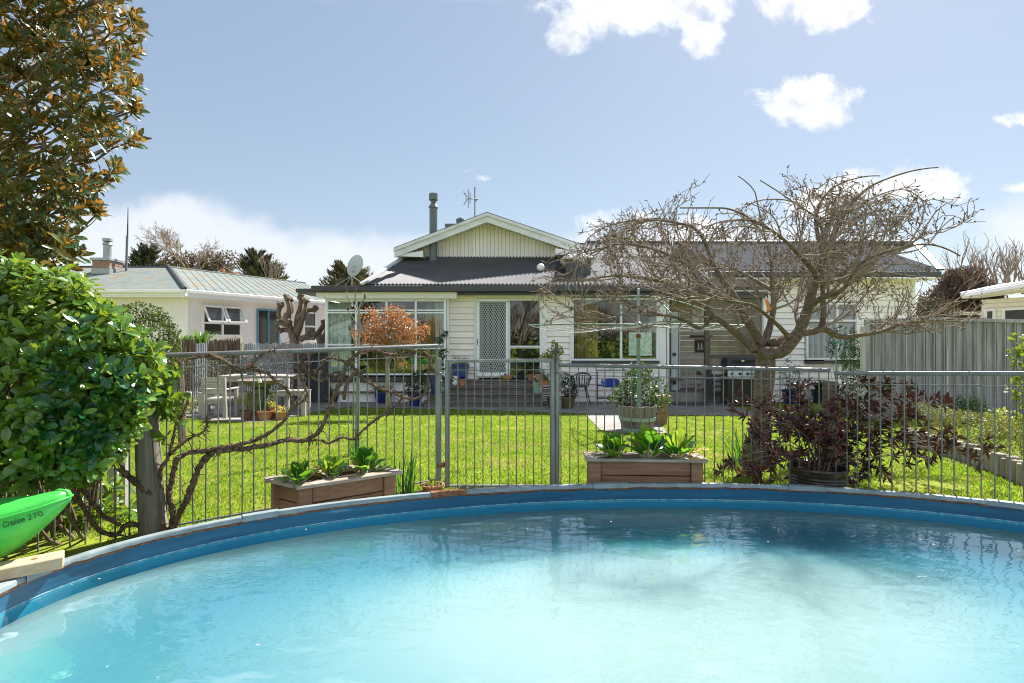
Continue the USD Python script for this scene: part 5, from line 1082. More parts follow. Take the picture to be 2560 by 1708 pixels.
chard('yellowing leafy beet in the middle of the angled planter', P1(.33, .19, .637), 2, .17, 13, .6)
chard('tall pale green leafy beet at the right end of the angled planter', P1(.57, .18, .637), 3, .19, 14, .3)
f0 = at(1464.7, 1148, 3.98); f1 = at(1771.6, 1150, 3.93)
P2 = planter('timber planter box right of the gate, square on, with dark leafy greens', f0[:2], f1[:2], .25, .742, .14)
chard('dark leafy beet at the left end of the planter right of the gate', P2(.22, .12, .695), 4, .19, 13, .1)
chard('largest leafy beet with tall broad leaves, middle of the planter right of the gate', P2(.50, .12, .695), 5, .25, 14, .1)
chard('leafy beet with drooping side leaves, right end of the planter right of the gate', P2(.73, .12, .695), 6, .22, 15, .2)

# strap-leaved bulbs and small pots between planter and gate
c = at(1005, 1236, 4.02)
pt = thing('terracotta_trough', 'square terracotta trough behind the right end of the angled planter', 'pot', (c[0], c[1], .2))
part(pt, 'body', G().hexa([(c[0] - .12, 3.94, .25), (c[0] + .12, 3.94, .25), (c[0] + .12, 4.10, .25), (c[0] - .12, 4.10, .25), (c[0] - .16, 3.91, .43), (c[0] + .16, 3.91, .43), (c[0] + .16, 4.13, .43), (c[0] - .16, 4.13, .43)]), m_terra2)
part(pt, 'rim', G().box((c[0], 3.905, .425), (.34, .025, .04), ch=.005).box((c[0], 4.135, .425), (.34, .025, .04), ch=.005).box((c[0] - .16, 4.02, .425), (.025,   .20, .04), ch=.005).box((c[0] + .16, 4.02, .425), (.025,   .20, .04), ch=.005), m_terra2)
part(pt, 'soil', G().box((c[0], 4.02, .425), (.29, .20, .02)), m_soil)
strappy('daffodil_clump', 'dense clump of upright dark green strap leaves in the terracotta trough', 'plant', (c[0], 4.02, .43), 46, .36, .12, m_strap, .013, .35, 4, True)
c = at(1082, 1240, 4.15); pot_obj('terracotta_pot', 'small shallow terracotta pot beside the gate hinge post, behind the pool rim', (c[0], c[1], .38), .085, .115, m_terra, .8)
strappy('seedling', 'small fleshy seedlings in the shallow terracotta pot by the gate', 'plant', (c[0], c[1], .48), 16, .07, .06, m_yelleaf, .014, .8, 9)
c = ongr(893, 1140); strappy('bulb_clump', 'sparse strap-leaved clump at the foot of the young staked tree', 'plant', c, 26, .34, .09, m_strap, .012, .6, 5)
c = ongr(1855, 1165); strappy('bulb_clump', 'green strap leaves at the foot of the cherry trunk', 'plant', c, 40, .42, .14, m_strap, .014, .55, 6)

# kayak and timber
m_kayak = mat('green_polyethylene', (0.04, 0.44, 0.05), (0.07, 0.54, 0.085), scale=5, detail=10, rough=.42, spec=.5, bump=.12, bscale=26, third=(.74, (.20, .62, .18)), stretch=(.4, 1, 2.5))
m_ink = mat('dark_print', (.02, .05, .02), (.03, .06, .03), rough=.6)
K0, K1 = at(172, 1246, 2.52), at(-900, 1380, 2.30)                      # bow tip and a point far along the hull, out of frame
ax = unit((K1 - K0) * [1, 1, 0]); KL = 2.7; sd = np.cross([0, 0, 1.0], ax)
def ksec(t, m_=28):
    """Hull section at distance t from the bow: sheer, deck crown, gunwale, keel."""
    q = t / KL; wv = .30 * math.sin(math.pi * min(1, max(0, q)) ** .72) ** .75 + .004; 
    sheer = .885 - .10 * (1 - math.exp(-t / .3)); keel = .60 + .27 * max(0, 1 - t / .30) ** 1.25; keel = min(keel, sheer - .02)
    a = np.linspace(0, 2 * np.pi, m_, endpoint=False); ca, sa = np.cos(a), np.sin(a)
    y = wv * np.sign(ca) * np.abs(ca) ** .8; 
    up = .05 * np.abs(sa) ** 1.2 * min(1, wv / .1 + .25); dn = (sheer - keel) * np.abs(sa) ** .75
    z = np.where(sa >= 0, sheer + up, sheer - dn)
    return np.stack([y, z], 1)
ts = np.r_[0, .012, .03, .06, .1, .15, .2, .27, .35, .45, .55, .7, .9, 1.15, 1.4, 1.7, 2.0, 2.3, 2.55, KL]
base = np.array([K0[0], K0[1], 0]); rings = []
for t in ts:
    s = ksec(t); rings.append(base + ax * t + sd * s[:, :1] + np.array([0, 0, 1.0]) * s[:, 1:])
ky = thing('kayak', 'bright green plastic kayak with its bow pointing right, lying on timber beside the pool', 'kayak', (*(K0 + ax * 1.3)[:2], .5))
v, f = band(rings); n0 = len(v); v = np.vstack([v, rings[0].mean(0)[None] - ax * .006, rings[-1].mean(0)[None]]); q = np.arange(28)
f = list(f) + [[b, (b + 1) % 28, n0] for b in q]; G0 = G(); G0.v = [v]; fa = band(rings)[1]; G0.f = [np.vstack([fa[:, [0, 1, 2]], fa[:, [0, 2, 3]]]), np.array([[(b + 1) % 28, b, n0] for b in q]), np.array([[n0 - 28 + b, n0 - 28 + (b + 1) % 28, n0 + 1] for b in q])]; G0.n = len(v)
part(ky, 'hull', G0, m_kayak, smooth=60)
for s_ in (6, 22):                                                     # seam along the gunwale and a rib below the deck
    pass
gl = G(); gl.tube([rings[i][0] + sd * .002 for i in range(len(ts))], .006, 6); gl.tube([rings[i][14] - sd * .002 for i in range(len(ts))], .006, 6); part(ky, 'gunwale_seam', gl, m_kayak, smooth=60)
part(ky, 'bow_toggle', G().tube(spline([K0 + ax * .07 + [0, 0, .015], K0 + ax * .045 + [0, 0, .04], K0 + ax * .015 + [0, 0, .036], K0 + ax * .0 + [0, 0, .0]], 10), .009, 8), m_kayak, smooth=True)
txt = meshkit.text_mesh('Cruise 270', .026, .001)
nearside = -1 if (sd[1] > 0) else 1
def on_hull(t, hz):
    """Point on the near flank below the gunwale."""
    s = ksec(t); k = 0 if nearside * 1 > 0 else 14
    cand = s[(s[:, 0] * nearside > 0) & (np.arange(28) > 0)]; cand = cand[np.argsort(cand[:, 1])]
    y = np.interp(hz, cand[:, 1], cand[:, 0]); return base + ax * t + sd * y + np.array([0, 0, hz])
tv = np.array(txt.vertices); tv[:, 0] -= tv[:, 0].min(); tv[:, 0] *= .112 / tv[:, 0].max(); w_ = tv[:, 0].max(); out = []
for x_, y_, z_ in tv:
    t = .168 - x_; hz = ksec(t)[0, 1] - .045 + y_; p = on_hull(t, hz); out.append(p + sd * nearside * (.0025 + z_))
part(ky, 'lettering', (np.array(out), txt.faces), m_ink)
m_pine = mat('raw_pine', (0.40, 0.275, 0.16), (0.50, 0.37, 0.235), scale=5, detail=8, rough=.75, bump=.2, stretch=(.5, 3, 3), third=(.8, (.38, .24, .13)), dist=1.0)
def lumber(label, a, b, w, t):
    l_ = thing('timber_offcut', label, 'timber', (np.asarray(a) + b) / 2); part(l_, 'plank', G().bar(a, b, w, t, ch=.004), m_pine)
    part(l_, 'knot', G().lathe([(.016, 0), (.011, .002), (0, .0025)], np.asarray(a) + (np.asarray(b) - a) * .25 + [0, 0, t / 2 - .001], 10), m_rust)
za = RIM_Z + .012
lumber('raw pine offcut under the kayak, lying on the pool rim', at(160, 1392, 2.46) * [1, 1, 0] + [0, 0, RIM_Z + .036], at(-160, 1480, 2.20) * [1, 1, 0] + [0, 0, RIM_Z + .036], .11, .055)
# ================================================================ CLOTHESLINE, BARREL, THINGS ON THE PATIO
m_greenpole = mat('green_painted_steel', (.12, .19, .145), (.17, .24, .185), scale=10, detail=8, rough=.55, third=(.76, (.30, .14, .06)))
m_zinc = mat('bare_steel', (.26, .27, .265), (.36, .37, .365), scale=12, rough=.4, metal=.4)
c = at(1596, 1081, 8.25); cx, cy, cz0 = c
cl = thing('clothesline', 'old rotary clothesline with pale green steel pole and drooping wires', 'clothesline', c)
zj, zt_ = at(0, 838, 8.25)[2], at(0, 722, 8.25)[2]; za = at(0, 812, 8.25)[2]
part(cl, 'pole', G().lathe([(0, cz0 - .1), (.031, cz0 - .1), (.031, zj), (0, zj)], (cx, cy, 0), 14), m_greenpole, smooth=40)
part(cl, 'collar', G().lathe([(.032, zj - .045), (.042, zj - .03), (.042, zj), (.03, zj + .02), (0.022, zj + .02)], (cx, cy, 0), 14), m_rust, smooth=40)
part(cl, 'upper_pole', G().lathe([(.021, zj + .015), (.021, zt_), (0, zt_ + .01)], (cx, cy, 0), 12), m_zinc, smooth=40)
part(cl, 'hub', G().lathe([(.022, za - .05), (.05, za - .03), (.05, za + .03), (.022, za + .05)], (cx, cy, 0), 12), m_zinc, smooth=40)
part(cl, 'crank_handle', G().tube([(cx + .02, cy - .05, za - .01), (cx + .10, cy - .16, za - .02), (cx + .42, cy - .32, za - .06)], .012, 8), m_zinc, smooth=40)
tips_ = []
for k, ang in enumerate((178, 268, 358, 88)):
    a = math.radians(ang + 6); Rr = 1.78; e = np.array([cx + Rr * math.cos(a), cy + Rr * math.sin(a), za - .01 if ang == 178 else za]); tips_.append(e)
    part(cl, 'arm', G().tube([(cx, cy, za), (cx + Rr * .5 * math.cos(a), cy + Rr * .5 * math.sin(a), za + .012), e], .011, 8), m_greenpole, smooth=40)
    m1 = np.array([cx + 1.42 * math.cos(a), cy + 1.42 * math.sin(a), za]); part(cl, 'strut', G().tube(spline([m1, m1 + [0, 0, .07], m1 + [-.06 * math.cos(a), -.06 * math.sin(a), .12], [cx, cy, zt_ - .12]], 14), .009, 8), m_greenpole, smooth=40)
for q in (1.0, .86, .72, .58, .44):
    w_ = G()
    for k in range(4):
        a, b = [np.array([cx, cy, za - .005]) + (tips_[i % 4] - [cx, cy, za]) * q for i in (k, k + 1)]; s = np.linspace(0, 1, 9)[:, None]
        w_.tube(a + (b - a) * s - np.array([0, 0, 1]) * .10 * q * 4 * s * (1 - s), .0022, 4)
    part(cl, 'line_wire', w_, m_zinc, smooth=True)

# half barrel
m_barrel = mat('old_oak_staves', (.13, .105, .085), (.24, .20, .165), scale=7, detail=8, rough=.85, bump=.4, stretch=(2, 2, .25), vary=.14)
m_hoop = mat('green_patina_hoop', (.20, .29, .22), (.28, .36, .28), scale=12, detail=7, rough=.6, third=(.8, (.25, .17, .10)))
bD = 8.75; b0 = ongr(1593, 1078); bx, by, bz = b0[0], b0[1], b0[2]; R1, R0 = .315, .245; bh = .42
ba = thing('half_barrel', 'weathered wine half barrel with pale green hoop behind the clothesline pole', 'barrel planter', (bx, by, bz))
NS = 22
for k in range(NS):
    a0, a1 = (k + .04) * 2 * np.pi / NS, (k + .96) * 2 * np.pi / NS; v, f = [], []; hh = bh + .006 * math.sin(k * 2.7)
    for u in (0, .5, 1):
        rr = R0 + (R1 - R0) * u + .014 * math.sin(u * math.pi)
        for rad in (rr, rr - .025):
            for a in (a0, a1): v.append((bx + rad * math.cos(a), by + rad * math.sin(a), bz + .012 + hh * u))
    for u in range(2):
        o = u * 4; f += [[o, o + 1, o + 5, o + 4], [o + 3, o + 2, o + 6, o + 7], [o + 2, o, o + 4, o + 6], [o + 1, o + 3, o + 7, o + 5]]
    f += [[8, 9, 11, 10], [1, 0, 2, 3]]
    part(ba, 'stave', G().add(v, f), m_barrel)
for u in (.5, .08):
    rr = R0 + (R1 - R0) * u + .014 * math.sin(u * math.pi); part(ba, 'hoop', G().lathe([(rr + .0, bz + .012 + bh * u - .03), (rr + .006, bz + .012 + bh * u - .028), (rr + .010, bz + .012 + bh * u + .028), (rr + .003, bz + .012 + bh * u + .03)], (bx, by, 0), 40), m_hoop, smooth=40)
part(ba, 'soil', G().lathe([(R1 - .03, bz + bh - .03), (.1, bz + bh), (0, bz + bh)], (bx, by, 0), 20), m_soil)
def A(px, py, D): return at(px, py, D)
bush('camellia', 'loose glossy shrub growing in the half barrel, leaves glinting', 'shrub', [A(1600, 970, 8.8), A(1560, 990, 8.7), A(1640, 985, 8.8), A(1590, 940, 8.9), A(1535, 1000, 8.7), A(1660, 1010, 8.7), A(1625, 1015, 8.6), A(1615, 935, 8.9)], [(.30, .32, .30), (.20, .25, .25), (.22, .25, .25), (.2, .2, .22), (.10, .15, .12), (.12, .15, .12), (.18, .2, .15), (.15, .15, .2)], 1150, .068, .036, m_bushleaf, (bx, by, bz + bh), 3, T_BROAD, F_BROAD, .25, .7, 14, .009)
c = at(1648, 1058, 9.5)
tp_ = thing('tall_planter', 'tall brown tapered timber planter standing behind the half barrel', 'planter', (c[0], 9.5, float(ground_z(c[0], 9.5))))
z0 = float(ground_z(c[0], 9.5)) + .012; zt2 = at(0, 992, 9.5)[2]; w0, w1 = .105, .15
part(tp_, 'body', G().hexa([(c[0] - w0, 9.5 - w0, z0), (c[0] + w0, 9.5 - w0, z0), (c[0] + w0, 9.5 + w0, z0), (c[0] - w0, 9.5 + w0, z0), (c[0] - w1, 9.5 - w1, zt2), (c[0] + w1, 9.5 - w1, zt2), (c[0] + w1, 9.5 + w1, zt2), (c[0] - w1, 9.5 + w1, zt2)]), m_plank)
part(tp_, 'rim', G().box((c[0], 9.5, zt2 + .015), (.35, .35, .03), ch=.005), m_cap)

# chair, shelf with cushion, pots along the wall
def patio(px, py): 
    """A point on the patio."""
    return ongr(px, py, .012)
c = patio(1450, 1009)
cD = c[1]; chx, chz = c[0], c[2]
cr = thing('tub_chair', 'black plastic slatted tub chair against the white wall', 'chair', (chx, cD, chz)); sz = chz + .44
part(cr, 'seat', G().lathe([(0, sz), (.20, sz), (.235, sz + .02), (.22, sz + .03), (0, sz + .022)], (chx, cD, 0), 24), m_black, smooth=40)
th = np.linspace(-.15, math.pi + .15, 25); rot = math.radians(-28)
rim_ = np.column_stack([chx + .285 * np.cos(th + rot), cD + .27 * np.sin(th + rot), sz + .20 + .15 * np.sin(np.clip(th, 0, math.pi))]); part(cr, 'back_rail', G().tube(rim_, .019, 8), m_black, smooth=True)
for i in range(1, 24, 2):
    bb = np.array([chx + .225 * math.cos(th[i] + rot), cD + .215 * math.sin(th[i] + rot), sz + .02]); part(cr, 'slat', G().bar(bb, rim_[i], .028, .01, up=(math.cos(th[i] + rot), math.sin(th[i] + rot), 0)), m_black)
for sx, sy in ((-1, -1), (1, -1), (-1, 1), (1, 1)): part(cr, 'leg', G().tube([(chx + sx * .15, cD + sy * .15, sz), (chx + sx * .235, cD + sy * .235, chz)], [.02, .012], 8), m_black, smooth=True)
m_iron = mat('wrought_iron', (.018, .017, .016), (.03, .028, .026), scale=20, rough=.55)
c = patio(1530, 1006); sD = 13.55; sx0, sx1 = X(1492, sD), X(1565, sD); s0 = .012; s1 = Z(924, sD)
sh = thing('iron_shelf', 'black wrought-iron shelf stand under the big window', 'shelf', ((sx0 + sx1) / 2, sD, s0))
for xx in (sx0, sx1):
    for yy in (sD - .13, sD + .13): part(sh, 'leg', G().tube([(xx, yy, s0), (xx, yy, s1)], .010, 6), m_iron)
for zz in (s1 - .02, (s0 + s1) / 2 + .02, s0 + .14):
    g = G()
    for yy in np.linspace(sD - .13, sD + .13, 5): g.tube([(sx0, yy, zz), (sx1, yy, zz)], .006, 5)
    part(sh, 'shelf', g, m_iron)
for xx in (sx0, sx1):
    for k in range(4): zc = s0 + .2 + k * .17; part(sh, 'scroll', G().tube([(xx, sD + .10 * math.cos(t) * (1 - t / 14), zc + .07 * math.sin(t)) for t in np.linspace(0, 8, 20)], .006, 5), m_iron, smooth=True)
m_bluecloth = mat('blue_patterned_cloth', (.012, .035, .22), (.02, .05, .30), scale=6, detail=4, rough=.9, third=(.70, (.55, .58, .55)))
g = trimesh.creation.icosphere(3); v = g.vertices; v = np.sign(v) * np.abs(v) ** .55; cu = at(1526, 958, sD - .08)
single('cushion', (v * [.245, .06, .115] + cu, g.faces), m_bluecloth, 'cobalt blue cushion with pale blotches on the iron shelf', 'cushion', smooth=True)
cpt = at(1528, 928, sD); pot_obj('mint_pot', 'small mint green pot on top of the iron shelf', (cpt[0], sD, s1 - .01), .055, .10, mat('mint_glaze', (.35, .58, .46), (.40, .62, .50), rough=.35), .8)
strappy('succulent', 'little spiky plant in the mint green pot on the iron shelf', 'plant', (cpt[0], sD, s1 + .08), 14, .07, .03, m_bushleaf, .012, 1.0, 3)
c = patio(1419, 1020); pot_obj('olive_pot', 'large olive-brown pot left of the black tub chair', (c[0], c[1], c[2]), .195, .28, mat('olive_glaze', (.06, .05, .02), (.10, .085, .035), scale=6, rough=.4), .72)
OS = bush('dark_shrub', 'dark green bushy plant with a few red flowers in the olive pot', 'shrub', [(c[0], c[1], c[2] + .52), (c[0] - .05, c[1], c[2] + .70), (c[0] + .08, c[1] - .05, c[2] + .40)], [(.21, .2, .25), (.15, .15, .17), (.16, .15, .15)], 700, .06, .03, m_darkleaf, (c[0], c[1], c[2] + .26), 8)
m_red = mat('red_petals', (.45, .02, .02), (.60, .05, .03), scale=20, rough=.6)
for k, (dx, dz) in enumerate(((-.08, .42), (.03, .36), (.11, .40))): part(OS, 'flower', G().ball((c[0] + dx, c[1] - .2, c[2] + dz), .02, 1), m_red)

# timber steps and what stands on them
m_step = mat('weathered_step_timber', (.12, .105, .085), (.20, .175, .145), scale=5, detail=9, rough=.9, bump=.35, stretch=(.25, 2, 3), vary=.15, third=(.8, (.28, .25, .21)))
stp = thing('timber_steps', 'four broad weathered timber steps up to the sliding door', 'steps', (X(1210, 13.3), 13.3, .01))
for k, (zt3, yf, xl, xr) in enumerate(((.62, 13.70, 1095, 1334), (.465, 13.40, 1078, 1346), (.31, 13.10, 1066, 1357), (.155, 12.80, 1058, 1358))):
    xa_, xb_ = X(xl, yf), X(xr, yf)
    part(stp, 'tread', G().box(((xa_ + xb_) / 2, yf + .155, zt3 - .018), (xb_ - xa_, .32, .036), ch=.006), m_step)
    for q in range(2): part(stp, 'riser_board', G().box(((xa_ + xb_) / 2, yf + .035, zt3 - .073 - q * .060), (xb_ - xa_ - .02, .03, .056), ch=.005), m_step)
    part(stp, 'stringer', G().box((xb_ - .03, yf + .5, (zt3 - .04) / 2 + .005), (.04, .86, zt3 - .07)), m_dkwood)
zs = .622
def on_step(px, D): return (X(px, D), D, zs)
c = on_step(1152, 13.86); pot_obj('blue_square_pot', 'square cobalt blue pot with grey lavender on the top step left of the door', (c[0], c[1], .62), .22, .40, m_blue, .80, True)
strappy('lavender', 'grey-green lavender in the square blue pot left of the door', 'plant', (c[0], c[1], 1.02), 90, .27, .2, m_greyleaf, .012, .5, 12)
c = on_step(1157, 13.75); pot_obj('terracotta_pot', 'terracotta pot in front of the square blue pot left of the door', (c[0], 13.74 - .14, .47), .10, .19, m_terra, .75)
m_cow = mat('black_patched_white', (.75, .74, .70), (.75, .74, .70), scale=9, detail=1, rough=.5, third=(.66, (.02, .02, .02)), spread=(.3, .58))
o = thing('spotted_ornament', 'small white and black spotted animal ornament beside the terracotta pot on the steps', 'ornament', (X(1137, 13.6), 13.6, .47))
ox = X(1137, 13.6); part(o, 'body', G().ball((ox, 13.62, .57), (.085, .06, .10), 2), m_cow, smooth=True); part(o, 'head', G().ball((ox + .03, 13.58, .69), (.05, .05, .055), 2), m_cow, smooth=True)
for s_ in (-1, 1): part(o, 'ear', G().ball((ox + .03 + s_ * .05, 13.59, .725), (.025, .01, .015), 1), m_cow)
c = on_step(1268, 13.84); y_ = thing('ochre_bowl', 'wide ochre bowl planter on the top step under the door glass', 'pot', c)
part(y_, 'body', G().lathe([(0, zs), (.10, zs), (.16, zs + .05), (.185, zs + .12), (.17, zs + .125), (.15, zs + .06), (0, zs + .05)], (c[0], c[1], 0), 24), mat('ochre_glaze', (.38, .22, .07), (.46, .28, .10), rough=.4), smooth=40)
strappy('red_succulent', 'low reddish succulents in the ochre bowl', 'plant', (c[0] + .02, c[1], zs + .09), 26, .10, .12, mat('red_succulent_leaf', (.20, .05, .03), (.28, .10, .05), rough=.5), .02, .9, 3)
c = on_step(1301, 13.85); pot_obj('charcoal_bowl', 'charcoal pot of pale pansies on the top step', c, .13, .13, m_black, .8)
PN = bush('pansies', 'clump of pansies with a few white flowers in the charcoal pot', 'plant', [(c[0], c[1], zs + .18)], [(.15, .12, .08)], 200, .035, .022, m_darkleaf, (c[0], c[1], zs + .11), 4)
for k, (dx, dz) in enumerate(((-.10, .20), (-.02, .23), (.12, .27), (.13, .22))): part(PN, 'flower', G().lathe([(0, 0), (.028, .006), (.03, .012), (0, .010)], (c[0] + dx, c[1] - .1, zs + dz), 8), m_trim)
c = on_step(1325, 13.84); pot_obj('terracotta_pot', 'round terracotta pot between the pansies and the clay urn', c, .085, .15, m_terra, .7)
bush('bay_shrub', 'leafy dark green shrub in front of the door glass, in the round terracotta pot', 'shrub', [(c[0] - .05, c[1], 1.05), (c[0] - .12, c[1], 1.25), (c[0] + .05, c[1], .92)], [(.16, .15, .18), (.14, .13, .14), (.14, .13, .14)], 520, .055, .028, m_darkleaf, (c[0], c[1], .76), 14)
c = (X(1349, 13.55), 13.55, .47); pot_obj('clay_urn', 'tall pale clay urn at the right end of the steps', c, .12, .32, m_terra2, .72)
bush('pale_succulent', 'whitish rosette plant on top of the clay urn', 'plant', [(c[0], c[1], .84)], [(.13, .1, .07)], 90, .06, .03, m_greyleaf, (c[0], c[1], .78), 3)
c = (X(1343, 13.25), 13.25, .312); pot_obj('celadon_pot', 'square pale green pot on the third step', c, .085, .27, mat('celadon_glaze', (.20, .33, .27), (.25, .38, .31), rough=.3), .82, True)
strappy('herb', 'short green herb in the square pale green pot', 'plant', (c[0], c[1], .58), 22, .10, .06, m_bushleaf, .012, .7, 5)
c = (X(1367, 13.2), 13.2, .5)
hb = thing('slatted_stand', 'dark slatted timber stand at the right end of the steps', 'stand', (c[0], 13.2, .012))
for k in range(8): part(hb, 'slat', G().box((X(1366, 13.1), 13.1, .06 + k * .06), (.26, .02, .04), ch=.003), m_dkwood)
for s_ in (-1, 1): part(hb, 'leg', G().box((X(1366, 13.1) + s_ * .11, 13.14, .26), (.035, .05, .50)), m_dkwood)
pt2 = thing('terracotta_trough', 'narrow terracotta trough with grassy tuft on the dark slatted stand', 'pot', (X(1364, 13.2), 13.2, .53))
part(pt2, 'body', G().box((X(1362, 13.12), 13.12, .585), (.30, .16, .11), ch=.01), m_terra)
part(pt2, 'rim', G().box((X(1362, 13.12), 13.12, .65), (.32, .18, .025), ch=.006), m_terra)
strappy('grass_tuft', 'blue-green grassy tuft in the narrow terracotta trough', 'plant', (X(1362, 13.12), 13.12, .66), 60, .22, .11, m_bushleaf, .010, .7, 8)
bush('yellow_shrub', 'yellow-green citrus-like shrub behind the gate latch post', 'shrub', [A(1378, 888, 13.0), A(1395, 878, 13.0), A(1362, 895, 13.0), A(1385, 865, 13.0), A(1388, 905, 13.0)], [(.16, .16, .16), (.12, .12, .16), (.12, .12, .12), (.09, .1, .14), (.16, .15, .15)], 620, .062, .034, m_yelleaf, A(1384, 1000, 13.0), 5, T_BROAD, F_BROAD, .3, .6)
c = patio(1384, 1021); pot_obj('olive_pot', 'dark pot below the yellow-green shrub, behind the latch post', (c[0], c[1], c[2]), .15, .25, m_black, .75)
# blue pots left of the steps, by the conservatory
for (px, py, rr, hh, lab) in ((957, 1007, .24, .30, 'wide cobalt blue pot under the conservatory, below the grassy plant'), (1038, 1014, .19, .34, 'cobalt blue pot left of the steps, below the round dark shrub')):
    c = patio(px, py); pot_obj('blue_pot', lab, (c[0], c[1], c[2]), rr, hh, m_blue, .72)
c = (X(1090, 13.15), 13.15, .31); pot_obj('blue_square_pot', 'cobalt blue square pot on the steps behind the gate hinge post', c, .13, .42, m_blue, .8, True)
CM = bush('camellia', 'thin upright pink-budded camellia in the blue pot behind the gate hinge post', 'shrub', [A(1100, 850, 13.15), A(1108, 885, 13.15), A(1100, 915, 13.15), A(1112, 835, 13.15)], [(.12, .1, .12), (.10, .1, .16), (.09, .1, .14), (.08, .08, .07)], 230, .07, .036, m_darkleaf, (c[0], 13.15, .72), 6, T_BROAD, F_BROAD, .2, .7)
for k, (dx, dy) in enumerate(((1094, 833), (1103, 830), (1095, 840))): part(CM, 'bud', G().ball(A(dx, dy, 13.05), .03, 1), mat('pink_petal', (.60, .30, .28), (.66, .38, .34), rough=.6))
bush('dark_shrub', 'round dark green shrub in the blue pot left of the steps', 'shrub', [A(1040, 955, 12.9), A(1025, 970, 12.9), A(1060, 968, 12.9), A(1045, 940, 12.9)], [(.22, .2, .2), (.16, .15, .15), (.16, .15, .16), (.15, .15, .12)], 900, .06, .03, m_darkleaf, A(1040, 990, 12.9), 7)
c = patio(957, 1007); strappy('grassy_plant', 'arching green grassy plant in the wide blue pot', 'plant', (c[0], c[1], c[2] + .28), 130, .30, .22, m_bushleaf, .016, 1.3, 4)
c = patio(838, 1004); pot_obj('black_pot', 'black pot with blue-grey succulents at the conservatory corner', (c[0], c[1], c[2]), .20, .26, m_black, .8)
bush('succulent', 'blue-grey rosette succulents in the black pot', 'plant', [(c[0], c[1], .33), (c[0] - .12, c[1], .40)], [(.22, .2, .09), (.1, .1, .1)], 120, .09, .05, m_greyleaf, (c[0], c[1], .25), 8, T_BROAD, F_BROAD)
c = patio(882, 1003); tb = thing('timber_tub', 'reddish-brown timber tub beside the black pot under the conservatory', 'planter', (c[0], c[1], c[2]))
for k in range(6): part(tb, 'board', G().box((c[0] - .25 + .1 * k, c[1] - .12, c[2] + .14), (.095, .025, .28), ch=.004), m_plank)
part(tb, 'body', G().box((c[0], c[1] + .05, c[2] + .13), (.60, .30, .26)), m_plank)
# barbecue
bqD = 13.25; bx0, bx1 = X(1811, bqD), X(1888, bqD); bm = (bx0 + bx1) / 2; bw = bx1 - bx0
m_bbqbrown = mat('brown_enamel', (.022, .018, .012), (.032, .026, .017), scale=3, rough=.35); m_stainless = mat('brushed_steel', (.50, .56, .64), (.56, .61, .68), scale=3, rough=.35, metal=.5, stretch=(.2, 1, 20))
q = thing('barbecue', 'black gas barbecue with silver knob panel and closed hood beside the cherry trunk', 'barbecue', (bm, bqD, .012))
part(q, 'cabinet', G().box((bm, bqD + .02, (Z(945, bqD) + .10) / 2), (bw, .5, Z(945, bqD) - .10), ch=.012), m_bbqbrown)
part(q, 'plinth', G().box((bm, bqD + .03, .055), (bw - .06, .44, .085)), m_black)
part(q, 'drip_shelf', G().box((bm, bqD - .02, Z(943, bqD)), (bw + .01, .56, .03), ch=.006), mat('cream_enamel', (.42, .40, .32), rough=.5))
part(q, 'control_panel', G().box((bm, bqD - .25, Z(933, bqD)), (bw + .02, .04, Z(926, bqD) - Z(941, bqD)), ch=.008), m_stainless)
for k, px in enumerate((1819, 1838, 1857, 1866.5, 1876)):
    kb = part(q, 'knob', G().lathe([(.030, 0), (.034, .004), (.030, .03), (.022, .038), (0, .038)], (0, 0, 0), 14).v and (lambda g: (np.column_stack([g.v[0][:, 0] + X(px, bqD), bqD - .27 - g.v[0][:, 2], g.v[0][:, 1] + Z(933, bqD)]), np.vstack(g.f)))(G().lathe([(.030, 0), (.034, .004), (.030, .03), (.022, .038), (0, .038)], (0, 0, 0), 14)), m_black, smooth=40)
part(q, 'hood', G().hexa([(bx0, bqD - .24, Z(925, bqD)), (bx1, bqD - .24, Z(925, bqD)), (bx1, bqD + .28, Z(925, bqD)), (bx0, bqD + .28, Z(925, bqD)), (bx0 + .03, bqD - .10, Z(896, bqD)), (bx1 - .03, bqD - .10, Z(896, bqD)), (bx1 - .03, bqD + .25, Z(896, bqD)), (bx0 + .03, bqD + .25, Z(896, bqD))]), m_black)
part(q, 'hood_window', G().bar((bm - .27, bqD - .178, Z(903, bqD)), (bm + .30, bqD - .178, Z(903, bqD)), .012, .075, up=(0, -.4, 1)), mat('dark_glass', (.05, .035, .025), rough=.08))
part(q, 'thermometer', G().ball((bm - .01, bqD - .20, Z(902, bqD)), (.042, .012, .03), 2), m_stainless, smooth=True)
part(q, 'handle', G().tube([(bm - .3, bqD - .26, Z(917, bqD)), (bm + .3, bqD - .26, Z(917, bqD))], .012, 8), m_stainless, smooth=True)
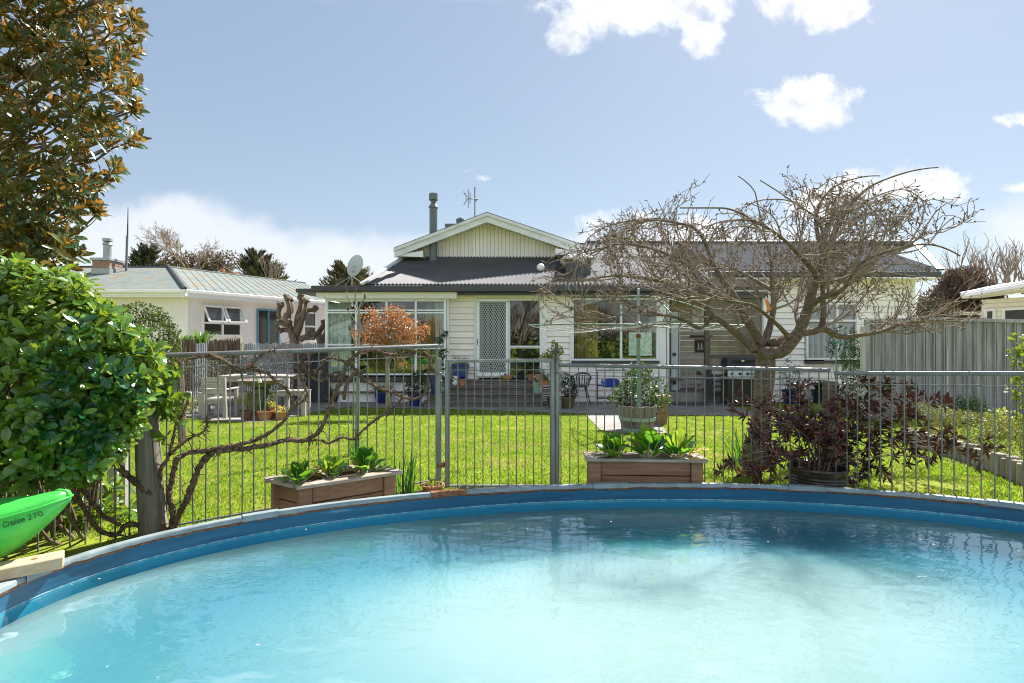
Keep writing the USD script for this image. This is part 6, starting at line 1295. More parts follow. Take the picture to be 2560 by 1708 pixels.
# porch posts, rail, clear blind
pgD = 13.75
pg = thing('porch_screen_frame', 'dark weathered timber post and rail frame holding a clear blind beside the barbecue', 'post frame', (X(1768, pgD), pgD, .25))
part(pg, 'post', G().box((X(1767, pgD), pgD, 1.5), (X(1773, pgD) - X(1762, pgD), .11, 2.75), ch=.006), m_dkwood)
part(pg, 'rail', G().box((X(1840, pgD), pgD, Z(892, pgD)), (X(1908, pgD) - X(1773, pgD) - .004, .07, .09), ch=.006), m_dkwood)
part(pg, 'top_rail', G().box((X(1840, pgD), pgD, Z(742, pgD)), (X(1908, pgD) - X(1773, pgD) - .004, .07, .09), ch=.006), m_dkwood)
part(pg, 'post', G().box((X(1911, pgD) , pgD, 1.5), (.09, .10, 2.7), ch=.006), m_trim)
m_pvc = panemat('clear_pvc', (.80, .80, .76), 1.55, .03, wav=.9)
xs = np.linspace(X(1774, pgD), X(1906, pgD), 60); zz = np.linspace(Z(990, pgD), Z(745, pgD), 14); vv = np.array([[x, pgD + .075 + .012 * math.sin(x * 21 + z) + .006 * math.sin(x * 7 + 2 * z), z] for z in zz for x in xs]); i, jj = np.meshgrid(np.arange(13), np.arange(59), indexing='ij'); a = i * 60 + jj
single('clear_blind', (vv, np.stack([a, a + 1, a + 61, a + 60], -1).reshape(-1, 4)), m_pvc, 'clear crinkled plastic cafe blind hung beside the porch post', 'blind', smooth=True)
m_frame = mat('brown_picture_frame', (.09, .035, .015), (.13, .05, .025), scale=8, rough=.5)
fD = 15.34; a, b, t, u = X(1737, fD), X(1775, fD), Z(849, fD), Z(881, fD)
pf = thing('framed_picture', 'brown framed picture of pale figures hanging on the porch wall', 'picture', ((a + b) / 2, fD, u))
part(pf, 'frame', G().box(((a + b) / 2, fD, t - .035), (b - a, .03, .07), ch=.005).box(((a + b) / 2, fD, u + .035), (b - a, .03, .07), ch=.005).box((a + .035, fD, (t + u) / 2), (.07, .028, t - u - .142), ch=.005).box((b - .035, fD, (t + u) / 2), (.07, .028, t - u - .142), ch=.005), m_frame)
part(pf, 'picture', G().box(((a + b) / 2, fD + .005, (t + u) / 2), (b - a - .14, .008, t - u - .14)), m_char)
for k in range(4):
    px_ = a + .085 + k * (b - a - .17) / 3.2; part(pf, 'figure', G().poly([(px_, fD - .002, u + .075), (px_ + .05, fD - .002, u + .075), (px_ + .045, fD - .002, t - .12), (px_ + .03, fD - .002, t - .085), (px_ + .012, fD - .002, t - .12)], (0, .003, 0)), m_trim)
# magazines on a rack, sheep ornament, mat
rk = thing('paper_rack', 'open shelf stacked with folded papers between porch post and barbecue', 'shelf', (X(1792, 13.6), 13.6, .28))
r = np.random.default_rng(2)
for k in range(5): part(rk, 'shelf', G().box((X(1792, 13.6), 13.6, .36 + k * .13), (.40, .28, .015)), m_char)
for s_ in (-1, 1): part(rk, 'side', G().box((X(1792, 13.6) + s_ * .20, 13.6, .60), (.015, .28, .70)), m_char)
m_paper = [mat('pale_paper', (.55, .55, .52), (.62, .62, .60), rough=.9), mat('blue_grey_paper', (.20, .26, .36), (.28, .33, .42), rough=.9), mat('brown_paper', (.30, .24, .18), rough=.9)]
for k in range(4):
    for q_ in range(4): part(rk, 'paper', G().box((X(1792, 13.6) + r.uniform(-.03, .03), 13.6 + r.uniform(-.02, .02), .375 + k * .13 + q_ * .024), (.33 * r.uniform(.7, 1), .24, .018), r.uniform(-.1, .1)), m_paper[r.integers(3)])
part(rk, 'carton', G().box((X(1792, 13.6), 13.6, Z(927, 13.6)), (.36, .26, .10)), mat('cream_card', (.62, .58, .45), rough=.9))
so = thing('sheep_ornament', 'pale woolly sheep-like garden ornament standing on the porch step', 'ornament', (X(1746, 14.6), 14.6, .27)); ox, oz = X(1746, 14.6), .27
m_stone = mat('pale_stone', (.36, .36, .30), (.46, .46, .38), scale=30, rough=.95, bump=.5)
part(so, 'body', G().ball((ox, 14.6, oz + .22), (.10, .10, .11), 2), m_stone, smooth=True); part(so, 'head', G().ball((ox - .01, 14.55, oz + .40), (.08, .075, .08), 2), m_stone, smooth=True)
part(so, 'hat', G().lathe([(.10, oz + .44), (.07, oz + .47), (.05, oz + .53), (0, oz + .55)], (ox - .01, 14.56, 0), 14), m_dkwood, smooth=True)
for s_ in (-1, 1): part(so, 'leg', G().tube([(ox + s_ * .045, 14.58, oz), (ox + s_ * .045, 14.6, oz + .16)], .022, 8), m_stone)
single('door_mat', G().box((X(1715, 13.6), 13.35, .022), (.9, .5, .018)), m_char, 'dark doormat on the patio below the porch step', 'mat')
# plants in front of the right wing
c = patio(1974, 1008); pot_obj('blue_pot', 'cobalt blue pot under the right wing, right of the cherry trunk', (c[0], c[1], c[2]), .19, .36, m_blue, .75)
bush('tall_shrub', 'open dark green twiggy shrub in the blue pot right of the cherry trunk', 'shrub', [A(1978, 960, 13.2), A(1960, 940, 13.2), A(1995, 930, 13.2), A(1970, 905, 13.2), A(1985, 970, 13.2)], [(.22, .2, .25), (.14, .15, .2), (.16, .15, .22), (.10, .1, .15), (.2, .2, .15)], 620, .05, .024, m_darkleaf, (c[0], c[1], .36), 21, shell=.2)
c = patio(2046, 1006); pot_obj('black_pot', 'black pot with a fern, right of the blue pot under the wing window', (c[0], c[1], c[2]), .17, .34, m_black, .75)
strappy('fern', 'arching dark fern in the black pot under the wing window', 'plant', (c[0], c[1], .34), 34, .34, .06, m_darkleaf, .05, 1.6, 4)
bush('column_conifer', 'slim clipped columnar conifer between the wing window and the iron shed', 'conifer', [A(2130, 990, 11.4), A(2130, 940, 11.4), A(2128, 895, 11.4), A(2130, 860, 11.4), A(2132, 835, 11.4)], [(.20, .2, .3), (.21, .2, .3), (.19, .19, .28), (.14, .14, .22), (.06, .06, .14)], 4200, .045, .016, m_darkleaf, A(2130, 1030, 11.4), 9, shell=.85, rough=.18, up=.9)
bush('spindly_shrub', 'sparse light green spindly shrub in front of the wing window', 'shrub', [A(2085, 870, 12.6), A(2110, 845, 12.6), A(2095, 820, 12.6), A(2075, 850, 12.6)], [(.2, .2, .3), (.2, .2, .25), (.12, .12, .2), (.12, .12, .2)], 170, .085, .03, m_bushleaf, A(2095, 990, 12.6), 10, T_LANCE, F_LANCE, .1)
# ================================================================ LEFT: PATIO FURNITURE, FENCES, NEIGHBOUR
m_grey = mat('grey_painted_timber', (.29, .265, .235), (.37, .34, .305), scale=6, detail=7, rough=.7, bump=.1, vary=.06)
def gz(x, y): return float(ground_z(x, y)) + .012
def bench(label, x0, x1, y, zs, d=.34, group='grey slatted benches by the table'):
    t_ = thing('garden_bench', label, 'bench', ((x0 + x1) / 2, y, gz(x0, y)), None); z0 = gz(x0, y)
    for k in range(4): part(t_, 'seat_slat', G().box(((x0 + x1) / 2, y - d / 2 + (k + .5) * d / 4, zs - .015), (x1 - x0, d / 4 - .008, .03), ch=.004), m_grey)
    for xx in (x0 + .05, x1 - .05):
        for yy in (y - d / 2 + .04, y + d / 2 - .04): part(t_, 'leg', G().box((xx, yy, (z0 + zs - .03) / 2), (.085, .07, zs - .032 - z0), ch=.005), m_grey)
    for yy in (y - d / 2 + .03, y + d / 2 - .03): part(t_, 'apron', G().box(((x0 + x1) / 2, yy, zs - .075), (x1 - x0 - .19, .03, .08)), m_grey)
bench('grey timber bench nearest the conservatory, right of the birdbath', X(678, 11.3), X(771, 11.3), 11.3, Z(975, 11.3))
bench('grey timber bench at the left end of the garden table, behind the chair', X(495, 11.3), X(618, 11.3), 11.45, Z(981, 11.4))
tD = 11.8; tx0, tx1, tz = X(575, tD), X(743, tD), Z(938, tD) ; z0 = gz(tx0, tD)
tb = thing('garden_table', 'grey slatted timber garden table between the benches', 'table', ((tx0 + tx1) / 2, tD, z0))
for k in range(6): part(tb, 'top_slat', G().box(((tx0 + tx1) / 2, tD - .38 + .15 * k, tz), (tx1 - tx0, .14, .035), ch=.005), m_grey)
part(tb, 'apron', G().box(((tx0 + tx1) / 2, tD - .40, tz - .07), (tx1 - tx0 - .22, .03, .10)), m_grey); part(tb, 'apron', G().box(((tx0 + tx1) / 2, tD + .38, tz - .07), (tx1 - tx0 - .22, .03, .10)), m_grey)
for xx in (tx0 + .06, tx1 - .06):
    for yy in (tD - .40, tD + .38): part(tb, 'leg', G().box((xx, yy, (z0 + tz - .02) / 2), (.10, .09, tz - .04 - z0), ch=.006), m_grey)
cD_ = 10.85; x0, x1 = X(524, cD_), X(582, cD_); zc0 = gz(x0, cD_); zs_ = Z(995, cD_); zb_ = Z(942, cD_)
chr_ = thing('garden_chair', 'grey timber garden chair with slatted back, pulled up beside the birdbath', 'chair', ((x0 + x1) / 2, cD_, zc0))
def CB(x, yy, z): return (x, yy, z)
for xx in (x0 + .03, x1 - .03):
    part(chr_, 'rear_leg', G().hexa([(xx - .035, cD_ - .26, zc0), (xx + .035, cD_ - .26, zc0), (xx + .035, cD_ - .20, zc0), (xx - .035, cD_ - .20, zc0), (xx - .03, cD_ - .30, zb_), (xx + .03, cD_ - .30, zb_), (xx + .03, cD_ - .25, zb_), (xx - .03, cD_ - .25, zb_)]), m_grey)
    part(chr_, 'front_leg', G().box((xx, cD_ + .2, (zc0 + zs_ + .18) / 2), (.06, .06, zs_ + .18 - zc0), ch=.004), m_grey)
    part(chr_, 'armrest', G().box((xx, cD_ - .0, zs_ + .20), (.07, .50, .03), ch=.005), m_grey)
for k in range(3): part(chr_, 'back_slat', G().box(((x0 + x1) / 2, cD_ - .275 - .006 * (2 - k), zb_ - .05 - k * .115), (x1 - x0 - .07, .022, .10), ch=.004), m_grey)
for k in range(5): part(chr_, 'seat_slat', G().box(((x0 + x1) / 2, cD_ - .16 + .09 * k, zs_), (x1 - x0 - .08, .082, .025), ch=.004), m_grey)
part(chr_, 'seat_rail', G().box(((x0 + x1) / 2, cD_ - .215, zs_ - .05), (x1 - x0 - .11, .03, .08)), m_grey)
# flowers on the table
c = (X(631, 11.6), 11.6, tz + .018); pot_obj('grey_pot', 'grey pot of red flowers standing on the garden table', c, .13, .15, mat('grey_glaze', (.12, .125, .13), (.17, .175, .18), rough=.5), .85)
fl = thing('primula', 'bright red and yellow primula flowers in the grey pot on the table', 'flowers', (c[0], c[1], tz + .16)); r = np.random.default_rng(3)
for k in range(22):
    col = m_red if k > 4 else mat('yellow_petals', (.70, .45, .03), (.75, .52, .05), rough=.6)
    part(fl, 'flower', G().lathe([(0, 0), (.026, .008), (.028, .014), (0, .008)], (c[0] + r.normal() * .06, c[1] - .02 + r.normal() * .05, tz + .20 + r.uniform(0, .07)), 7), col)
V = leaves(np.tile([c[0], c[1], tz + .16], (26, 1)) + r.normal(size=(26, 3)) * [.05, .05, .01], rand_dir(r, 26, .5), rand_dir(r, 26, .8), .08, .04); part(fl, 'leaves', leafmesh(V, F_BROAD), m_darkleaf, kind='stuff')
# birdbath with climbers, pots, garden ornament stake
m_birdstone = mat('mossy_stone', (.10, .085, .065), (.19, .165, .13), scale=10, detail=8, rough=.95, bump=.6, third=(.8, (.14, .17, .07)))
bD_ = 10.5; c = (X(652, bD_), bD_, gz(X(652, bD_), bD_)); bb = thing('birdbath', 'mossy stone birdbath on a pedestal among potted plants', 'birdbath', c); zt3 = Z(949, bD_)
part(bb, 'bowl', G().lathe([(.10, zt3 - .17), (.24, zt3 - .12), (.38, zt3 - .03), (.435, zt3), (.40, zt3 + .002), (.33, zt3 - .035), (0, zt3 - .06)], (c[0], bD_, 0), 32), m_birdstone, smooth=40)
part(bb, 'pedestal', G().lathe([(.26, c[2]), (.25, c[2] + .10), (.17, c[2] + .14), (.13, c[2] + .30), (.13, zt3 - .24), (.19, zt3 - .18), (.10, zt3 - .168)], (c[0], bD_, 0), 24), m_birdstone, smooth=40)
bush('climbing_shrub', 'dark ivy-like climber on the right side of the birdbath pedestal', 'plant', [(c[0] + .16, bD_ - .05, c[2] + .40), (c[0] + .24, bD_ - .1, c[2] + .58), (c[0] + .12, bD_ - .1, c[2] + .2)], [(.10, .1, .2), (.12, .1, .12), (.12, .1, .12)], 330, .05, .03, m_bushleaf, (c[0] + .15, bD_ - .08, c[2]), 31)
for (px, py, rr, hh, D, lab) in ((663, 1050, .15, .19, 10.25, 'terracotta pot with a broad rim, front centre by the birdbath'), (685, 1045, .11, .24, 10.45, 'tall narrow terracotta pot behind the broad-rimmed one'), (702, 1046, .12, .16, 10.35, 'rightmost terracotta pot by the birdbath, dry leaves spilling over')):
    xx = X(px, D); pot_obj('terracotta_pot', lab, (xx, D, gz(xx, D)), rr, hh, m_terra, .72)
xx = X(618, 10.3); pot_obj('clay_pot', 'brown clay pot left of the birdbath pedestal', (xx, 10.3, gz(xx, 10.3)), .14, .18, mat('brown_clay', (.16, .08, .045), (.22, .12, .07), rough=.8), .75)
bush('leggy_shrub', 'leggy yellow-green shrub in the brown clay pot by the birdbath', 'shrub', [A(618, 1010, 10.3), A(605, 1000, 10.3), A(630, 1022, 10.3), A(622, 990, 10.3)], [(.14, .14, .14), (.10, .1, .1), (.12, .1, .1), (.08, .08, .08)], 330, .045, .022, m_yelleaf, (xx, 10.3, .2), 4, shell=.2)
bush('dry_succulent', 'pale dry succulent heads over the tall narrow terracotta pot', 'plant', [A(682, 1015, 10.4), A(703, 1025, 10.3), A(672, 1010, 10.4)], [(.10, .1, .06), (.12, .1, .05), (.06, .06, .05)], 150, .06, .035, m_yleaf, A(686, 1035, 10.4), 6)
st = thing('garden_stake', 'slim green stake with a white snowdrop-shaped ornament beside the birdbath', 'ornament', A(651, 1030, 10.0)); m_gstake = mat('green_stake', (.16, .34, .16), (.22, .42, .22), rough=.5)
part(st, 'stake', G().tube([A(651, 1028, 10.0), A(647, 960, 10.0), A(641, 946, 10.0), A(635, 934, 10.0)], .007, 6), m_gstake, smooth=True)
part(st, 'leaf', G().add([A(634, 932, 10.0), A(640, 938, 9.98), A(645, 952, 10.0), A(638, 948, 10.01)], [[0, 1, 2, 3]]), m_gstake); part(st, 'flower', G().lathe([(0, .0), (.03, .0), (.036, .03), (.022, .065), (0, .075)], A(650, 957, 10.0), 10), m_trim, smooth=True)
lp = thing('globe_lamp', 'white globe garden lamp at the edge of the glossy hedge', 'lamp', A(443, 1060, 8.6)); gl_ = A(441, 930, 8.6)
part(lp, 'globe', G().ball(gl_, .105, 3), mat('opal_plastic', (.80, .77, .72), rough=.3), smooth=True); part(lp, 'stem', G().tube([gl_ - [0, 0, .1], [gl_[0], gl_[1], gz(gl_[0], 8.6)]], .02, 8), m_black); part(lp, 'collar', G().lathe([(.02, -.13), (.055, -.11), (.055, -.09), (.02, -.08)], gl_, 12), m_black)
# hedge and shrubs behind the table
bush('silver_hedge', 'clipped silvery grey hedge behind the garden table', 'hedge', [A(x, 950 + 12 * (k % 2), 12.9) for k, x in enumerate(range(440, 730, 28))], [(.30, .45, .62)] * 11, 9000, .032, .017, m_greyleaf, A(580, 1030, 12.9), 3, shell=.85, rough=.2, stems=30, zmin=.08)
bush('lime_shrub', 'small rounded yellow-green shrub left of the garden bench', 'shrub', [A(476, 1010, 11.6), A(470, 1025, 11.6)], [(.15, .15, .16), (.2, .15, .1)], 650, .035, .02, m_yelleaf, A(474, 1040, 11.6), 4)
m_pinkleaf = leafmat('pinkish_leaf', [(0, (.16, .06, .05)), (.6, (.30, .15, .12)), (1, (.50, .32, .27))], trans=.3, rough=.4)
bush('pink_shrub', 'pinkish-brown heath-like shrub above the silvery hedge', 'shrub', [A(690, 880, 13.3), A(725, 875, 13.3), A(650, 888, 13.3), A(750, 895, 13.3), A(715, 905, 13.2), A(760, 880, 13.5)], [(.4, .3, .22), (.35, .3, .28), (.3, .3, .14), (.3, .3, .25), (.4, .3, .3), (.3, .3, .14)], 2600, .035, .018, m_pinkleaf, A(710, 1010, 13.3), 6, rough=.7, stems=20)
# boundary fences
m_paling = mat('grey_blue_paling', (.27, .29, .31), (.36, .38, .40), scale=8, rough=.85, stretch=(2, 2, .3), vary=.14)
pf_ = thing('paling_fence', 'grey-blue pointed paling fence in front of the cream neighbour house', 'fence', (X(650, 14.2), 14.2, 0))
for k in range(60):
    px = 486 + k * 5.6; 
    if px > 818: break
    xx = X(px, 14.2); zt4 = Z(858 + 1.5 * math.sin(k * 1.7), 14.2); part(pf_, 'paling', G().poly([(xx - .024, 14.2, .0), (xx + .024, 14.2, .0), (xx + .024, 14.2, zt4 - .02), (xx, 14.2, zt4), (xx - .024, 14.2, zt4 - .02)], (0, .016, 0)), m_paling)
for zz in (.5, 1.35): part(pf_, 'rail', G().box((X(652, 14.25), 14.25, zz), (X(818, 14.2) - X(486, 14.2), .04, .08)), m_paling)
df = thing('dark_fence', 'dark close-boarded fence between the hedge and the conservatory', 'fence', (X(780, 13.5), 13.5, 0))
for k in range(11): part(df, 'board', G().box((X(738, 13.7) + k * .085, 13.7, .68), (.08, .02, 1.3)), mat('dark_stained_board', (.028, .03, .034), (.045, .047, .05), scale=9, rough=.8, vary=.2))
part(df, 'top_rail', G().box((X(738, 13.7) + .43, 13.68, 1.36), (.98, .05, .07)), m_char)
m_brush = mat('brushwood', (.10, .065, .045), (.20, .14, .10), scale=16, rough=.95, vary=.25, stretch=(3, 3, .3))
r = np.random.default_rng(8)
for (a_, b_, lab) in ((428, 487, 'ragged brushwood fence section at the left, next to the yucca'), (521, 600, 'wider ragged brushwood fence section below the cream house window')):
    bf = thing('brushwood_fence', lab, 'fence', (X((a_ + b_) / 2, 13.9), 13.9, .2)); g = G(); nst = int((b_ - a_) * 1.3)
    for k in range(nst):
        xx = X(a_ + (b_ - a_) * (k + r.uniform()) / nst, 13.9); zt5 = Z(851 + r.normal() * 3.5, 13.9); part(bf, 'stick', G().tube([(xx, 13.88 + r.uniform(-.03, .03), .3), (xx + r.normal() * .02, 13.9 + r.uniform(-.03, .03), zt5)], .011, 5), m_brush, smooth=True)
    part(bf, 'wire', G().tube([(X(a_, 13.85), 13.84, 1.2), (X(b_, 13.85), 13.84, 1.2)], .004, 4), m_zinc)
m_yucca = leafmat('yucca_leaf', [(0, (.06, .15, .02)), (1, (.16, .26, .04))], trans=.35, tcol=[(0, (.15, .3, .02)), (1, (.4, .5, .05))], rough=.35)
strappy('yucca', 'spiky green yucca rising between the two brushwood sections', 'plant', A(502, 872, 14.6), 70, .62, .12, m_yucca, .045, 1.0, 6)
strappy('yucca', 'smaller spiky yucca tuft behind the left brushwood section', 'plant', A(466, 868, 14.6), 34, .42, .08, m_yucca, .04, .9, 7)
strappy('twisted_ornament', 'pale dried seed stalk standing in front of the paling fence', 'plant', A(606, 890, 13.9), 3, .75, .02, m_drystalk, .07, .1, 8)
# pollarded trees
m_poll = mat('pollard_bark', (.13, .09, .06), (.22, .165, .12), scale=14, detail=8, rough=.95, bump=.7)
def pollard(label, base, arms, D, seed):
    t_ = thing('pollarded_tree', label, 'tree', A(*base[0], D)); r = np.random.default_rng(seed)
    g = G(); bark_tube(g, [A(x, y, D) for x, y in base], .17, .12, seed, 9, 12, .3, 6); part(t_, 'trunk', g, m_poll, smooth=True)
    for k, l_ in enumerate(arms):
        g = G(); n_ = len(l_); p = bark_tube(g, [A(x, y, D + .1 * math.sin(k * 2.2 + i)) for i, (x, y) in enumerate(l_)], .095, .06, seed + k + 1, 8, 16, .4, 7)
        for q in range(7): e = rand_dir(r, 1)[0] * .07 + [0, 0, .03]; g.ball(p[-1] + e, r.uniform(.045, .075), 1)
        for q in range(5): e = unit(rand_dir(r, 1)[0] + [0, 0, .8]); g.tube([p[-1], p[-1] + e * r.uniform(.10, .17)], [.02, .008], 5)
        part(t_, 'knuckled_limb', g, m_poll, smooth=True)
pollard('pollarded tree with bare knuckled stumps in front of the blue French doors', [(737, 885), (736, 850), (730, 835)], [[(735, 850), (725, 822), (712, 805), (698, 790), (701, 762)], [(730, 835), (722, 800), (723, 770), (716, 748)], [(726, 810), (714, 792), (728, 775), (725, 752)][::1], [(738, 845), (741, 815), (744, 790), (750, 770), (752, 743)], [(742, 840), (752, 808), (760, 785), (765, 758)], [(745, 800), (755, 785), (772, 775), (787, 774)], [(733, 838), (715, 826), (700, 826)], [(728, 815), (712, 812), (697, 806)], [(748, 850), (765, 842), (780, 836)]], 15.2, 5)
pollard('second pollarded tree half hidden by the conservatory corner', [(806, 885), (803, 850), (800, 838)], [[(803, 850), (795, 838), (803, 822), (812, 808)], [(801, 845), (786, 838), (778, 832)], [(805, 845), (815, 830), (818, 812)]], 15.8, 15)
# young trees on the lawn
m_sap = mat('sapling_bark', (.16, .14, .115), (.26, .235, .20), scale=20, rough=.8)
yt = thing('young_magnolia', 'slender bare young tree with fat buds tied to stakes on the lawn', 'tree', ongr(890, 1138)); yD = float(ongr(890, 1138)[1]); r = np.random.default_rng(4)
Yp = lambda l_: spline([A(x, y, yD + d) for x, y, d in l_], 20)
part(yt, 'trunk', G().tube(Yp([(890, 1140, 0), (893, 1000, 0), (896, 880, 0), (898, 790, 0), (897, 770, 0)]), np.linspace(.022, .012, 20), 8), m_sap, smooth=True)
for l_ in ([(897, 800, 0), (885, 765, .1), (870, 745, .1), (866, 728, .1)], [(897, 775, 0), (890, 760, 0), (888, 738, -.1), (889, 730, -.1)], [(896, 820, 0), (880, 790, -.1), (870, 778, -.1)], [(897, 770, 0), (905, 755, 0), (912, 748, 0)], [(895, 870, 0), (885, 850, -.1), (874, 828, -.1)]):
    p = Yp(l_); part(yt, 'branch', G().tube(p, np.linspace(.009, .006, 20), 6), m_sap, smooth=True); part(yt, 'bud', G().lathe([(0, 0), (.014, .015), (.012, .04), (0, .07)], p[-1], 7), m_vine, smooth=True)
for dx in (-.035, .028): b = ongr(890, 1138) + [dx, 0, 0]; part(yt, 'stake', G().tube([b, b + [0.01, 0, A(0, 925, yD)[2] - b[2]]], .010, 6), mat('green_garden_stake', (.10, .17, .10), (.15, .22, .14), rough=.6), smooth=True)
ot = thing('copper_leaf_tree', 'small standard tree holding dry copper-orange leaves in front of the conservatory', 'tree', ongr(970, 1025)); oD = 11.0; ob = ongr(970, 1028)
m_copper = leafmat('copper_leaf', [(0, (.16, .055, .022)), (.5, (.32, .12, .04)), (1, (.50, .22, .09))], trans=.3, tcol=[(0, (.32, .10, .03)), (1, (.70, .34, .10))], rough=.4)
part(ot, 'trunk', G().tube(spline([ob, A(970, 950, oD), A(968, 900, oD), A(970, 870, oD)], 14), np.linspace(.045, .03, 14), 8), m_sap, smooth=True)
cs = [A(x, y, oD + d) for x, y, d in ((980, 830, 0), (940, 830, .1), (1020, 825, 0), (960, 800, 0), (1000, 800, .1), (930, 805, -.1), (1040, 840, 0), (905, 850, 0), (985, 780, 0), (1060, 825, 0), (950, 855, -.1), (1015, 855, 0), (925, 780, 0), (890, 835, .1), (1005, 905, 0))]
rs = [(.38, .4, .30), (.3, .35, .25), (.3, .35, .25), (.28, .3, .22), (.28, .3, .22), (.2, .25, .2), (.2, .25, .2), (.16, .2, .15), (.25, .25, .15), (.14, .15, .13), (.25, .25, .15), (.25, .25, .15), (.12, .15, .12), (.12, .12, .10), (.12, .12, .12)]
p, nn = blob_points(r, 2600, cs, rs, .35, 5, .8); V = leaves(p, rand_dir(r, len(p), -.2) + nn * .4, nn + rand_dir(r, len(p)) * .9, .062 * r.uniform(.7, 1.2, len(p)), .034, T_SMALL, F_SMALL); part(ot, 'foliage', leafmesh(V, F_SMALL), m_copper, kind='stuff')
g = G()
for k in range(60): q = p[r.integers(len(p))]; g.tube(spline([A(970, 885 + r.uniform(-15, 40), oD), (A(970, 850, oD) + q) / 2 + r.normal(size=3) * .05, q + (q - A(970, 850, oD)) * .1], 7), np.linspace(.014, .003, 7), 5)
part(ot, 'branches', g, m_sap, kind='stuff', smooth=True)

# neighbour's cream house
m_stucco = mat('cream_stucco', (.77, .71, .665), (.82, .76, .715), scale=8, detail=8, rough=.9, spec=.2, bump=.15, bscale=60)
m_paleroof = mat('faded_green_roof', (.155, .18, .168), (.205, .225, .21), scale=1.6, detail=10, rough=.9, spec=.06, third=(.62, (.21, .18, .125)), spread=(.36, .54), stretch=(1, 1, 1))
nb_h = thing('cream_house', 'cream stucco house with faded blue-green hip roof beyond the left fence', 'house', (-11.4, 20, 0))
Cn, Rn = np.array([-11.4, 18.0]), np.array([-8.35, 23.3]); Ln = np.array([-19.5, 18.0]); ux = unit(Rn - Cn); nx = np.array([ux[1], -ux[0]])
ez = 3.44
m_gravel = mat('grey_gravel', (.20, .19, .18), (.32, .30, .28), scale=14, detail=8, rough=.95, spec=.1)
single('gravel_yard', sheet_xy(Polygon([(-24, 15.0), (-5.6, 15.0), (-5.6, 30), (-24, 30)]), .015, 3.0), m_gravel, 'unseen gravel added between the paling fence and the cream house to cut green bounce', kind='structure')  # added out of sight so the lawn throws less green on the walls
single('gravel_yard', sheet_xy(Polygon([(-5.5, 16.6), (40, 16.6), (40, 70), (-5.5, 70)]), .015, 6.0), m_gravel, 'unseen gravel added behind the white house to cut green bounce', kind='structure')  # also unseen, added to keep the bounced light neutral
def wallseg(a, b, z0, z1, t=.12):
    u = unit(b - a); n_ = np.array([-u[1], u[0]]) * t; return G().hexa([(*a, z0), (*b, z0), (*(b + n_), z0), (*(a + n_), z0), (*a, z1), (*b, z1), (*(b + n_), z1), (*(a + n_), z1)])
part(nb_h, 'wall', wallseg(Ln, Cn, 0, ez - .2), m_stucco); w2 = part(nb_h, 'wall', wallseg(Cn, Rn, 0, ez - .2), m_stucco)
def nwall(px):
    """Where the sight line of px meets the right-hand wall: distance from the corner and depth."""
    k = (px - 1280) / FPX; s = (k * Cn[1] - Cn[0]) / (ux[0] - k * ux[1]); return s, (Cn + ux * s)[1]
ov = .45
E0, E1, E2 = np.array([Ln[0], 18 - ov]), Cn + [.2, -ov], Rn + nx * ov + ux * ov
A1, A2 = np.array([-14.2, 21.2, 4.72]), np.array([-10.9, 27.0, 4.72])
Eb = np.array([*E2]) + np.array([-nx[0], -nx[1]]) * 8
rf = part(nb_h, 'roof', G().add([(*E0, ez), (*E1, ez), A1, (E0[0], 21.2, 4.72)], [[0, 1, 2, 3]]), m_paleroof)
part(nb_h, 'roof', G().add([(*E1, ez), (*E2, ez), A2, A1], [[0, 1, 2, 3]]), m_paleroof)
part(nb_h, 'roof', G().add([(*E2, ez), (*Eb, ez), A2], [[0, 1, 2]]), m_paleroof)
part(rf, 'hip_cap', G().tube([(*E1, ez + .03), A1 + [0, 0, .03]], .06, 8), m_char); part(rf, 'ridge_cap', G().tube([A1 + [0, 0, .02], (E0[0], 21.2, 4.74)], .05, 6), m_char); part(rf, 'ridge_cap', G().tube([A1 + [0, 0, .02], A2 + [0, 0, .02]], .04, 6), m_paleroof)
for k in range(22):
    s = (k + .5) / 22; e = np.array([*(E1 + (E2 - E1) * s), ez + .0]); t_ = A1 + (A2 - A1) * s + [0, 0, .0]; part(rf, 'roof_rib', G().tube([e, t_], .012, 4), m_paleroof)
for a_, b_ in ((E0, E1), (E1, E2)):
    part(nb_h, 'gutter', G().bar((*a_, ez - .06), (*b_, ez - .06), .12, .11, ch=.015), m_trim); part(nb_h, 'fascia', G().bar((*(a_ + (.05, .06)), ez - .19), (*(b_ + (-.06, .05)), ez - .19), .03, .15), m_trim)
part(nb_h, 'soffit', G().poly([(*E0, ez - .25), (*E1, ez - .25), (*Cn, ez - .25), (*Ln, ez - .25)], (0, 0, .02)), m_trim); part(nb_h, 'soffit', G().poly([(*E1, ez - .25), (*E2, ez - .25), (*Rn, ez - .25), (*Cn, ez - .25)], (0, 0, .02)), m_trim)
def nbox(s, zc, ds, dz, out=.03, t=.06): p = Cn + ux * s + nx * out; return G().bar((*(p - ux * ds / 2), zc), (*(p + ux * ds / 2), zc), t, dz)
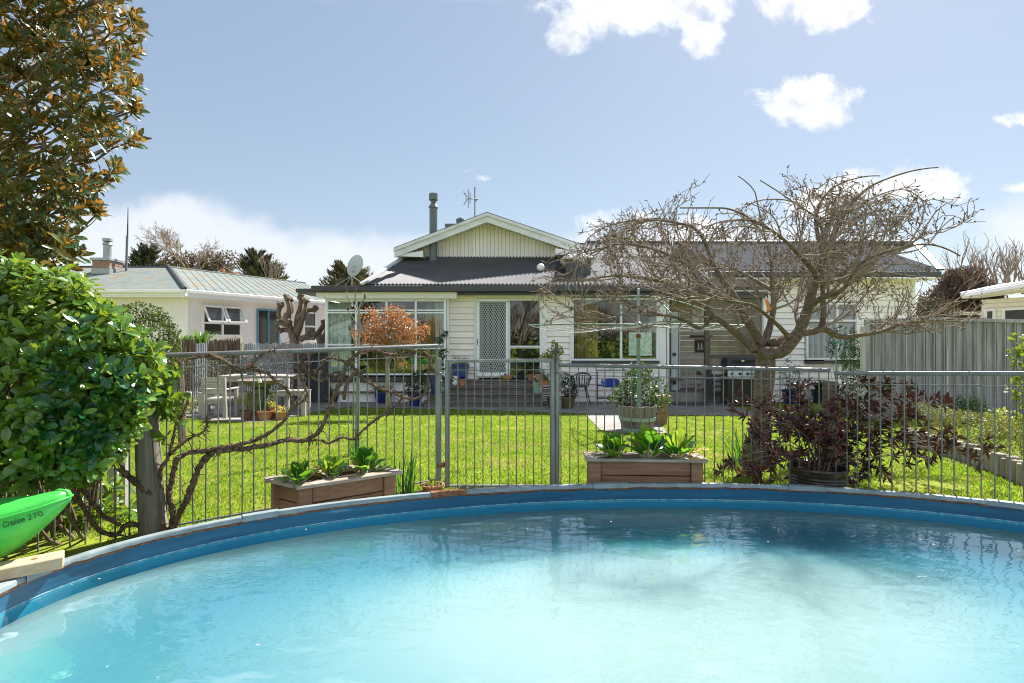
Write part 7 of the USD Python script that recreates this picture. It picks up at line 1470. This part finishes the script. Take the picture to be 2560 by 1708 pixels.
def nwin(pa, pb, yt, yb, m, splits, name='window', midrail=None):
    sa, Da = nwall(pa); sb, Db = nwall(pb); zt_, zb_ = Z(yt, Da), Z(yb, Da); fw = .07
    f_ = part(nb_h, name, nbox((sa + sb) / 2, zt_ - fw / 2, sb - sa, fw), m); g2 = [nbox((sa + sb) / 2, zb_ + fw / 2, sb - sa, fw), nbox(sa + fw / 2, (zt_ + zb_) / 2, fw, zt_ - zb_ - .15), nbox(sb - fw / 2, (zt_ + zb_) / 2, fw, zt_ - zb_ - .15)]
    for q in splits: g2.append(nbox(sa + (sb - sa) * q, (zt_ + zb_) / 2, fw, zt_ - zb_ - .15))
    if midrail: g2.append(nbox((sa + sb) / 2, Z(midrail, Da), sb - sa - .15, fw))
    for g_ in g2: part(f_, 'frame_member', g_, m)
    part(f_, 'pane', nbox((sa + sb) / 2, (zt_ + zb_) / 2, sb - sa - .14, zt_ - zb_ - .14, .012, .012), mat('dark_window_glass', (.02, .02, .02), (.035, .035, .035), rough=.06, spec=.8)); return f_, sa, sb, zt_, zb_
nwf, sa, sb, zt_, zb_ = nwin(504, 603, 761, 841, m_trim, [.5], midrail=807)
for q0, q1 in ((0.0, .5), (.5, 1.0)):                                   # top-hung sashes pushed open
    s0_, s1_ = sa + (sb - sa) * q0 + .05, sa + (sb - sa) * q1 - .05; zm = Z(807, nwall(504)[1]); top = lambda s: np.array([*(Cn + ux * s + nx * .08), zt_ - .06]); bot = lambda s: np.array([*(Cn + ux * s + nx * .42), zm + .05])
    sash = part(nwf, 'open_sash', G().bar(top(s0_), top(s1_), .05, .06).bar(bot(s0_), bot(s1_), .05, .06).bar(top(s0_), bot(s0_), .05, .05).bar(top(s1_), bot(s1_), .05, .05), m_trim)
    part(sash, 'pane', G().add([bot(s0_), bot(s1_), top(s1_), top(s0_)], [[0, 1, 2, 3]]), mat('sky_lit_glass', (.30, .34, .40), (.34, .38, .44), rough=.05, spec=1.0)) if False else part(nwf, 'sash_pane', G().add([bot(s0_), bot(s1_), top(s1_), top(s0_)], [[0, 1, 2, 3]]), panemat('open_sash_glass', (.75, .78, .80), 1.7))
m_bluedoor = mat('blue_painted_joinery', (.07, .20, .28), (.10, .25, .33), scale=6, rough=.5)
nwin(641, 697, 772, 905, m_bluedoor, [.5], 'french_doors'); nwin(757, 790, 779, 855, m_trim, [], 'window', 816)
# chimney and mast
m_brick = mat('red_brown_brick', (.26, .13, .08), (.36, .20, .13), scale=20, rough=.9, vary=.2, bump=.3)
cyD = 20.3; x0, x1 = X(248, cyD), X(291, cyD); zb4, zt4 = Z(684, cyD), Z(656, cyD)
cm = thing('brick_chimney', 'short brick chimney with metal flue on the cream house roof', 'chimney', ((x0 + x1) / 2, cyD, zb4))
part(cm, 'flashing', G().box(((x0 + x1) / 2, cyD, zb4 + .05), (x1 - x0 + .03, .73, .22)), m_zinc)
nr_ = 4; bh_ = (zt4 - zb4 - .10) / nr_
for row in range(nr_):
    for k in range(4):
        xa_ = x0 + (x1 - x0) * (k - (.5 if row % 2 else 0)) / 3.5; xb_ = xa_ + (x1 - x0) / 3.5 - .012; xa_, xb_ = max(xa_, x0), min(xb_, x1)
        if xb_ - xa_ > .03: part(cm, 'brick', G().box(((xa_ + xb_) / 2, cyD, zb4 + .16 + (row + .5) * bh_ - .05), (xb_ - xa_, .7 - .01 * (k % 2), bh_ - .012), ch=.006), m_brick)
part(cm, 'core', G().box(((x0 + x1) / 2, cyD, (zb4 + zt4) / 2 + .06), (x1 - x0 - .02, .68, zt4 - zb4 - .02)), m_conc)
part(cm, 'cap', G().box(((x0 + x1) / 2, cyD, zt4 + .07), (x1 - x0 + .10, .82, .11), ch=.01), m_zinc); xm = (x0 + x1) / 2 - .01; zz = zt4 + .12
part(cm, 'flue_pipe', G().lathe([(.145, zz), (.14, Z(614, cyD)), (.17, Z(613, cyD)), (.16, Z(609, cyD)), (.10, Z(604, cyD))], (xm, cyD, 0), 16), m_zinc, smooth=40); part(cm, 'cowl', G().lathe([(.10, Z(604, cyD)), (.17, Z(604, cyD)), (.17, Z(597, cyD)), (0, Z(596, cyD))], (xm, cyD, 0), 16), m_zinc, smooth=40)
ms = thing('radio_mast', 'thin whip antenna standing on the cream house ridge', 'antenna', A(316, 680, 20.5)); part(ms, 'whip', G().tube([A(315, 682, 20.5), A(319, 585, 20.5), A(320, 518, 20.5)], [.035, .028, .012], 6), m_char, smooth=True); part(ms, 'base_tube', G().tube([A(315, 690, 20.5), A(318, 590, 20.5)], .042, 8), m_flue, smooth=True)
c2 = thing('brick_chimney', 'low wide brick chimney on the far side of the cream house roof', 'chimney', A(566, 690, 27)); 
part(c2, 'stack', G().box(A(566, 694, 27.5), (1.0, .6, .55)), m_brick); part(c2, 'cap', G().box(A(566, 683, 27.5), (1.1, .7, .08)), m_brick); part(c2, 'pot', G().lathe([(.12, 0), (.10, .2), (0, .2)], A(556, 682, 27.5), 10), m_terra)
# ================================================================ RIGHT SIDE AND FAR TREES
# iron shed
m_shed = mat('zinc_shed_iron', (.215, .205, .225), (.335, .32, .345), scale=4.5, detail=9, rough=.55, metal=.2, spec=.5, stretch=(3, 3, .28), third=(.76, (.36, .38, .39)), spread=(.38, .62))
sD = 10.4; sx0, sx1 = X(2166, sD), X(2720, sD); z0 = .0
shd = thing('iron_shed', 'galvanised ribbed iron shed with low gable behind the right fence', 'shed', ((sx0 + sx1) / 2, sD, z0)); pitch = .205; prof = [(0, 0), (.10, 0), (.112, .040), (.132, .040), (.144, 0), (.156, 0), (.164, .026), (.180, .026), (.190, 0)]
def shed_top(x): pk = X(2335, sD); return Z(803, sD) + .05 * max(0, 1 - abs(x - pk) / (pk - sx0)) if x > pk else Z(808, sD) + (Z(797, sD) - Z(808, sD)) * (x - sx0) / (pk - sx0)
x = sx0; nsheet = 0
while x < sx1 - .05:
    v, f = [], []
    pts_ = [(x + k * pitch + a, b) for k in range(4) for a, b in prof]; n_ = len(pts_)
    for a, b in pts_: v.append((a, sD - b, z0 - .1))
    for a, b in pts_: v.append((a, sD - b, shed_top(a) - .03))
    for k in range(n_ - 1): f.append([k, k + 1, n_ + k + 1, n_ + k])
    part(shd, 'wall_sheet', G().add(v, f), m_shed); x += pitch * 4
part(shd, 'verge_flashing', G().bar((sx0 - .06, sD - .03, Z(803, sD)), (X(2335, sD), sD - .03, Z(798, sD)), .05, .07, ch=.006), m_shed); part(shd, 'verge_flashing', G().bar((X(2335, sD), sD - .03, Z(798, sD)), (sx1, sD - .03, Z(808, sD)), .05, .07, ch=.006), m_shed)
part(shd, 'roof', G().poly([(sx0 - .08, sD - .05, Z(802, sD)), (X(2335, sD), sD - .05, Z(796, sD)), (sx1, sD - .05, Z(806, sD)), (sx1, sD + 2.2, Z(806, sD)), (X(2335, sD), sD + 2.2, Z(796, sD)), (sx0 * (sD + 2.2) / sD - .05, sD + 2.2, Z(802, sD))], (0, 0, .01)), m_shed)
part(shd, 'side_wall', G().bar((sx0 - .015, sD + .02, 1.0), (sx0 * (sD + 2.2) / sD - .02, sD + 2.2, 1.0), .03, 2.0), m_shed); part(shd, 'corner_flashing', G().box((sx0 + .0, sD - .03, 1.0), (.10, .012, 2.0)), m_shed); part(shd, 'corner_post', G().box((sx0 - .07, sD - .0, .98), (.06, .08, 1.95)), m_picket)
# box hedge, log edging, shrubs by the path
m_boxleaf = leafmat('box_leaf', [(0, (.018, .036, .010)), (.6, (.04, .062, .013)), (1, (.12, .125, .03))], trans=.2, tcol=[(0, (.08, .15, .015)), (1, (.35, .36, .05))], rough=.5, spec=.3)
HL = [(2300, 1085), (2350, 1098), (2400, 1115), (2450, 1133), (2500, 1152), (2560, 1178), (2640, 1215)]
hp = [ongr(*q) for q in HL]; r = np.random.default_rng(6)
bush('box_hedge', 'low clipped box hedge curving along the log edging on the right', 'hedge', [q + [.12, .22, .20] for q in hp] + [(hp[k] + hp[k + 1]) / 2 + [.12, .22, .20] for k in range(len(hp) - 1)], [(.27, .27, .26)] * 13, 9500, .026, .015, m_boxleaf, hp[2], 5, shell=.86, rough=.2, stems=20)
m_log = mat('grey_log_edging', (.20, .165, .13), (.33, .29, .24), scale=10, detail=7, rough=.9, bump=.4, stretch=(2, 2, .3), vary=.15)
lg = thing('log_edging', 'row of upright half logs edging the bed below the box hedge', 'edging', ongr(2440, 1165))
LL = [(2262, 1108), (2330, 1130), (2400, 1152), (2470, 1176), (2540, 1204), (2600, 1232)]; lp_ = [ongr(*q) for q in LL]; d_ = np.r_[0, np.cumsum([np.linalg.norm(lp_[k + 1] - lp_[k]) for k in range(len(lp_) - 1)])]; s = 0.0; k = 0
while s < d_[-1]:
    q = np.array([np.interp(s, d_, [p[i] for p in lp_]) for i in range(3)]); h = .20 + .02 * math.sin(k * 2.3); part(lg, 'log', G().lathe([(0, -.05), (.05, -.05), (.05, h - .008), (.044, h), (0, h + .003)], q, 10), m_log, smooth=40); s += .102; k += 1
bush('rosemary', 'dark feathery green shrub against the iron shed', 'shrub', [A(2420, 1050, 9.3), A(2395, 1070, 9.3), A(2450, 1060, 9.3), A(2410, 1015, 9.3), A(2440, 1025, 9.3)], [(.30, .3, .3), (.25, .25, .22), (.25, .25, .25), (.16, .2, .2), (.18, .2, .22)], 2600, .07, .012, m_darkleaf, A(2420, 1095, 9.3), 7, T_LANCE, F_LANCE, .3, .6, 20, up=.8)
bush('yellow_shrub', 'yellow-green bushy shrub at the right edge behind the box hedge', 'shrub', [A(2510, 1070, 7.6), A(2480, 1085, 7.6), A(2540, 1075, 7.6), A(2505, 1045, 7.6), A(2545, 1100, 7.5)], [(.24, .25, .2), (.18, .2, .15), (.2, .2, .2), (.18, .18, .14), (.22, .2, .2)], 900, .075, .026, m_yelleaf, A(2510, 1120, 7.6), 8, T_LANCE, F_LANCE, .3, .6)
bush('climber', 'loose leafy climber rising at the far right edge in front of the shed', 'shrub', [A(2548, 880, 6.5), A(2555, 920, 6.5), A(2545, 965, 6.5), A(2555, 1010, 6.5), A(2550, 850, 6.5), A(2560, 1060, 6.5)], [(.10, .1, .12), (.08, .1, .12), (.10, .1, .14), (.08, .1, .14), (.05, .06, .06), (.1, .1, .12)], 210, .075, .042, m_yelleaf, A(2555, 1160, 6.5), 9, T_BROAD, F_BROAD, .1, .6)
# neighbour house on the right
m_cream2 = mat('cream_boards', (.74, .68, .55), (.78, .73, .60), scale=4, rough=.6, vary=.04)
n2 = thing('right_cream_house', 'cream weatherboard house with white gutter at the right edge beyond the shed', 'house', (17.0, 17.5, 0)); c0 = np.array([X(2455, 18.5), 18.5]); c1 = np.array([X(2700, 16.0), 16.0]); u2 = unit(c1 - c0); nn2 = np.array([u2[1], -u2[0]])
wz1 = Z(757, 18.5) + .0
part(n2, 'wall', wallseg(c0, c1, 0, 3.1), m_cream2)
zb5 = 0.6
while zb5 < 3.1:
    a_, b_ = c0 + nn2 * .012, c1 + nn2 * .012; part(n2, 'weatherboard', G().bar((*a_, zb5), (*b_, zb5), .03, .145), m_cream2); zb5 += .155
ge0, ge1 = np.array([X(2405, 18.8), 18.8]), np.array([X(2690, 15.0), 15.0])
part(n2, 'gutter', G().bar((*ge0, Z(757, 18.8) + .25), (*ge1, 3.55), .14, .14, ch=.02), m_trim)
part(n2, 'soffit', G().poly([(*ge0, 3.22), (*ge1, 3.42), (*c1, 3.42), (*c0, 3.22)], (0, 0, .03)), m_cream2)
part(n2, 'roof', G().poly([(*ge0, Z(757, 18.8) + .33), (*ge1, 3.63), (ge1[0] + 6, 21, 4.15), (ge0[0] + 5, 25, 4.05)], (0, 0, .04)), m_barge)
s_ = 1.2
for px, w_ in ((2478, .35), (2546, .85)):
    k_ = (px - 1280) / FPX; s1 = (k_ * c0[1] - c0[0]) / (u2[0] - k_ * u2[1]); ctr = c0 + u2 * s1 + nn2 * .05
    w5 = part(n2, 'window', G().bar((*(ctr - u2 * w_ / 2), 2.15), (*(ctr + u2 * w_ / 2), 2.15), .05, 1.35, ch=.01), m_trim); part(w5, 'pane', G().bar((*(ctr - u2 * (w_ / 2 - .1) + nn2 * .02), 2.15), (*(ctr + u2 * (w_ / 2 - .1) + nn2 * .02), 2.15), .03, 1.15), mat('dark_window_glass', (.02, .02, .02)))
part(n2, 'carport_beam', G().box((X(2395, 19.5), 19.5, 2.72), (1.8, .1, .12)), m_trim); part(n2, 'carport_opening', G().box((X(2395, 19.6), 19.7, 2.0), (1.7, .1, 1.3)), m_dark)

# antenna and dish on the roof
ta = thing('tv_antenna', 'television aerial on a thin mast behind the gable ridge', 'antenna', A(1187, 545, 18)); aD = 18.0
part(ta, 'mast', G().tube([A(1187, 548, aD), A(1187, 468, aD)], .022, 6), m_flue, smooth=True); part(ta, 'boom', G().tube([A(1164, 497, aD - .3), A(1194, 498, aD)], .018, 6), m_flue); part(ta, 'bracket', G().tube([A(1187, 505, aD), A(1194, 498, aD)], .016, 5), m_flue)
for (x_, y0, y1) in ((1170.5, 474, 520), (1175, 482, 509)): part(ta, 'element', G().tube([A(x_, y0, aD), A(x_, y1, aD)], .014, 5), m_flue)
for (a_, b_, c_, d__) in ((1168, 496, 1158, 478), (1168, 496, 1162, 482), (1168, 498, 1159, 514), (1168, 498, 1162, 508)): part(ta, 'element', G().tube([A(a_, b_, aD), A(c_, d__, aD)], .012, 5), m_flue)
dD = 14.4; dc = A(887, 664, dD); sdh = thing('satellite_dish', 'grey satellite dish on a strutted mast over the flat roof', 'satellite dish', A(880, 715, dD)); m_dish = mat('dish_grey', (.40, .41, .40), (.46, .47, .46), scale=4, rough=.5)
dn = unit(np.array([-.35, -.9, .28])); dx_ = unit(np.cross(dn, [0, 0, 1.0])); dy_ = np.cross(dx_, dn); v, f = [], []
for i in range(7):
    rr = i / 6
    for k in range(28): t = k * 2 * np.pi / 28; v.append(dc + dx_ * .26 * rr * math.cos(t) + dy_ * .33 * rr * math.sin(t) - dn * .07 * (1 - rr * rr) * -1)
for i in range(6):
    for k in range(28): f.append([i * 28 + k, i * 28 + (k + 1) % 28, (i + 1) * 28 + (k + 1) % 28, (i + 1) * 28 + k])
vv = np.array(v); gd = G().add(vv, f).add(vv - dn * .02, np.array(f)[:, ::-1]); part(sdh, 'reflector', gd, m_dish, smooth=60); part(sdh, 'mast', G().tube([A(880, 716, dD), A(880, 680, dD), dc - dn * -.03], .025, 8), m_zinc, smooth=True)
part(sdh, 'bracket', G().box(dc - dn * .02 + [-.02, -.1, -.10], (.12, .10, .18), .2, .02), m_dish); 
for e in (A(836, 716, dD + .3), A(915, 716, dD - .1), A(862, 716, dD + .7)): part(sdh, 'strut', G().tube([A(880, 690, dD), e], .012, 6), m_zinc, smooth=True)

# trees beyond
m_cyp = leafmat('cypress_spray', [(0, (.022, .036, .018)), (.7, (.045, .062, .026)), (1, (.09, .10, .04))], trans=.15, rough=.6)
m_cyp2 = leafmat('olive_cypress_spray', [(0, (.05, .055, .022)), (.7, (.09, .09, .035)), (1, (.15, .14, .06))], trans=.15, rough=.6)
m_cypbark = mat('conifer_bark', (.07, .05, .04), (.12, .09, .07), scale=6, rough=.95)
def conifer(label, cx, top, bot, half, D, seed, m, dens=1.0, lop=0.0, spiky=1.0):
    """A cypress of upswept plumes: each plume a spray of flat leaf clusters along a rising limb."""
    r = np.random.default_rng(seed); t_ = thing('cypress_tree', label, 'tree', A(cx, bot + 60, D)); base = A(cx, bot + 80, D); tp_ = A(cx, top + 12, D)
    part(t_, 'trunk', G().tube(spline([base, (base + tp_) / 2, tp_], 8), np.linspace(.25, .05, 8), 8), m_cypbark, smooth=True)
    Ps, ds = [], []; g = G(); H = bot - top
    for k in range(int(120 * dens)):
        u = r.uniform() ** .8; y = top + H * u; w = half * (.25 + .85 * u ** .6) * r.uniform(.55, 1.08); sgn = r.uniform(0, 6.283)
        o = A(cx + lop * u * half, y + .30 * w * 1.0 + 10, D); e = A(cx + lop * u * half + math.cos(sgn) * w, y - .10 * w, D) + [0, math.sin(sgn) * w / FPX * D, 0]
        p = spline([o, (o + e) / 2 - [0, 0, .05 * w / FPX * D], e], 12); g.tube(p, np.linspace(.05, .015, 12), 4)
        for i in range(4, 12):
            for q in range(5): Ps.append(p[i] + r.normal(size=3) * .10 * w / FPX * D * (1.1 - i / 14)); ds.append(unit(p[-1] - p[6]) * .9 * spiky + [0, 0, .55] + r.normal(size=3) * .3)
    Ps, ds = np.array(Ps), np.array(ds); Lf = half / FPX * D * .23; V = leaves(Ps, ds, rand_dir(r, len(Ps)), Lf * r.uniform(.6, 1.2, len(Ps)), Lf * .16, T_LANCE, F_LANCE)
    part(t_, 'foliage', leafmesh(V, F_LANCE), m, kind='stuff'); part(t_, 'limbs', g, m_cypbark, kind='stuff')
conifer('dark spiky cypress behind the cream house, right of the whip antenna', 370, 614, 680, 44, 38, 3, m_cyp)
conifer('dark green cypress right of the bare tree behind the cream house', 638, 628, 715, 55, 40, 4, m_cyp, 1.3, .45)
conifer('olive cypress with sideways plumes behind the satellite dish', 868, 660, 725, 62, 30, 5, m_cyp2, 1.0, .15, 1.6)
conifer('small cypress tip just left of the whip antenna', 310, 655, 700, 16, 40, 6, m_cyp2, .3)
m_fartwig = mat('far_twigs', (.20, .145, .11), (.30, .23, .18), scale=5, rough=.9)
def bare_tree(name, label, roots, D, H, seed, spread=.5, n0=5, up=.5, r0=.10, levels=4, rt=.012):
    r = np.random.default_rng(seed); t_ = thing(name, label, 'tree', roots[0]); big, small = G(), G()
    def go(a, d, L, rad, lv):
        p = twig(r, a, d, L, bend=up * .35, n_=6, wig=.16); (big if lv < 2 else small).tube(p, np.linspace(rad, rad * .55, 6), 5 if lv < 2 else 3)
        if lv < levels:
            for q in range(r.integers(3, 5)): i = r.integers(2, 6); go(p[i], unit(d) + rand_dir(r, 1)[0] * spread + [0, 0, up * .3], L * r.uniform(.5, .75), max(rt, rad * .55), lv + 1)
    for c in roots:
        for q in range(n0): go(np.asarray(c), unit(np.array([r.normal() * spread, r.normal() * spread, 1.0])), H * r.uniform(.35, .5), r0, 0)
    part(t_, 'limbs', big, m_fartwig, smooth=True); part(t_, 'twigs', small, m_fartwig, kind='stuff')
    return t_
bare_tree('bare_tree', 'bare round-crowned brown tree behind the cream house', [A(480, 690, 36)], 36, 4.0, 5, .75, 6, .35, .055, 4, .013)
m_brownleaf = leafmat('dry_brown_leaf', [(0, (.11, .075, .04)), (.6, (.19, .135, .07)), (1, (.28, .21, .10))], trans=.2, rough=.7)
bush('brown_shrubbery', 'brownish scrubby bushes at the foot of the bare tree beyond the roof', 'shrub', [A(x, 655 + 10 * (k % 3), 37) for k, x in enumerate(range(425, 580, 16))], [(.75, .8, .8)] * 10, 3000, .24, .09, m_brownleaf, A(490, 720, 37), 12, T_LANCE, F_LANCE, .4, .8, 40, .03)
bare_tree('bare_tree', 'thin bare twigs right of the dark cypress beyond the cream house', [A(690, 715, 34), A(668, 710, 34)], 34, 2.2, 9, .3, 3, .8, .04, 3, .012)
m_heath = leafmat('brown_heath_leaf', [(0, (.085, .05, .036)), (.6, (.16, .10, .07)), (1, (.26, .17, .12))], trans=.15, rough=.7)
bush('brown_heath', 'rounded reddish-brown bush between the right wing and the right-hand house', 'shrub', [A(2405, 720, 21), A(2380, 740, 21), A(2440, 735, 21), A(2350, 760, 21), A(2410, 760, 21), A(2470, 760, 21), A(2330, 785, 20), A(2385, 700, 21), A(2425, 690, 21)], [(.75, .8, .7), (.7, .8, .6), (.7, .8, .65), (.6, .7, .55), (.8, .8, .6), (.6, .7, .5), (.6, .7, .5), (.4, .4, .35), (.4, .4, .35)], 8500, .20, .045, m_heath, A(2400, 850, 21), 13, T_LANCE, F_LANCE, .5, .6, 40, .02, up=.7)
bush('olive_shrub', 'olive-green shrub beside the right wing below the brown bush', 'shrub', [A(2310, 790, 17), A(2335, 770, 17), A(2290, 810, 17), A(2350, 800, 17)], [(.4, .4, .45), (.35, .35, .35), (.35, .35, .4), (.35, .35, .35)], 2200, .10, .03, m_cyp2, A(2310, 860, 17), 14, T_LANCE, F_LANCE, .5, .6)
bare_tree('bare_tree', 'row of bare upright pollard shoots at the right behind the house roof', [A(x, 735, 26) for x in (2470, 2500, 2530, 2556, 2400)], 26, 3.2, 17, .22, 4, 1.0, .05, 2, .014)
bush('yellow_treetop', 'yellowish treetop showing over the roof ridge behind the cherry', 'tree', [A(1545, 604, 34), A(1575, 610, 34), A(1520, 612, 34), A(1620, 612, 34)], [(.8, .6, .35), (.6, .6, .3), (.5, .5, .25), (.5, .5, .25)], 420, .28, .12, m_yelleaf, A(1550, 660, 34), 15, shell=.3)
# ================================================================ BEHIND THE VIEWER (what the windows mirror)
bush('boundary_hedge', 'tall dark hedge behind the viewer, mirrored in the windows', 'hedge', [np.array([x, -9.0 + (k % 3) * .3, 1.0 + .2 * (k % 2)]) for k, x in enumerate(np.arange(-15, 16, 1.9))], [(1.5, 1.0, 1.1)] * 17, 5200, .34, .15, m_darkleaf, np.array([0, -9, 0]), 41, T_LANCE, F_LANCE, .8, .6, 10)
bare_tree('bare_tree', 'bare spreading tree behind the viewer, mirrored in the door glass', [np.array([-.6, -7.5, .4]), np.array([3.6, -8.0, .4])], 8, 5.2, 21, .40, 4, .5, .12, 4, .02)
